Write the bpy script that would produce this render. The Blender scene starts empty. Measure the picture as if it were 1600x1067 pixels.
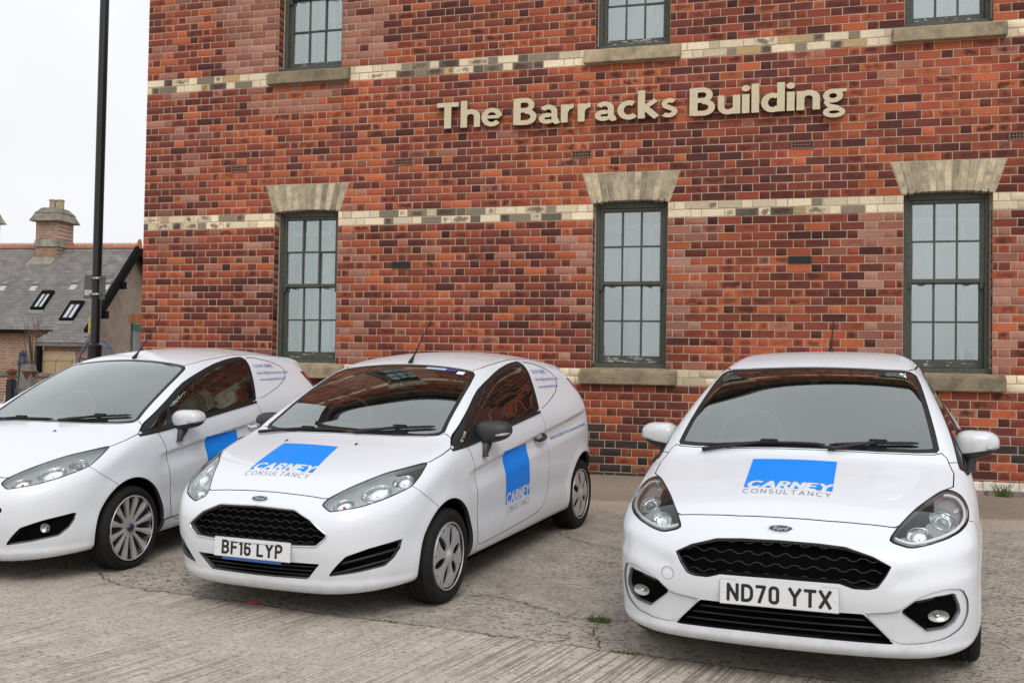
import bpy, bmesh, math, random
import numpy as np
from mathutils import Matrix, Vector

# ---------------------------------------------------------------- clear
for blk in (bpy.data.objects, bpy.data.meshes, bpy.data.materials, bpy.data.curves, bpy.data.lights, bpy.data.cameras):
    for b in list(blk):
        blk.remove(b)
scene = bpy.context.scene
COL = scene.collection
rng = np.random.default_rng(7)
random.seed(7)

# ---------------------------------------------------------------- camera
cam_data = bpy.data.cameras.new('camera')
cam = bpy.data.objects.new('camera', cam_data)
COL.objects.link(cam)
CAM = np.array([7.5615, -10.5904, 1.0443])
RW = np.array([[0.9608412, 0.2765735, 0.0170650], [0.0088010, 0.0310940, -0.9994777], [-0.2769597, 0.9604896, 0.0274423]])
cam.matrix_world = Matrix(((RW[0][0], -RW[1][0], -RW[2][0], CAM[0]), (RW[0][1], -RW[1][1], -RW[2][1], CAM[1]),
                           (RW[0][2], -RW[1][2], -RW[2][2], CAM[2]), (0, 0, 0, 1)))
cam_data.sensor_width = 36.0
cam_data.lens = 36.0
cam_data.clip_start = 0.05
cam_data.clip_end = 2000
scene.camera = cam

# ---------------------------------------------------------------- sky, sun, exposure
SUN_EL, SUN_AZ = math.radians(46), math.radians(152)       # bright overcast: sun behind the cloud, high over the yard
world = bpy.data.worlds.new('World')
scene.world = world
world.use_nodes = True
wn, wl = world.node_tree.nodes, world.node_tree.links
wn.clear()
w_out = wn.new('ShaderNodeOutputWorld')
w_bg = wn.new('ShaderNodeBackground')
w_sky = wn.new('ShaderNodeTexSky')
w_sky.sky_type = 'NISHITA'
w_sky.sun_disc = False
w_sky.sun_elevation = SUN_EL
w_sky.sun_rotation = SUN_AZ
w_sky.air_density = 1.0
w_sky.dust_density = 6.0
w_hsv = wn.new('ShaderNodeHueSaturation')
w_hsv.inputs['Saturation'].default_value = 0.12
w_mix = wn.new('ShaderNodeMix')
w_mix.data_type = 'RGBA'
w_mix.inputs[0].default_value = 0.72
w_tc = wn.new('ShaderNodeTexCoord')
w_noise = wn.new('ShaderNodeTexNoise')
w_noise.inputs['Scale'].default_value = 2.2
w_noise.inputs['Detail'].default_value = 4.0
w_ramp = wn.new('ShaderNodeValToRGB')                       # the cloud sheet: white with faint grey folds
w_ramp.color_ramp.elements[0].position = 0.30
w_ramp.color_ramp.elements[0].color = (11.0, 11.2, 11.6, 1)
w_ramp.color_ramp.elements[1].position = 0.66
w_ramp.color_ramp.elements[1].color = (13.2, 13.4, 13.7, 1)
wl.new(w_tc.outputs['Generated'], w_noise.inputs['Vector'])
wl.new(w_noise.outputs['Fac'], w_ramp.inputs['Fac'])
wl.new(w_sky.outputs['Color'], w_hsv.inputs['Color'])
wl.new(w_hsv.outputs['Color'], w_mix.inputs[6])
wl.new(w_ramp.outputs['Color'], w_mix.inputs[7])
wl.new(w_mix.outputs[2], w_bg.inputs['Color'])
w_bg.inputs['Strength'].default_value = 0.098
wl.new(w_bg.outputs['Background'], w_out.inputs['Surface'])

sun_data = bpy.data.lights.new('sun', 'SUN')
sun_data.energy = 1.0
sun_data.angle = math.radians(25)
sun_data.color = (1.0, 0.985, 0.965)
sun = bpy.data.objects.new('sun', sun_data)
COL.objects.link(sun)
# direction the light comes from
sd = Vector((math.sin(SUN_AZ) * math.cos(SUN_EL), math.cos(SUN_AZ) * math.cos(SUN_EL), math.sin(SUN_EL)))
sun.rotation_euler = sd.to_track_quat('Z', 'Y').to_euler()
sun.location = (4, -12, 20)

scene.render.engine = 'CYCLES'
scene.view_settings.view_transform = 'Standard'
scene.view_settings.look = 'None'
scene.view_settings.exposure = 0.0
scene.view_settings.gamma = 1.0
scene.view_settings.use_curve_mapping = False
scene.cycles.max_bounces = 8
scene.cycles.transparent_max_bounces = 12


# ---------------------------------------------------------------- helpers
def tag(o, label=None, cat=None, group=None, kind=None):
    if label: o['label'] = label
    if cat: o['category'] = cat
    if group: o['group'] = group
    if kind: o['kind'] = kind
    return o


def empty(name, loc=(0, 0, 0), parent=None):
    o = bpy.data.objects.new(name, None)
    COL.objects.link(o)
    o.location = loc
    o.empty_display_size = 0.1
    if parent: o.parent = parent
    return o


def mesh_data(name, V, F, mat=None, smooth=False, N=None):
    me = bpy.data.meshes.new(name)
    V = np.asarray(V, np.float64).reshape(-1, 3)
    if isinstance(F, np.ndarray) and F.ndim == 2:
        k = F.shape[1]
        me.vertices.add(len(V))
        me.vertices.foreach_set('co', V.astype(np.float32).ravel())
        me.loops.add(F.size)
        me.loops.foreach_set('vertex_index', F.astype(np.int32).ravel())
        me.polygons.add(len(F))
        me.polygons.foreach_set('loop_start', np.arange(0, F.size, k, dtype=np.int32))
        me.update(calc_edges=True)
    else:
        me.from_pydata([tuple(v) for v in V], [], [tuple(f) for f in F])
        me.update()
    if smooth:
        me.polygons.foreach_set('use_smooth', np.ones(len(me.polygons), bool))
    if N is not None:
        me.normals_split_custom_set_from_vertices([tuple(n) for n in N])
    if mat is not None:
        for m in (mat if isinstance(mat, (list, tuple)) else [mat]):
            me.materials.append(m)
    return me


def link(name, me, parent=None, loc=None):
    o = bpy.data.objects.new(name, me)
    COL.objects.link(o)
    if parent: o.parent = parent
    if loc is not None: o.location = loc
    return o


def mobj(name, V, F, mat=None, parent=None, smooth=False, N=None):
    return link(name, mesh_data(name, V, F, mat, smooth, N), parent)


class MB:
    """collects simple shapes into one mesh"""
    def __init__(s):
        s.V, s.F = [], []

    def add(s, V, F):
        o = len(s.V)
        s.V += [tuple(v) for v in V]
        s.F += [tuple(i + o for i in f) for f in F]
        return s

    def box(s, x0, x1, y0, y1, z0, z1):
        return s.add([(x0, y0, z0), (x1, y0, z0), (x1, y1, z0), (x0, y1, z0), (x0, y0, z1), (x1, y0, z1), (x1, y1, z1), (x0, y1, z1)],
                     [(0, 3, 2, 1), (4, 5, 6, 7), (0, 1, 5, 4), (1, 2, 6, 5), (2, 3, 7, 6), (3, 0, 4, 7)])

    def hexa(s, P):
        return s.add(P, [(0, 3, 2, 1), (4, 5, 6, 7), (0, 1, 5, 4), (1, 2, 6, 5), (2, 3, 7, 6), (3, 0, 4, 7)])

    def tube(s, pts, r, n=8, cap=True, closed=False):
        pts = [np.array(p, float) for p in pts]
        m = len(pts)
        rs = r if hasattr(r, '__len__') else [r] * m
        rings = []
        up = None
        for i in range(m):
            if closed:
                d = pts[(i + 1) % m] - pts[i - 1]
            else:
                d = pts[min(i + 1, m - 1)] - pts[max(i - 1, 0)]
            d = d / (np.linalg.norm(d) + 1e-12)
            if up is None:
                up = np.array([0, 0, 1.0]) if abs(d[2]) < 0.9 else np.array([1.0, 0, 0])
            a = np.cross(d, up); a /= np.linalg.norm(a) + 1e-12
            up = np.cross(a, d)
            rings.append([pts[i] + rs[i] * (math.cos(2 * math.pi * k / n) * a + math.sin(2 * math.pi * k / n) * up) for k in range(n)])
        V = [v for rg in rings for v in rg]
        F = []
        for i in range(m if closed else m - 1):
            j = (i + 1) % m
            for k in range(n):
                F.append((i * n + k, i * n + (k + 1) % n, j * n + (k + 1) % n, j * n + k))
        if cap and not closed:
            F.append(tuple(range(n))[::-1])
            F.append(tuple((m - 1) * n + k for k in range(n)))
        return s.add(V, F)

    def lathe(s, prof, n=32, M=None, closed=False):
        V, F = [], []
        m = len(prof)
        for r, h in prof:
            for k in range(n):
                t = 2 * math.pi * k / n
                V.append((r * math.cos(t), r * math.sin(t), h))
        for i in range(m - 1 + (1 if closed else 0)):
            j = (i + 1) % m
            for k in range(n):
                F.append((i * n + k, i * n + (k + 1) % n, j * n + (k + 1) % n, j * n + k))
        if M is not None:
            V = [tuple(M @ Vector(v)) for v in V]
        return s.add(V, F)

    def build(s, name, mat=None, parent=None, smooth=False, bevel=0.0, seg=2, auto=None):
        me = mesh_data(name, s.V, s.F, mat, smooth)
        if bevel > 0:
            bm = bmesh.new(); bm.from_mesh(me)
            bmesh.ops.bevel(bm, geom=[e for e in bm.edges if e.is_manifold and e.calc_face_angle(0) > 0.5], offset=bevel, segments=seg,
                            affect='EDGES', clamp_overlap=True)
            bm.to_mesh(me); bm.free()
        if auto is not None:
            me.polygons.foreach_set('use_smooth', np.ones(len(me.polygons), bool))
            me.set_sharp_from_angle(angle=math.radians(auto))
        return link(name, me, parent)


# ---------------------------------------------------------------- materials
def new_mat(name):
    m = bpy.data.materials.new(name)
    m.use_nodes = True
    nt = m.node_tree
    b = nt.nodes['Principled BSDF']
    return m, nt, b


def simple(name, col, rough=0.5, metal=0.0, coat=0.0, var=0.0, scale=30.0, bump=0.0, spec=None, coat_rough=0.05):
    m, nt, b = new_mat(name)
    b.inputs['Base Color'].default_value = (*col, 1)
    b.inputs['Roughness'].default_value = rough
    b.inputs['Metallic'].default_value = metal
    b.inputs['Coat Weight'].default_value = coat
    b.inputs['Coat Roughness'].default_value = coat_rough
    if spec is not None: b.inputs['Specular IOR Level'].default_value = spec
    if var > 0 or bump > 0:
        tc = nt.nodes.new('ShaderNodeTexCoord')
        n = nt.nodes.new('ShaderNodeTexNoise')
        n.inputs['Scale'].default_value = scale
        n.inputs['Detail'].default_value = 6
        nt.links.new(tc.outputs['Object'], n.inputs['Vector'])
        if var > 0:
            mr = nt.nodes.new('ShaderNodeMapRange')
            mr.inputs[1].default_value = 0.3; mr.inputs[2].default_value = 0.7
            mr.inputs[3].default_value = 1 - var; mr.inputs[4].default_value = 1 + var
            mx = nt.nodes.new('ShaderNodeVectorMath'); mx.operation = 'SCALE'
            mx.inputs[0].default_value = col
            nt.links.new(n.outputs['Fac'], mr.inputs[0])
            nt.links.new(mr.outputs[0], mx.inputs['Scale'])
            nt.links.new(mx.outputs[0], b.inputs['Base Color'])
        if bump > 0:
            bp = nt.nodes.new('ShaderNodeBump')
            bp.inputs['Strength'].default_value = 0.6
            bp.inputs['Distance'].default_value = bump
            nt.links.new(n.outputs['Fac'], bp.inputs['Height'])
            nt.links.new(bp.outputs[0], b.inputs['Normal'])
    return m


def glass_mat(name, tint=(1, 1, 1), ior=1.5, boost=0.0, rough=0.0):
    """thin sheet glass: fresnel mirror over a tinted see-through sheet"""
    m = bpy.data.materials.new(name)
    m.use_nodes = True
    nt = m.node_tree
    nt.nodes.clear()
    out = nt.nodes.new('ShaderNodeOutputMaterial')
    tr = nt.nodes.new('ShaderNodeBsdfTransparent'); tr.inputs[0].default_value = (*tint, 1)
    gl = nt.nodes.new('ShaderNodeBsdfGlossy'); gl.inputs['Roughness'].default_value = rough; gl.inputs[0].default_value = (0.93, 1.0, 0.985, 1)
    fr = nt.nodes.new('ShaderNodeFresnel'); fr.inputs['IOR'].default_value = ior
    ma = nt.nodes.new('ShaderNodeMath'); ma.operation = 'MULTIPLY_ADD'
    ma.inputs[1].default_value = 1.7; ma.inputs[2].default_value = boost; ma.use_clamp = True
    mx = nt.nodes.new('ShaderNodeMixShader')
    nt.links.new(fr.outputs[0], ma.inputs[0])
    nt.links.new(ma.outputs[0], mx.inputs[0])
    nt.links.new(tr.outputs[0], mx.inputs[1])
    nt.links.new(gl.outputs[0], mx.inputs[2])
    nt.links.new(mx.outputs[0], out.inputs['Surface'])
    return m


def N_(nt, typ, **kw):
    n = nt.nodes.new('ShaderNode' + typ)
    for k, v in kw.items():
        if k.startswith('i_'):
            key = k[2:]
            key = int(key) if key.isdigit() else key
            n.inputs[key].default_value = v
        else:
            setattr(n, k, v)
    return n


def project(P):
    q = (np.atleast_2d(np.asarray(P, float)) - CAM) @ RW.T
    return np.stack([800 + 1600 * q[:, 0] / q[:, 2], 533.5 + 1600 * q[:, 1] / q[:, 2], q[:, 2]], 1)
# ================================================================ GROUND
GY = np.array([-400, -14, -9, -6, -5, -4.5, -3.3, -2.2, -1.8, -1.0, 0, 12, 400.])
GZ = np.array([-.6, -.47, -.445, -.41, -.388, -.378, -.325, -.264, -.24, -.15, -.03, -.10, -.6])


def gz(x, y):
    return np.interp(y, GY, GZ) + .006 * (np.clip(x, -2, 12) - 5)


def ground_mat(name, kind):
    m, nt, b = new_mat(name)
    L = nt.links.new
    geo = N_(nt, 'NewGeometry')
    pos = geo.outputs['Position']
    sp = N_(nt, 'SeparateXYZ'); L(pos, sp.inputs[0])
    big = N_(nt, 'TexNoise', i_Scale=.55, i_Detail=6.0, i_Roughness=.6); L(pos, big.inputs['Vector'])
    mid = N_(nt, 'TexNoise', i_Scale=5.0, i_Detail=8.0, i_Roughness=.65); L(pos, mid.inputs['Vector'])
    fine = N_(nt, 'TexNoise', i_Scale=95.0, i_Detail=5.0, i_Roughness=.7); L(pos, fine.inputs['Vector'])
    # dark aggregate flecks, slightly drawn out
    mp = N_(nt, 'Mapping'); mp.inputs['Scale'].default_value = (30, 42, 30); mp.inputs['Rotation'].default_value = (0, 0, .2); L(pos, mp.inputs[0])
    dn = N_(nt, 'TexNoise', i_Scale=1.0, i_Detail=3.0, i_Roughness=.55); L(mp.outputs[0], dn.inputs['Vector'])
    fl = N_(nt, 'MapRange', i_1=.55, i_2=.63, i_3=0.0, i_4=1.0); L(dn.outputs['Fac'], fl.inputs[0])
    mp2 = N_(nt, 'Mapping'); mp2.inputs['Scale'].default_value = (70, 98, 70); mp2.inputs['Rotation'].default_value = (0, 0, .1); L(pos, mp2.inputs[0])
    dn2 = N_(nt, 'TexNoise', i_Scale=1.0, i_Detail=3.0, i_Roughness=.6); L(mp2.outputs[0], dn2.inputs['Vector'])
    fl2 = N_(nt, 'MapRange', i_1=.57, i_2=.66, i_3=0.0, i_4=.8); L(dn2.outputs['Fac'], fl2.inputs[0])
    fm = N_(nt, 'Math', operation='MAXIMUM'); L(fl.outputs[0], fm.inputs[0]); L(fl2.outputs[0], fm.inputs[1])
    r = N_(nt, 'ValToRGB'); L(mid.outputs['Fac'], r.inputs[0])
    e = r.color_ramp.elements
    if kind == 'slab':
        e[0].position, e[0].color = .3, (.42, .365, .31, 1)
        e[1].position, e[1].color = .7, (.58, .505, .430, 1)
    else:
        e[0].position, e[0].color = .3, (.33, .290, .245, 1)
        e[1].position, e[1].color = .7, (.52, .462, .395, 1)
    mb_ = N_(nt, 'MapRange', i_1=.3, i_2=.7, i_3=.82, i_4=1.15); L(big.outputs['Fac'], mb_.inputs[0])
    mf = N_(nt, 'MapRange', i_1=.3, i_2=.7, i_3=.62, i_4=1.36); L(fine.outputs['Fac'], mf.inputs[0])
    mm = N_(nt, 'Math', operation='MULTIPLY'); L(mb_.outputs[0], mm.inputs[0]); L(mf.outputs[0], mm.inputs[1])
    sc = N_(nt, 'VectorMath', operation='SCALE'); L(r.outputs[0], sc.inputs[0]); L(mm.outputs[0], sc.inputs['Scale'])
    colr = sc.outputs[0]
    height = fine.outputs['Fac']
    if kind == 'slab':
        # brushed drag lines running across the slab
        mg = N_(nt, 'Mapping'); mg.inputs['Rotation'].default_value = (0, 0, math.radians(14)); L(pos, mg.inputs[0])
        wob = N_(nt, 'TexNoise', i_Scale=3.0, i_Detail=2.0); L(pos, wob.inputs['Vector'])
        sg = N_(nt, 'SeparateXYZ'); L(mg.outputs[0], sg.inputs[0])
        cmb = N_(nt, 'CombineXYZ')
        ax = N_(nt, 'MapRange', i_1=0, i_2=1, i_3=-.006, i_4=.006); L(wob.outputs['Fac'], ax.inputs[0])
        sx = N_(nt, 'Math', operation='ADD'); L(sg.outputs[0], sx.inputs[0]); L(ax.outputs[0], sx.inputs[1])
        k = N_(nt, 'Math', operation='MULTIPLY', i_1=62.0); L(sx.outputs[0], k.inputs[0])
        k2 = N_(nt, 'Math', operation='MULTIPLY', i_1=.9); L(sg.outputs[1], k2.inputs[0])
        L(k.outputs[0], cmb.inputs[0]); L(k2.outputs[0], cmb.inputs[1])
        gn = N_(nt, 'TexNoise', i_Scale=1.0, i_Detail=3.0, i_Roughness=.6); L(cmb.outputs[0], gn.inputs['Vector'])
        gr = N_(nt, 'MapRange', i_1=.51, i_2=.59, i_3=0.0, i_4=1.0); L(gn.outputs['Fac'], gr.inputs[0])
        pm = N_(nt, 'MapRange', i_1=.40, i_2=.60, i_3=.10, i_4=1.0); L(big.outputs['Fac'], pm.inputs[0])
        gm = N_(nt, 'Math', operation='MULTIPLY'); L(gr.outputs[0], gm.inputs[0]); L(pm.outputs[0], gm.inputs[1])
        ga = N_(nt, 'Math', operation='MULTIPLY', i_1=.72); L(gm.outputs[0], ga.inputs[0])
        mx = N_(nt, 'Mix', data_type='RGBA'); L(ga.outputs[0], mx.inputs[0]); L(colr, mx.inputs[6]); mx.inputs[7].default_value = (.185, .150, .120, 1)
        colr = mx.outputs[2]
        fa = N_(nt, 'Math', operation='MULTIPLY', i_1=.50); L(fm.outputs[0], fa.inputs[0])
        hs = N_(nt, 'Math', operation='SUBTRACT'); L(fine.outputs['Fac'], hs.inputs[0]); L(gm.outputs[0], hs.inputs[1])
        height = hs.outputs[0]
    else:
        # patchy: more flecks where the surface is worn
        pm = N_(nt, 'MapRange', i_1=.38, i_2=.60, i_3=.30, i_4=1.0); L(big.outputs['Fac'], pm.inputs[0])
        fa = N_(nt, 'Math', operation='MULTIPLY'); L(fm.outputs[0], fa.inputs[0]); L(pm.outputs[0], fa.inputs[1])
        fb = N_(nt, 'Math', operation='MULTIPLY', i_1=.95); L(fa.outputs[0], fb.inputs[0]); fa = fb
        hs = N_(nt, 'Math', operation='SUBTRACT'); L(fine.outputs['Fac'], hs.inputs[0]); L(fm.outputs[0], hs.inputs[1])
        height = hs.outputs[0]
    m2 = N_(nt, 'Mix', data_type='RGBA'); L(fa.outputs[0], m2.inputs[0]); L(colr, m2.inputs[6]); m2.inputs[7].default_value = (.125, .103, .085, 1)
    colr = m2.outputs[2]
    if kind == 'yard':
        # browner, finer apron by the wall, with a paler screed strip
        wy = N_(nt, 'TexNoise', i_Scale=2.2, i_Detail=4.0); L(pos, wy.inputs['Vector'])
        wv = N_(nt, 'MapRange', i_1=0, i_2=1, i_3=-.16, i_4=.16); L(wy.outputs['Fac'], wv.inputs[0])
        yy = N_(nt, 'Math', operation='ADD'); L(sp.outputs[1], yy.inputs[0]); L(wv.outputs[0], yy.inputs[1])
        ap = N_(nt, 'MapRange', i_1=-1.55, i_2=-1.50, i_3=0.0, i_4=1.0); L(yy.outputs[0], ap.inputs[0])
        st = N_(nt, 'MapRange', i_1=-1.16, i_2=-1.10, i_3=1.0, i_4=0.0); L(yy.outputs[0], st.inputs[0])
        cr = N_(nt, 'Mix', data_type='RGBA'); L(st.outputs[0], cr.inputs[0]); cr.inputs[6].default_value = (.300, .245, .190, 1); cr.inputs[7].default_value = (.43, .365, .285, 1)
        cs = N_(nt, 'VectorMath', operation='SCALE'); L(cr.outputs[2], cs.inputs[0]); L(mm.outputs[0], cs.inputs['Scale'])
        m3 = N_(nt, 'Mix', data_type='RGBA'); L(ap.outputs[0], m3.inputs[0]); L(colr, m3.inputs[6]); L(cs.outputs[0], m3.inputs[7])
        colr = m3.outputs[2]
    L(colr, b.inputs['Base Color'])
    b.inputs['Roughness'].default_value = .92
    b.inputs['Specular IOR Level'].default_value = .25
    bp = N_(nt, 'Bump', i_Strength=.8, i_Distance=.006); L(height, bp.inputs['Height']); L(bp.outputs[0], b.inputs['Normal'])
    return m


M_YARD = ground_mat('worn_yard_concrete', 'yard')
M_SLAB = ground_mat('brushed_concrete', 'slab')


def sheet_grid(xs, ys, lift=0.0, keepf=None, wob=0.0):
    X, Y = np.meshgrid(xs, ys, indexing='ij')
    V = np.stack([X.ravel(), Y.ravel(), gz(X.ravel(), Y.ravel()) + lift], 1)
    n = len(ys)
    i = (np.arange(len(xs) - 1)[:, None] * n + np.arange(n - 1)[None, :]).ravel()
    return V, np.stack([i, i + n, i + n + 1, i + 1], 1)


gxs = np.concatenate([[-400, -150, -70, -40, -25], np.arange(-16, 26.1, .75), [35, 60, 120, 400]])
gys = np.concatenate([[-400, -120, -50, -28, -18], np.arange(-14, 0.01, .4), [1, 3, 6, 12, 25, 50, 100, 250, 400]])
V, F = sheet_grid(gxs, gys)
tag(mobj('ground', V, F, M_YARD), kind='structure')

# newer brushed slab in front, with its ragged edge
JOINT = [(-16, -4.15), (-2, -4.4), (2.05, -4.545), (2.90, -4.585), (3.10, -4.76), (3.36, -4.918), (4.13, -5.03), (4.86, -5.15), (5.88, -5.272), (6.66, -5.396), (7.24, -5.48), (9, -5.74), (12, -6.15), (26, -8.0)]
jx = np.concatenate([np.arange(-16, 2, 1.0), np.arange(2, 10, .06), np.arange(10, 26.1, 1.0)])
jy = np.interp(jx, [p[0] for p in JOINT], [p[1] for p in JOINT]) + np.interp(jx, np.linspace(-16, 26, 500), rng.normal(0, .008, 500))
V, F = [], []
rows = np.concatenate([[0, .05, .2], np.linspace(.5, 12, 24)])
for i, (x, y) in enumerate(zip(jx, jy)):
    for r_ in rows:
        V.append((x, y - r_, gz(x, y - r_) + .005))
n = len(rows)
F = [(i * n + k, i * n + k + 1, (i + 1) * n + k + 1, (i + 1) * n + k) for i in range(len(jx) - 1) for k in range(n - 1)]
tag(mobj('front_slab', V, np.array(F), M_SLAB), kind='structure')


def ribbon(pts, w0, w1, lift, jit=.01, step=.03):
    P = np.array(pts, float)
    d = np.concatenate([[0], np.cumsum(np.linalg.norm(np.diff(P, axis=0), axis=1))])
    t = np.arange(0, d[-1], step)
    Q = np.stack([np.interp(t, d, P[:, 0]), np.interp(t, d, P[:, 1])], 1) + rng.normal(0, jit, (len(t), 2))
    V, F = [], []
    for i in range(len(Q)):
        a = Q[min(i + 1, len(Q) - 1)] - Q[max(i - 1, 0)]; a = np.array([-a[1], a[0]]) / (np.linalg.norm(a) + 1e-9)
        w = (w0 + (w1 - w0) * rng.random()) / 2
        for s_ in (1, -1):
            q = Q[i] + a * w * s_
            V.append((q[0], q[1], gz(*q) + lift))
        if i: F.append((2 * i - 2, 2 * i - 1, 2 * i + 1, 2 * i))
    return V, F


M_CRACK = simple('crack_dirt', (.075, .060, .046), .95, var=.4, scale=20)
cracks = [
    ([(2.6, -4.57), (2.90, -4.58), (3.10, -4.755), (3.36, -4.913), (4.13, -5.025), (4.86, -5.145), (5.88, -5.267), (6.66, -5.39), (7.24, -5.475), (9, -5.735)], .004, .012, 'crack along the edge of the brushed slab'),
    ([(5.40, -4.52), (5.65, -4.44), (5.79, -4.48), (6.03, -4.63), (6.265, -4.80), (6.42, -4.82), (6.63, -4.75), (7.0, -4.8)], .004, .012, 'crack wandering across the yard between two cars'),
    ([(6.44, -4.84), (6.455, -5.01), (6.51, -5.19), (6.56, -5.37)], .003, .010, 'short crack from the tuft to the slab edge'),
    ([(5.44, -2.28), (5.84, -2.70), (6.12, -2.88), (6.6, -3.0)], .004, .010, 'crack behind the middle car'),
]
for pts, w0, w1, lab in cracks:
    V, F = ribbon(pts, w0, w1, .0085)
    tag(mobj('ground_crack', V, F, M_CRACK), kind='structure')

M_GRASS = simple('weed_green', (.075, .115, .025), .8, var=.3, scale=60)


def tuft(name, label, x, y, n, r, h, group=None):
    mb = MB()
    for _ in range(n):
        a, q = rng.random() * 6.28, r * math.sqrt(rng.random())
        bx, by = x + q * math.cos(a) * 1.6, y + q * math.sin(a) * .6
        bz = gz(bx, by)
        hh = h * (.4 + .8 * rng.random()); la, lr = rng.random() * 6.28, hh * (.3 + .8 * rng.random())
        w = .0028
        tx, ty = bx + lr * math.cos(la), by + lr * math.sin(la)
        mx_, my_ = (bx + tx) / 2, (by + ty) / 2
        mb.add([(bx - w, by, bz), (bx + w, by, bz), (mx_ + w, my_, bz + hh * .7), (mx_ - w, my_, bz + hh * .7), (tx, ty, bz + hh)], [(0, 1, 2, 3), (3, 2, 4)])
    return tag(mb.build(name, M_GRASS), label, 'weed', group)


tuft('grass_tuft', 'small grass tuft in the crack between the middle and right cars', 6.44, -4.83, 90, .045, .035)
tuft('grass_tuft', 'low moss tuft on the slab edge beside the right car', 6.68, -5.39, 70, .05, .014)
tuft('grass_tuft', 'thin moss patch on the slab edge near the middle car wheel', 5.27, -5.19, 60, .06, .010)
tuft('weed_plant', 'green weed growing at the foot of the brick wall on the right', 9.30, -.31, 46, .05, .12)
# a red scrap of litter by the crack
tag(MB().hexa([(4.33, -5.06, gz(4.33, -5.06) + .006), (4.40, -5.05, gz(4.4, -5.05) + .006), (4.41, -5.03, gz(4.4, -5.03) + .006), (4.35, -5.03, gz(4.35, -5.03) + .006),
               (4.335, -5.055, gz(4.33, -5.06) + .014), (4.39, -5.05, gz(4.4, -5.05) + .020), (4.40, -5.035, gz(4.4, -5.03) + .016), (4.355, -5.035, gz(4.35, -5.03) + .018)]).build('litter', simple('red_scrap', (.45, .02, .05), .6)),
    'small red scrap of litter in front of the middle car', 'litter')
# stray kerb stones along the skirting
M_KERB = simple('kerb_stone', (.20, .175, .15), .95, var=.3, scale=18, bump=.003)
for i, (x0, w) in enumerate(((9.16, .36), (9.60, .32), (10.1, .4))):
    o = MB().box(x0, x0 + w, -.30, -.16, gz(x0, -.2) - .03, gz(x0, -.2) + .028).build('kerb_stone', M_KERB, bevel=.012, seg=2)
    tag(o, ['grey kerb stone behind the weed at the wall foot', 'grey kerb stone at the wall foot by the right picture edge', 'grey kerb stone at the wall foot past the right picture edge'][i], 'stone', 'loose kerb stones at the wall foot')
# ================================================================ BARRACKS BUILDING
C = 0.0825                  # one brick course
PAIR = 0.3408               # stretcher + header
JT = 0.0088                 # joint
XL, XR = -0.141, 16.0       # ends of the front wall
XB = 12.6                   # bricks are laid one by one up to here
TOPK = 84                   # courses up to the eaves
WINS = [(1.622, 2.425), (5.375, 6.163), (8.452, 9.25), (12.0, 12.8)]
PLK = 6                     # plinth courses
PL_OUT = 0.045

building = tag(empty('brick_building', (XL, 0, 0)), 'red brick barracks building with cream brick bands behind the cars', 'building')
BO = np.array([XL, 0, 0])


def bpart(o):
    """hang a part made in world coordinates under the building"""
    o.parent = building
    o.matrix_parent_inverse = Matrix.Translation((-XL, 0, 0))
    return o


def under(o, par):
    o.parent = par
    o.matrix_parent_inverse = par.matrix_basis.inverted() if par.parent is None else Matrix.Identity(4)
    return o


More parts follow.
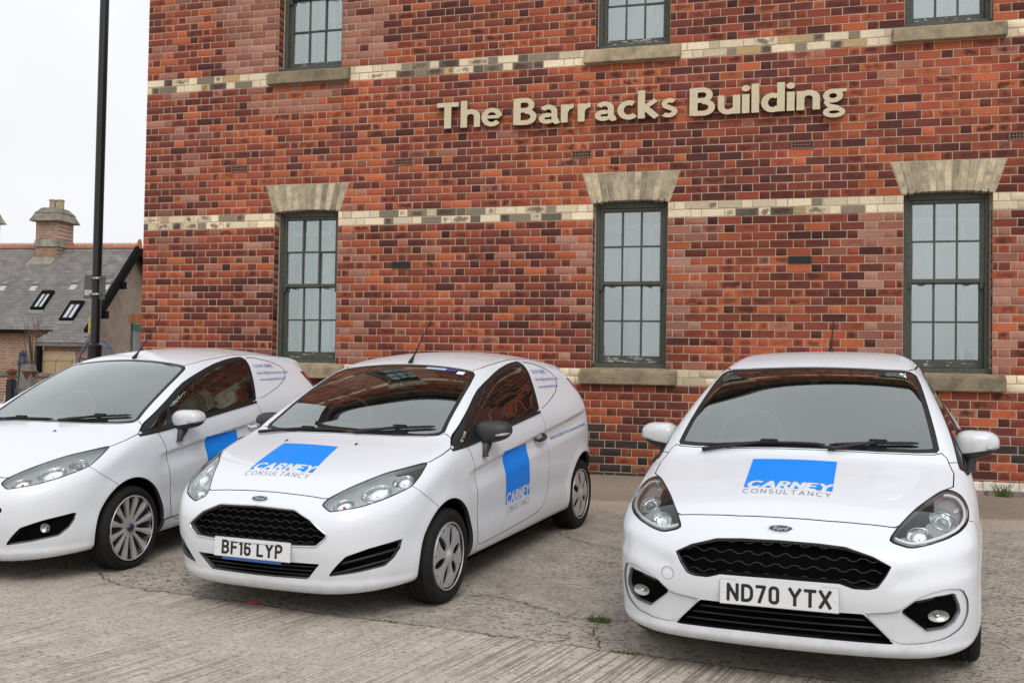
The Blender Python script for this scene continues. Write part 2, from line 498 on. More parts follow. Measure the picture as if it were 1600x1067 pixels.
def brick_material(name, from_object):
    m, nt, b = new_mat(name)
    L = nt.links.new
    if from_object:
        src = N_(nt, 'ObjectInfo'); col, alp = src.outputs['Color'], src.outputs['Alpha']
    else:
        src = N_(nt, 'Attribute', attribute_name='bcol'); col, alp = src.outputs['Color'], src.outputs['Alpha']
    geo = N_(nt, 'NewGeometry')
    uv = N_(nt, 'UVMap')
    sep = N_(nt, 'SeparateXYZ'); L(uv.outputs[0], sep.inputs[0])
    # burnt heart of a brick: strongest in the middle, torn by noise
    def sq(o):
        a = N_(nt, 'Math', operation='MULTIPLY'); L(o, a.inputs[0]); L(o, a.inputs[1])
        s = N_(nt, 'Math', operation='SUBTRACT', i_0=1.0); L(a.outputs[0], s.inputs[1]); return s.outputs[0]
    cu, cv = sq(sep.outputs[0]), sq(sep.outputs[1])
    mm = N_(nt, 'Math', operation='MULTIPLY'); L(cu, mm.inputs[0]); L(cv, mm.inputs[1])
    nz = N_(nt, 'TexNoise', i_Scale=11.0, i_Detail=6.0, i_Roughness=0.62); L(geo.outputs['Position'], nz.inputs['Vector'])
    nz2 = N_(nt, 'MapRange', i_1=.25, i_2=.75, i_3=-.35, i_4=1.15); L(nz.outputs['Fac'], nz2.inputs[0]); ms = N_(nt, 'Math', operation='MULTIPLY', i_1=.75); L(mm.outputs[0], ms.inputs[0]); ad = N_(nt, 'Math', operation='ADD'); L(ms.outputs[0], ad.inputs[0]); L(nz2.outputs[0], ad.inputs[1])
    mr = N_(nt, 'MapRange', i_1=0.62, i_2=1.10, i_3=0.0, i_4=1.0); L(ad.outputs[0], mr.inputs[0])
    pa = N_(nt, 'Math', operation='MULTIPLY'); L(mr.outputs[0], pa.inputs[0]); L(alp, pa.inputs[1])
    mx = N_(nt, 'Mix', data_type='RGBA'); L(pa.outputs[0], mx.inputs[0]); L(col, mx.inputs[6]); mx.inputs[7].default_value = (0.080, 0.025, 0.019, 1)
    # broad soot/wash variation + fine grain
    n2 = N_(nt, 'TexNoise', i_Scale=0.9, i_Detail=4.0); L(geo.outputs['Position'], n2.inputs['Vector'])
    n3 = N_(nt, 'TexNoise', i_Scale=55.0, i_Detail=6.0, i_Roughness=0.7); L(geo.outputs['Position'], n3.inputs['Vector'])
    a1 = N_(nt, 'MapRange', i_1=0.3, i_2=0.7, i_3=0.76, i_4=1.16); L(n2.outputs['Fac'], a1.inputs[0])
    a2 = N_(nt, 'MapRange', i_1=0.3, i_2=0.7, i_3=0.74, i_4=1.26); L(n3.outputs['Fac'], a2.inputs[0])
    a3 = N_(nt, 'Math', operation='MULTIPLY'); L(a1.outputs[0], a3.inputs[0]); L(a2.outputs[0], a3.inputs[1])
    sc = N_(nt, 'VectorMath', operation='SCALE'); L(mx.outputs[2], sc.inputs[0]); L(a3.outputs[0], sc.inputs['Scale'])
    # pale lime bloom
    n4 = N_(nt, 'TexNoise', i_Scale=2.3, i_Detail=7.0, i_Roughness=0.7); L(geo.outputs['Position'], n4.inputs['Vector'])
    b4 = N_(nt, 'MapRange', i_1=0.60, i_2=0.78, i_3=0.0, i_4=0.20); L(n4.outputs['Fac'], b4.inputs[0])
    mb = N_(nt, 'Mix', data_type='RGBA'); L(b4.outputs[0], mb.inputs[0]); L(sc.outputs[0], mb.inputs[6]); mb.inputs[7].default_value = (0.46, 0.33, 0.27, 1)
    L(mb.outputs[2], b.inputs['Base Color'])
    b.inputs['Roughness'].default_value = 0.86
    b.inputs['Specular IOR Level'].default_value = 0.3
    bp = N_(nt, 'Bump', i_Strength=0.5, i_Distance=0.004); L(n3.outputs['Fac'], bp.inputs['Height']); L(bp.outputs[0], b.inputs['Normal'])
    return m


M_BRICK_O = brick_material('brick_fired_clay', True)
M_BRICK_S = brick_material('brick_fired_clay_far', False)


def mortar_material():
    m, nt, b = new_mat('lime_mortar')
    L = nt.links.new
    geo = N_(nt, 'NewGeometry')
    n = N_(nt, 'TexNoise', i_Scale=3.0, i_Detail=8.0, i_Roughness=0.7); L(geo.outputs['Position'], n.inputs['Vector'])
    r = N_(nt, 'ValToRGB'); L(n.outputs['Fac'], r.inputs[0])
    e = r.color_ramp.elements
    e[0].position, e[0].color = 0.3, (0.33, 0.245, 0.172, 1)
    e[1].position, e[1].color = 0.7, (0.58, 0.455, 0.325, 1)
    L(r.outputs[0], b.inputs['Base Color'])
    b.inputs['Roughness'].default_value = 0.95
    n2 = N_(nt, 'TexNoise', i_Scale=160.0, i_Detail=3.0); L(geo.outputs['Position'], n2.inputs['Vector'])
    bp = N_(nt, 'Bump', i_Strength=0.7, i_Distance=0.003); L(n2.outputs['Fac'], bp.inputs['Height']); L(bp.outputs[0], b.inputs['Normal'])
    return m


M_MORTAR = mortar_material()


def stone_mat(name, c0, c1, dark=0.5, scale=6.0):
    m, nt, b = new_mat(name)
    L = nt.links.new
    geo = N_(nt, 'NewGeometry')
    oi = N_(nt, 'ObjectInfo')
    off = N_(nt, 'VectorMath', operation='ADD'); L(geo.outputs['Position'], off.inputs[0])
    v = N_(nt, 'VectorMath', operation='SCALE'); v.inputs[0].default_value = (9, 3, 5); L(oi.outputs['Random'], v.inputs['Scale']); L(v.outputs[0], off.inputs[1])
    n = N_(nt, 'TexNoise', i_Scale=scale, i_Detail=8.0, i_Roughness=0.66); L(off.outputs[0], n.inputs['Vector'])
    r = N_(nt, 'ValToRGB'); L(n.outputs['Fac'], r.inputs[0])
    e = r.color_ramp.elements
    e[0].position, e[0].color = 0.34, (*c0, 1)
    e[1].position, e[1].color = 0.62, (*c1, 1)
    n2 = N_(nt, 'TexNoise', i_Scale=70.0, i_Detail=5.0, i_Roughness=0.7); L(off.outputs[0], n2.inputs['Vector'])
    a2 = N_(nt, 'MapRange', i_1=0.3, i_2=0.7, i_3=0.7, i_4=1.2); L(n2.outputs['Fac'], a2.inputs[0])
    sc = N_(nt, 'VectorMath', operation='SCALE'); L(r.outputs[0], sc.inputs[0]); L(a2.outputs[0], sc.inputs['Scale'])
    rr_ = N_(nt, 'MapRange', i_1=0, i_2=1, i_3=0.58, i_4=1.18); L(oi.outputs['Random'], rr_.inputs[0])
    s2 = N_(nt, 'VectorMath', operation='SCALE'); L(sc.outputs[0], s2.inputs[0]); L(rr_.outputs[0], s2.inputs['Scale'])
    L(s2.outputs[0], b.inputs['Base Color'])
    b.inputs['Roughness'].default_value = 0.9
    bp = N_(nt, 'Bump', i_Strength=0.5, i_Distance=0.004); L(n2.outputs['Fac'], bp.inputs['Height']); L(bp.outputs[0], b.inputs['Normal'])
    return m


M_SILL = stone_mat('sandstone_sill', (0.20, 0.165, 0.105), (0.43, 0.34, 0.215))
M_VOUS = stone_mat('cream_gauged_brick', (0.27, 0.24, 0.185), (0.58, 0.485, 0.32), scale=9.0)

RED = [((0.460, 0.118, 0.050), 0.23), ((0.345, 0.080, 0.042), 0.25), ((0.250, 0.060, 0.037), 0.24), ((0.165, 0.042, 0.031), 0.19),
       ((0.098, 0.029, 0.024), 0.05), ((0.38, 0.145, 0.096), 0.04)]
RED_HI = [(c, w * f) for (c, w), f in zip(RED, (1.75, 1.25, .85, .5, .4, 1.2))]
RED_LO = [(c, w * f) for (c, w), f in zip(RED, (.42, .8, 1.15, 1.55, 2.0, .7))]
PINK = [((0.36, 0.150, 0.105), 0.45), ((0.29, 0.115, 0.085), 0.35), ((0.40, 0.195, 0.145), 0.2)]
CREAM = [((0.80, 0.67, 0.47), 0.38), ((0.62, 0.52, 0.36), 0.18), ((0.24, 0.20, 0.145), 0.22), ((0.13, 0.11, 0.085), 0.14), ((0.48, 0.34, 0.17), 0.08)]


def pick(tab):
    u, a = rng.random() * sum(q[1] for q in tab), 0
    for c, w in tab:
        a += w
        if u <= a: break
    return np.array(c) * (0.80 + 0.24 * rng.random())


# ---- lay the courses
bricks = []      # (xlb, xlt, xrb, xrt, z0, z1, yface, kind)


def lintel_half(k):      # extra half width of the splayed lintel at height k courses
    return 0.018 + (k - base) / 4.0 * 0.105


for k in range(-2, TOPK):
    z0, z1 = k * C + JT / 2, (k + 1) * C - JT / 2
    cuts = []
    for (a, b_) in WINS:
        for wb in (0, 41):                               # lower and upper storey
            if 13 + wb <= k < 34 + wb:
                cuts.append((a, a, b_, b_))
            elif 11 + wb <= k < 13 + wb:
                cuts.append((a - 0.115, a - 0.115, b_ + 0.115, b_ + 0.115))
            elif 34 + wb <= k < 38 + wb:
                base = 34 + wb
                e0, e1 = lintel_half(k), lintel_half(k + 1)
                cuts.append((a - e0, a - e1, b_ + e0, b_ + e1))
    cuts.sort()
    segs, cur = [], (XL, XL)
    for (lb, lt, rb, rt) in cuts:
        segs.append((cur[0], cur[1], lb, lt)); cur = (rb, rt)
    segs.append((cur[0], cur[1], XB, XB))
    kind = 'cream' if k in (11, 12, 32, 33, 52, 53, 73, 74) else 'red'
    yf = -PL_OUT if k < PLK else 0.0
    ph = 0.3738 + (0.1704 if k % 2 else 0.0)
    for (lb, lt, rb, rt) in segs:
        if rb - lb < 0.03: continue
        # joints inside this segment
        n0 = math.floor((lb - ph) / PAIR) - 1
        js = []
        for n in range(n0, n0 + int((rb - lb) / PAIR) + 4):
            js += [ph + n * PAIR, ph + n * PAIR + 0.2305]
        lo, hi = max(lb, lt), min(rb, rt)
        js = [j + rng.normal(0, 0.0022) for j in js if lo + 0.04 < j < hi - 0.04]
        ends = [(lb, lt)] + [(j, j) for j in js] + [(rb, rt)]
        for i in range(len(ends) - 1):
            l, r = ends[i], ends[i + 1]
            ja = JT / 2 if i > 0 else (0.0 if l[0] == XL else 0.003)
            jb = JT / 2 if i < len(ends) - 2 else 0.003
            bricks.append((l[0] + ja, l[1] + ja, r[0] - jb, r[1] - jb, z0 + rng.normal(0, 0.0006), z1 + rng.normal(0, 0.0006),
                           yf + rng.normal(0, 0.0009), kind, k))

# the course that turns the plinth out is chamfered; it is the last plinth course
B_col = []
_zf = [(rng.normal(0, 1), rng.uniform(.5, 2.2), rng.uniform(.7, 2.6), rng.random() * 6.28, rng.random() * 6.28) for _ in range(14)]


def zone(x, z):
    return sum(a * math.sin(fx * x + px) * math.sin(fz * z + pz) for a, fx, fz, px, pz in _zf) / 2.2


for (xlb, xlt, xrb, xrt, z0, z1, yf, kind, k) in bricks:
    xm = 0.5 * (xlb + xrb)
    wdt = xrb - xlb
    if kind == 'cream':
        # cleaner new cream bricks beside the openings, sooty ones between
        near = min(min(abs(xm - a), abs(xm - b_)) for a, b_ in WINS)
        c = pick(CREAM[:2]) if near < 0.45 else pick(CREAM)
        al = 0.75 if rng.random() < 0.35 and near > 0.45 else 0.0
    else:
        near = min((a - xm) if xm < a else (xm - b_ if xm > b_ else 9) for a, b_ in WINS)
        pz = 0.0
        if 13 <= k < 34 and 0 < near < 0.30: pz = 0.42
        if 54 <= k < 75 and 0 < near < 0.75 and xm < 2.3: pz = 0.92
        if 54 <= k < 75 and 2.4 < xm < 2.9: pz = 0.8
        if 48 <= k < 52 and 1.2 < xm < 2.4: pz = 0.7
        if xm < 0.9: pz = max(pz, 0.10)
        if rng.random() < pz:
            c = pick(PINK); al = 0.0
        else:
            zn = zone(xm, 0.5 * (z0 + z1)) + rng.normal(0, .35)
            c = pick(RED_HI if zn > .35 else RED_LO if zn < -.35 else RED)
            if wdt < 0.15 and rng.random() < 0.35: c = c * np.array([0.74, 0.70, 0.72])
            al = rng.choice([0.0, 0.4, 0.7, 0.95], p=[0.42, 0.26, 0.20, 0.12])
            if 27 <= k < 36 and xm > 6.2 or 14 <= k < 32 and rng.random() < 0.35:
                c = c * np.array([0.80, 0.75, 0.76])
        if k < PLK:
            dk = {5: 0.45, 4: 0.75, 3: 0.6, 2: 0.45, 1: 0.25, 0: 0.9, -1: 0.9, -2: 0.9}[k]
            if xm > 6.0: dk *= 0.35
            if rng.random() < dk:
                c = np.array((0.040, 0.030, 0.028)) * (0.8 + 0.5 * rng.random()); al = 0.1
    B_col.append((*np.clip(c, 0, 1), al))


def brick_geo(xlb, xlt, xrb, xrt, z0, z1, yf, cham_top=0.0):
    c = 0.0028
    yb = yf + 0.014 + cham_top
    P = [(xlb, yb, z0), (xrb, yb, z0), (xrt, yb, z1), (xlt, yb, z1),
         (xlb, yf + c, z0), (xrb, yf + c, z0), (xrt, yf + c + cham_top, z1), (xlt, yf + c + cham_top, z1),
         (xlb + c, yf, z0 + c), (xrb - c, yf, z0 + c), (xrt - c, yf + cham_top, z1 - c), (xlt + c, yf + cham_top, z1 - c)]
    F = [(8, 9, 10, 11), (4, 5, 9, 8), (5, 6, 10, 9), (6, 7, 11, 10), (7, 4, 8, 11), (0, 1, 5, 4), (1, 2, 6, 5), (2, 3, 7, 6), (3, 0, 4, 7)]
    return P, F


UVQ = {8: (-.95, -.92), 9: (.95, -.92), 10: (.95, .92), 11: (-.95, .92), 4: (-1, -1), 5: (1, -1), 6: (1, 1), 7: (-1, 1), 0: (-1, -1), 1: (1, -1), 2: (1, 1), 3: (-1, 1)}

# which bricks show largest in the picture
ctr = np.array([[(b[0] + b[2]) / 2, b[6], (b[4] + b[5]) / 2] for b in bricks])
pr = project(ctr)
area = np.array([(b[2] - b[0]) * (b[5] - b[4]) for b in bricks]) / pr[:, 2] ** 2
vis = (pr[:, 0] > 8) & (pr[:, 0] < 1592) & (pr[:, 1] > 6) & (pr[:, 1] < 780)
# hidden behind the parked cars
vis &= ~((pr[:, 0] > 1090) & (pr[:, 0] < 1440) & (pr[:, 1] > 552))
vis &= ~((pr[:, 0] < 905) & (pr[:, 1] > 575))
vis &= ~((pr[:, 0] > 985) & (pr[:, 0] < 1530) & (pr[:, 1] > 680))
single = set()
isred = np.array([b[7] == 'red' for b in bricks])
for flag, lim in ((isred, 300), (~isred, 300)):
    idx = np.where(vis & flag)[0]
    idx = idx[np.argsort(-area[idx])][:lim]
    single |= set(idx.tolist())

SV, SF, SC, SUV = [], [], [], []
brick_cache = {}


def emit_stuff(i):
    b = bricks[i]
    P, F = brick_geo(*b[:7], cham_top=(PL_OUT + b[6] * 0 if b[8] == PLK - 1 else 0.0))
    o = len(SV)
    SV.extend(P); SC.append(B_col[i])
    for f in F:
        SF.append(tuple(j + o for j in f))
        SUV.extend(UVQ[j] for j in f)


def shared_brick(i):
    b = bricks[i]
    w0, w1 = b[2] - b[0], b[3] - b[1]
    ch = PL_OUT if b[8] == PLK - 1 else 0.0
    sl = round(b[1] - b[0], 3)
    key = (round(w0, 3), round(w1, 3), sl, ch)
    if key not in brick_cache:
        h = (C - JT) / 2
        P, F = brick_geo(-w0 / 2, -w0 / 2 + sl, w0 / 2, -w0 / 2 + sl + w1, -h, h, 0.0, ch)
        me = mesh_data('brick', P, F, M_BRICK_O)
        uvl = me.uv_layers.new(name='UVMap')
        uvl.data.foreach_set('uv', np.array([UVQ[j] for f in F for j in f], np.float32).ravel())
        brick_cache[key] = me
    return brick_cache[key]


for i, b in enumerate(bricks):
    if i in single:
        o = link('brick' if b[7] == 'red' else 'cream_brick', shared_brick(i))
        o.location = ((b[0] + b[2]) / 2, b[6], (b[4] + b[5]) / 2)
        o.rotation_euler = (rng.normal(0, 0.004), rng.normal(0, 0.0025), rng.normal(0, 0.003))
        o.color = B_col[i]
        bpart(o)
    else:
        emit_stuff(i)
me = mesh_data('brick_courses', SV, np.array(SF), M_BRICK_S)
uvl = me.uv_layers.new(name='UVMap')
uvl.data.foreach_set('uv', np.array(SUV, np.float32).ravel())
ca = me.color_attributes.new('bcol', 'FLOAT_COLOR', 'POINT')
ca.data.foreach_set('color', np.repeat(np.array(SC, np.float32), 12, axis=0).ravel())
bpart(tag(link('brick_courses', me), kind='stuff'))

# ---- mortar bed with the openings left out, and the plinth bed
mb = MB()
xs = sorted({XL + 0.004, XB - 0.004, *[v for w in WINS for v in w]})
zs = [PLK * C - 0.02, 13 * C, 34 * C + 0.07, 54 * C, 75 * C + 0.07, TOPK * C]
for i in range(len(xs) - 1):
    for j in range(len(zs) - 1):
        xm, zm = (xs[i] + xs[i + 1]) / 2, (zs[j] + zs[j + 1]) / 2
        if any(a < xm < b_ for a, b_ in WINS) and j in (1, 3): continue
        mb.add([(xs[i], 0.0045, zs[j]), (xs[i + 1], 0.0045, zs[j]), (xs[i + 1], 0.0045, zs[j + 1]), (xs[i], 0.0045, zs[j + 1])], [(0, 1, 2, 3)])
mb.add([(XL + .004, -PL_OUT + 0.0045, -0.4), (XB, -PL_OUT + 0.0045, -0.4), (XB, -PL_OUT + 0.0045, (PLK - 1) * C), (XL + .004, -PL_OUT + 0.0045, (PLK - 1) * C)], [(0, 1, 2, 3)])
mb.add([(XL + .004, -PL_OUT + 0.006, (PLK - 1) * C), (XB, -PL_OUT + 0.006, (PLK - 1) * C), (XB, 0.006, PLK * C), (XL + .004, 0.006, PLK * C)], [(0, 1, 2, 3)])
bpart(mb.build('mortar', M_MORTAR))


# ---- far part of the front wall, sides, back and roof: seen only in reflections
def brick_pattern():
    m, nt, b = new_mat('brickwork_out_of_view')
    L = nt.links.new
    geo = N_(nt, 'NewGeometry')
    mp = N_(nt, 'Mapping'); mp.inputs['Rotation'].default_value = (math.radians(90), 0, 0); L(geo.outputs['Position'], mp.inputs[0])
    br = N_(nt, 'TexBrick', i_Scale=1.0); L(mp.outputs[0], br.inputs['Vector'])
    br.inputs['Brick Width'].default_value = 0.23; br.inputs['Row Height'].default_value = C; br.inputs['Mortar Size'].default_value = 0.006
    br.inputs['Color1'].default_value = (0.36, 0.09, 0.05, 1); br.inputs['Color2'].default_value = (0.17, 0.05, 0.038, 1)
    br.inputs['Mortar'].default_value = (0.4, 0.32, 0.23, 1)
    L(br.outputs['Color'], b.inputs['Base Color']); b.inputs['Roughness'].default_value = 0.9
    return m


M_BPAT = brick_pattern()
M_SLATE = stone_mat('roof_slate', (0.11, 0.105, 0.105), (0.19, 0.18, 0.18), scale=1.2)
HT = TOPK * C
mb = MB()
mb.box(XB, XR, 0.001, 0.35, -0.4, HT - 0.004)
mb.box(XL + 0.02, XL + 0.35, 0.35, 9.0, -0.4, HT - 0.004)
mb.box(XR - 0.35, XR - 0.02, 0.36, 9.0, -0.4, HT - 0.004)
mb.box(XL + 0.02, XR - 0.02, 9.001, 9.35, -0.4, HT - 0.004)
bpart(mb.build('end_wall', M_BPAT))
mb = MB()
mb.add([(XL - .25, -.30, HT + .02), (XR + .25, -.30, HT + .02), (XR - 3.2, 4.6, HT + 3.3), (XL + 3.2, 4.6, HT + 3.3), (XR + .25, 9.6, HT + .02), (XL - .25, 9.6, HT + .02)],
       [(0, 1, 2, 3), (1, 4, 2), (4, 5, 3, 2), (5, 0, 3), (0, 5, 4, 1)])
roof = bpart(mb.build('roof', M_SLATE))
M_GUT = simple('gutter_paint', (0.02, 0.02, 0.022), 0.4)
bpart(MB().box(XL - .25, XR + .25, -.42, -.30, HT - .06, HT + .05).build('gutter', M_GUT))
bpart(MB().box(XL - .02, XR, -.06, 0.0, HT - .10, HT + .02).build('eaves_course', M_SILL))

# ---- windows
M_FRAME = simple('green_grey_window_paint', (0.062, 0.068, 0.050), 0.55, var=0.25, scale=25, bump=0.0006)
M_FRAME_L = simple('secondary_glazing_frame', (0.42, 0.43, 0.43), 0.5)
M_LIME = simple('pale_sealant', (0.36, 0.32, 0.25), 0.9, var=0.2, scale=40)
M_PANE = glass_mat('window_glass', (0.93, 0.96, 0.96), 1.5, 0.16)
M_PANE2 = glass_mat('inner_window_glass', (0.97, 0.98, 0.98), 1.5, 0.04)
M_BLIND = simple('pale_blind', (0.80, 0.82, 0.83), 0.8, var=0.05, scale=1.5)
M_ROOMW = simple('room_wall', (0.7, 0.7, 0.68), 0.9)
M_REVEAL = simple('reveal_plaster', (0.30, 0.235, 0.165), 0.9, var=0.2, scale=12)
M_DARKOBJ = simple('dark_thing_on_sill', (0.03, 0.032, 0.035), 0.6)
M_FLAKE = simple('flaked_white_paint', (0.40, 0.39, 0.34), 0.8, var=0.35, scale=60)


def window(a, b_, zs0, zs1, up, wi):
    """box-sash window, 3 x 4 panes, between courses; returns the part"""
    w = bpart(empty('window', (a, 0, zs0)))
    w.location = (a, 0, zs0)
    W, H = b_ - a, zs1 - zs0

    def sub(mbx, name, mat, **kw):
        o = mbx.build(name, mat, **kw); o.parent = w; return o
    yr = 0.115                                         # depth of the brick reveal
    d = 0.05
    bw = 0.052
    m = MB()
    m.box(0.012, bw, yr, yr + .13, 0, H)               # box frame
    m.box(W - bw, W - 0.012, yr, yr + .13, 0, H)
    m.box(bw, W - bw, yr, yr + .13, H - .045, H + .06)
    m.box(0.006, W - 0.006, yr - .035, yr + .13, -.01, .045)   # timber cill
    sub(m, 'frame', M_FRAME, bevel=0.004, seg=1)
    # sash pair: the upper one stands forward
    mid = H * 0.505
    x0, x1 = bw - .002, W - bw + .002
    st = 0.042
    gb = 0.019
    for which, (zb, zt, yy) in enumerate(((mid, H - .043, yr + .018), (.048, mid + .03, yr + .062))):
        m = MB()
        m.box(x0, x0 + st, yy, yy + .04, zb, zt)
        m.box(x1 - st, x1, yy, yy + .04, zb, zt)
        m.box(x0 + st, x1 - st, yy, yy + .04, zt - (.036 if which == 0 else .032), zt)
        bt = .036 if which == 0 else .075
        m.box(x0 + st, x1 - st, yy, yy + .04, zb, zb + bt)
        px0, px1, pz0, pz1 = x0 + st, x1 - st, zb + bt, zt - .036
        cw, ch = (px1 - px0) / 3, (pz1 - pz0) / 2
        for i in (1, 2):
            m.box(px0 + i * cw - gb / 2, px0 + i * cw + gb / 2, yy + .004, yy + .036, pz0 - .004, pz1 + .004)
        m.box(px0 - .004, px1 + .004, yy + .006, yy + .034, pz0 + ch - gb / 2, pz0 + ch + gb / 2)
        if which == 0:                                 # sash horns
            for xx in (x0 + .001, x1 - st + .001):
                m.hexa([(xx, yy + .001, zb - .055), (xx + st * .6, yy + .001, zb - .055), (xx + st * .6, yy + .039, zb - .055), (xx, yy + .039, zb - .055),
                        (xx, yy + .001, zb), (xx + st - .002, yy + .001, zb), (xx + st - .002, yy + .039, zb), (xx, yy + .039, zb)])
        sub(m, 'sash', M_FRAME, bevel=0.0025, seg=1)
        for i in range(3):
            for j in range(2):
                pm = MB().box(px0 + i * cw + gb / 2 - .004, px0 + (i + 1) * cw - gb / 2 + .004, yy + .018, yy + .022, pz0 + j * ch + gb / 2 - .004, pz0 + (j + 1) * ch - gb / 2 + .004)
                o = sub(pm, 'pane', M_PANE)
                o.rotation_euler = (rng.normal(0, .006), 0, rng.normal(0, .006))
        if which == 1:                                 # weathered paint on the bottom rail
            fm = MB()
            for q in range(26 if (wi == 1) else 9):
                fx = px0 + rng.random() * (px1 - px0 - .06); fw = .01 + .06 * rng.random() * (1.6 if wi == 1 else .7)
                fz = zb + .004 + rng.random() * (bt - .016); fh = .003 + .010 * rng.random()
                fm.box(fx, min(fx + fw, px1), yy - .0012, yy + .002, fz, fz + fh)
            tag(sub(fm, 'flaking_paint', M_FLAKE), kind='stuff')
            hm = MB()
            for hx in (px0 + cw * .45, px0 + cw * 2.45):    # sash lifts
                hm.tube([(hx - .03, yy - .002, zt - .034), (hx - .022, yy - .02, zt - .048), (hx + .022, yy - .02, zt - .048), (hx + .03, yy - .002, zt - .034)], .004, 6)
            sub(hm, 'sash_lift', M_GUT)
    # secondary glazing behind
    m = MB()
    ys = yr + .21
    m.box(.02, .07, ys, ys + .03, .02, H); m.box(W - .07, W - .02, ys, ys + .03, .02, H)
    for q in (1, 2):
        m.box(W * q / 3 + .028, W * q / 3 + .058, ys, ys + .03, .02, H)
    m.box(.07, W - .07, ys, ys + .03, H * .86, H * .86 + .05)
    m.box(.07, W - .07, ys, ys + .03, .02, .07)
    m.box(.07, W - .07, ys, ys + .03, mid + .02, mid + .05)
    sub(m, 'secondary_glazing', M_FRAME_L)
    # reveal lining, inner room and blind
    m = MB()
    m.box(.0, .012, yr - .004, yr + .5, 0, H + .05); m.box(W - .012, W, yr - .004, yr + .5, 0, H + .05)
    sub(m, 'jamb', M_LIME)
    m = MB()
    m.box(-.0, .01, yr + .5, yr + .6, 0, H); m.box(W - .01, W, yr + .5, yr + .6, 0, H)
    m.box(0, W, yr + .13, yr + .6, -.03, 0.0)
    m.box(0, W, yr + .13, yr + .6, H + .06, H + .09)
    sub(m, 'inner_reveal', M_ROOMW)
    m = MB().box(0, W, yr + .60, yr + .61, 0, H + .05)
    sub(m, 'blind', M_BLIND)
    if not up and wi in (0, 2):                        # things standing on the inside sill
        if wi == 0:
            m = MB().hexa([(W * .60, yr + .30, .06), (W * .9, yr + .30, .06), (W * .9, yr + .40, .06), (W * .60, yr + .40, .06),
                           (W * .66, yr + .31, .20), (W * .9, yr + .31, .17), (W * .9, yr + .39, .17), (W * .66, yr + .39, .20)])
        else:
            m = MB().lathe([(.02, .05), (.055, .06), (.075, .13), (.07, .18), (.045, .22), (.02, .225)], 7, Matrix.Translation((W * .78, yr + .33, 0)))
        sub(m, 'desk_thing', M_DARKOBJ)
    return w


# brick returns of the reveals (the inner sides of the openings)
revV, revF, revC, revUV = [], [], [], []
for (a, b_) in WINS[:3]:
    for wb in (0, 41):
        for k in range(13 + wb, 34 + wb):
            z0, z1 = k * C + JT / 2, (k + 1) * C - JT / 2
            for xx, s in ((a, 1), (b_, -1)):
                xi = xx - s * .0135
                o = len(revV)
                yl, yh = .0145, .113
                revV += [(xx, yl, z0), (xx, yh, z0), (xx, yh, z1), (xx, yl, z1), (xi, yl, z0), (xi, yh, z0), (xi, yh, z1), (xi, yl, z1)]
                for f in ((0, 1, 2, 3), (0, 4, 5, 1), (2, 6, 7, 3)):
                    f = f if s > 0 else f[::-1]
                    revF.append(tuple(j + o for j in f)); revUV += [(0, 0)] * 4
                cc = pick(CREAM[:2]) if (k - wb) in (32, 33) else pick(PINK if rng.random() < .5 else RED)
                revC += [(*(cc * .9), 0.2)] * 8
me = mesh_data('reveal_bricks', revV, np.array(revF), M_BRICK_S)
me.uv_layers.new(name='UVMap').data.foreach_set('uv', np.array(revUV, np.float32).ravel())
me.color_attributes.new('bcol', 'FLOAT_COLOR', 'POINT').data.foreach_set('color', np.array(revC, np.float32).ravel())
bpart(tag(link('reveal_bricks', me), kind='stuff'))
mb = MB()
for (a, b_) in WINS[:3]:
    for wb in (0, 41):
        mb.box(a - .03, a - .012, .005, .113, (13 + wb) * C, (34 + wb) * C + .07)
        mb.box(b_ + .012, b_ + .03, .005, .113, (13 + wb) * C, (34 + wb) * C + .07)
bpart(mb.build('reveal_mortar', M_MORTAR))

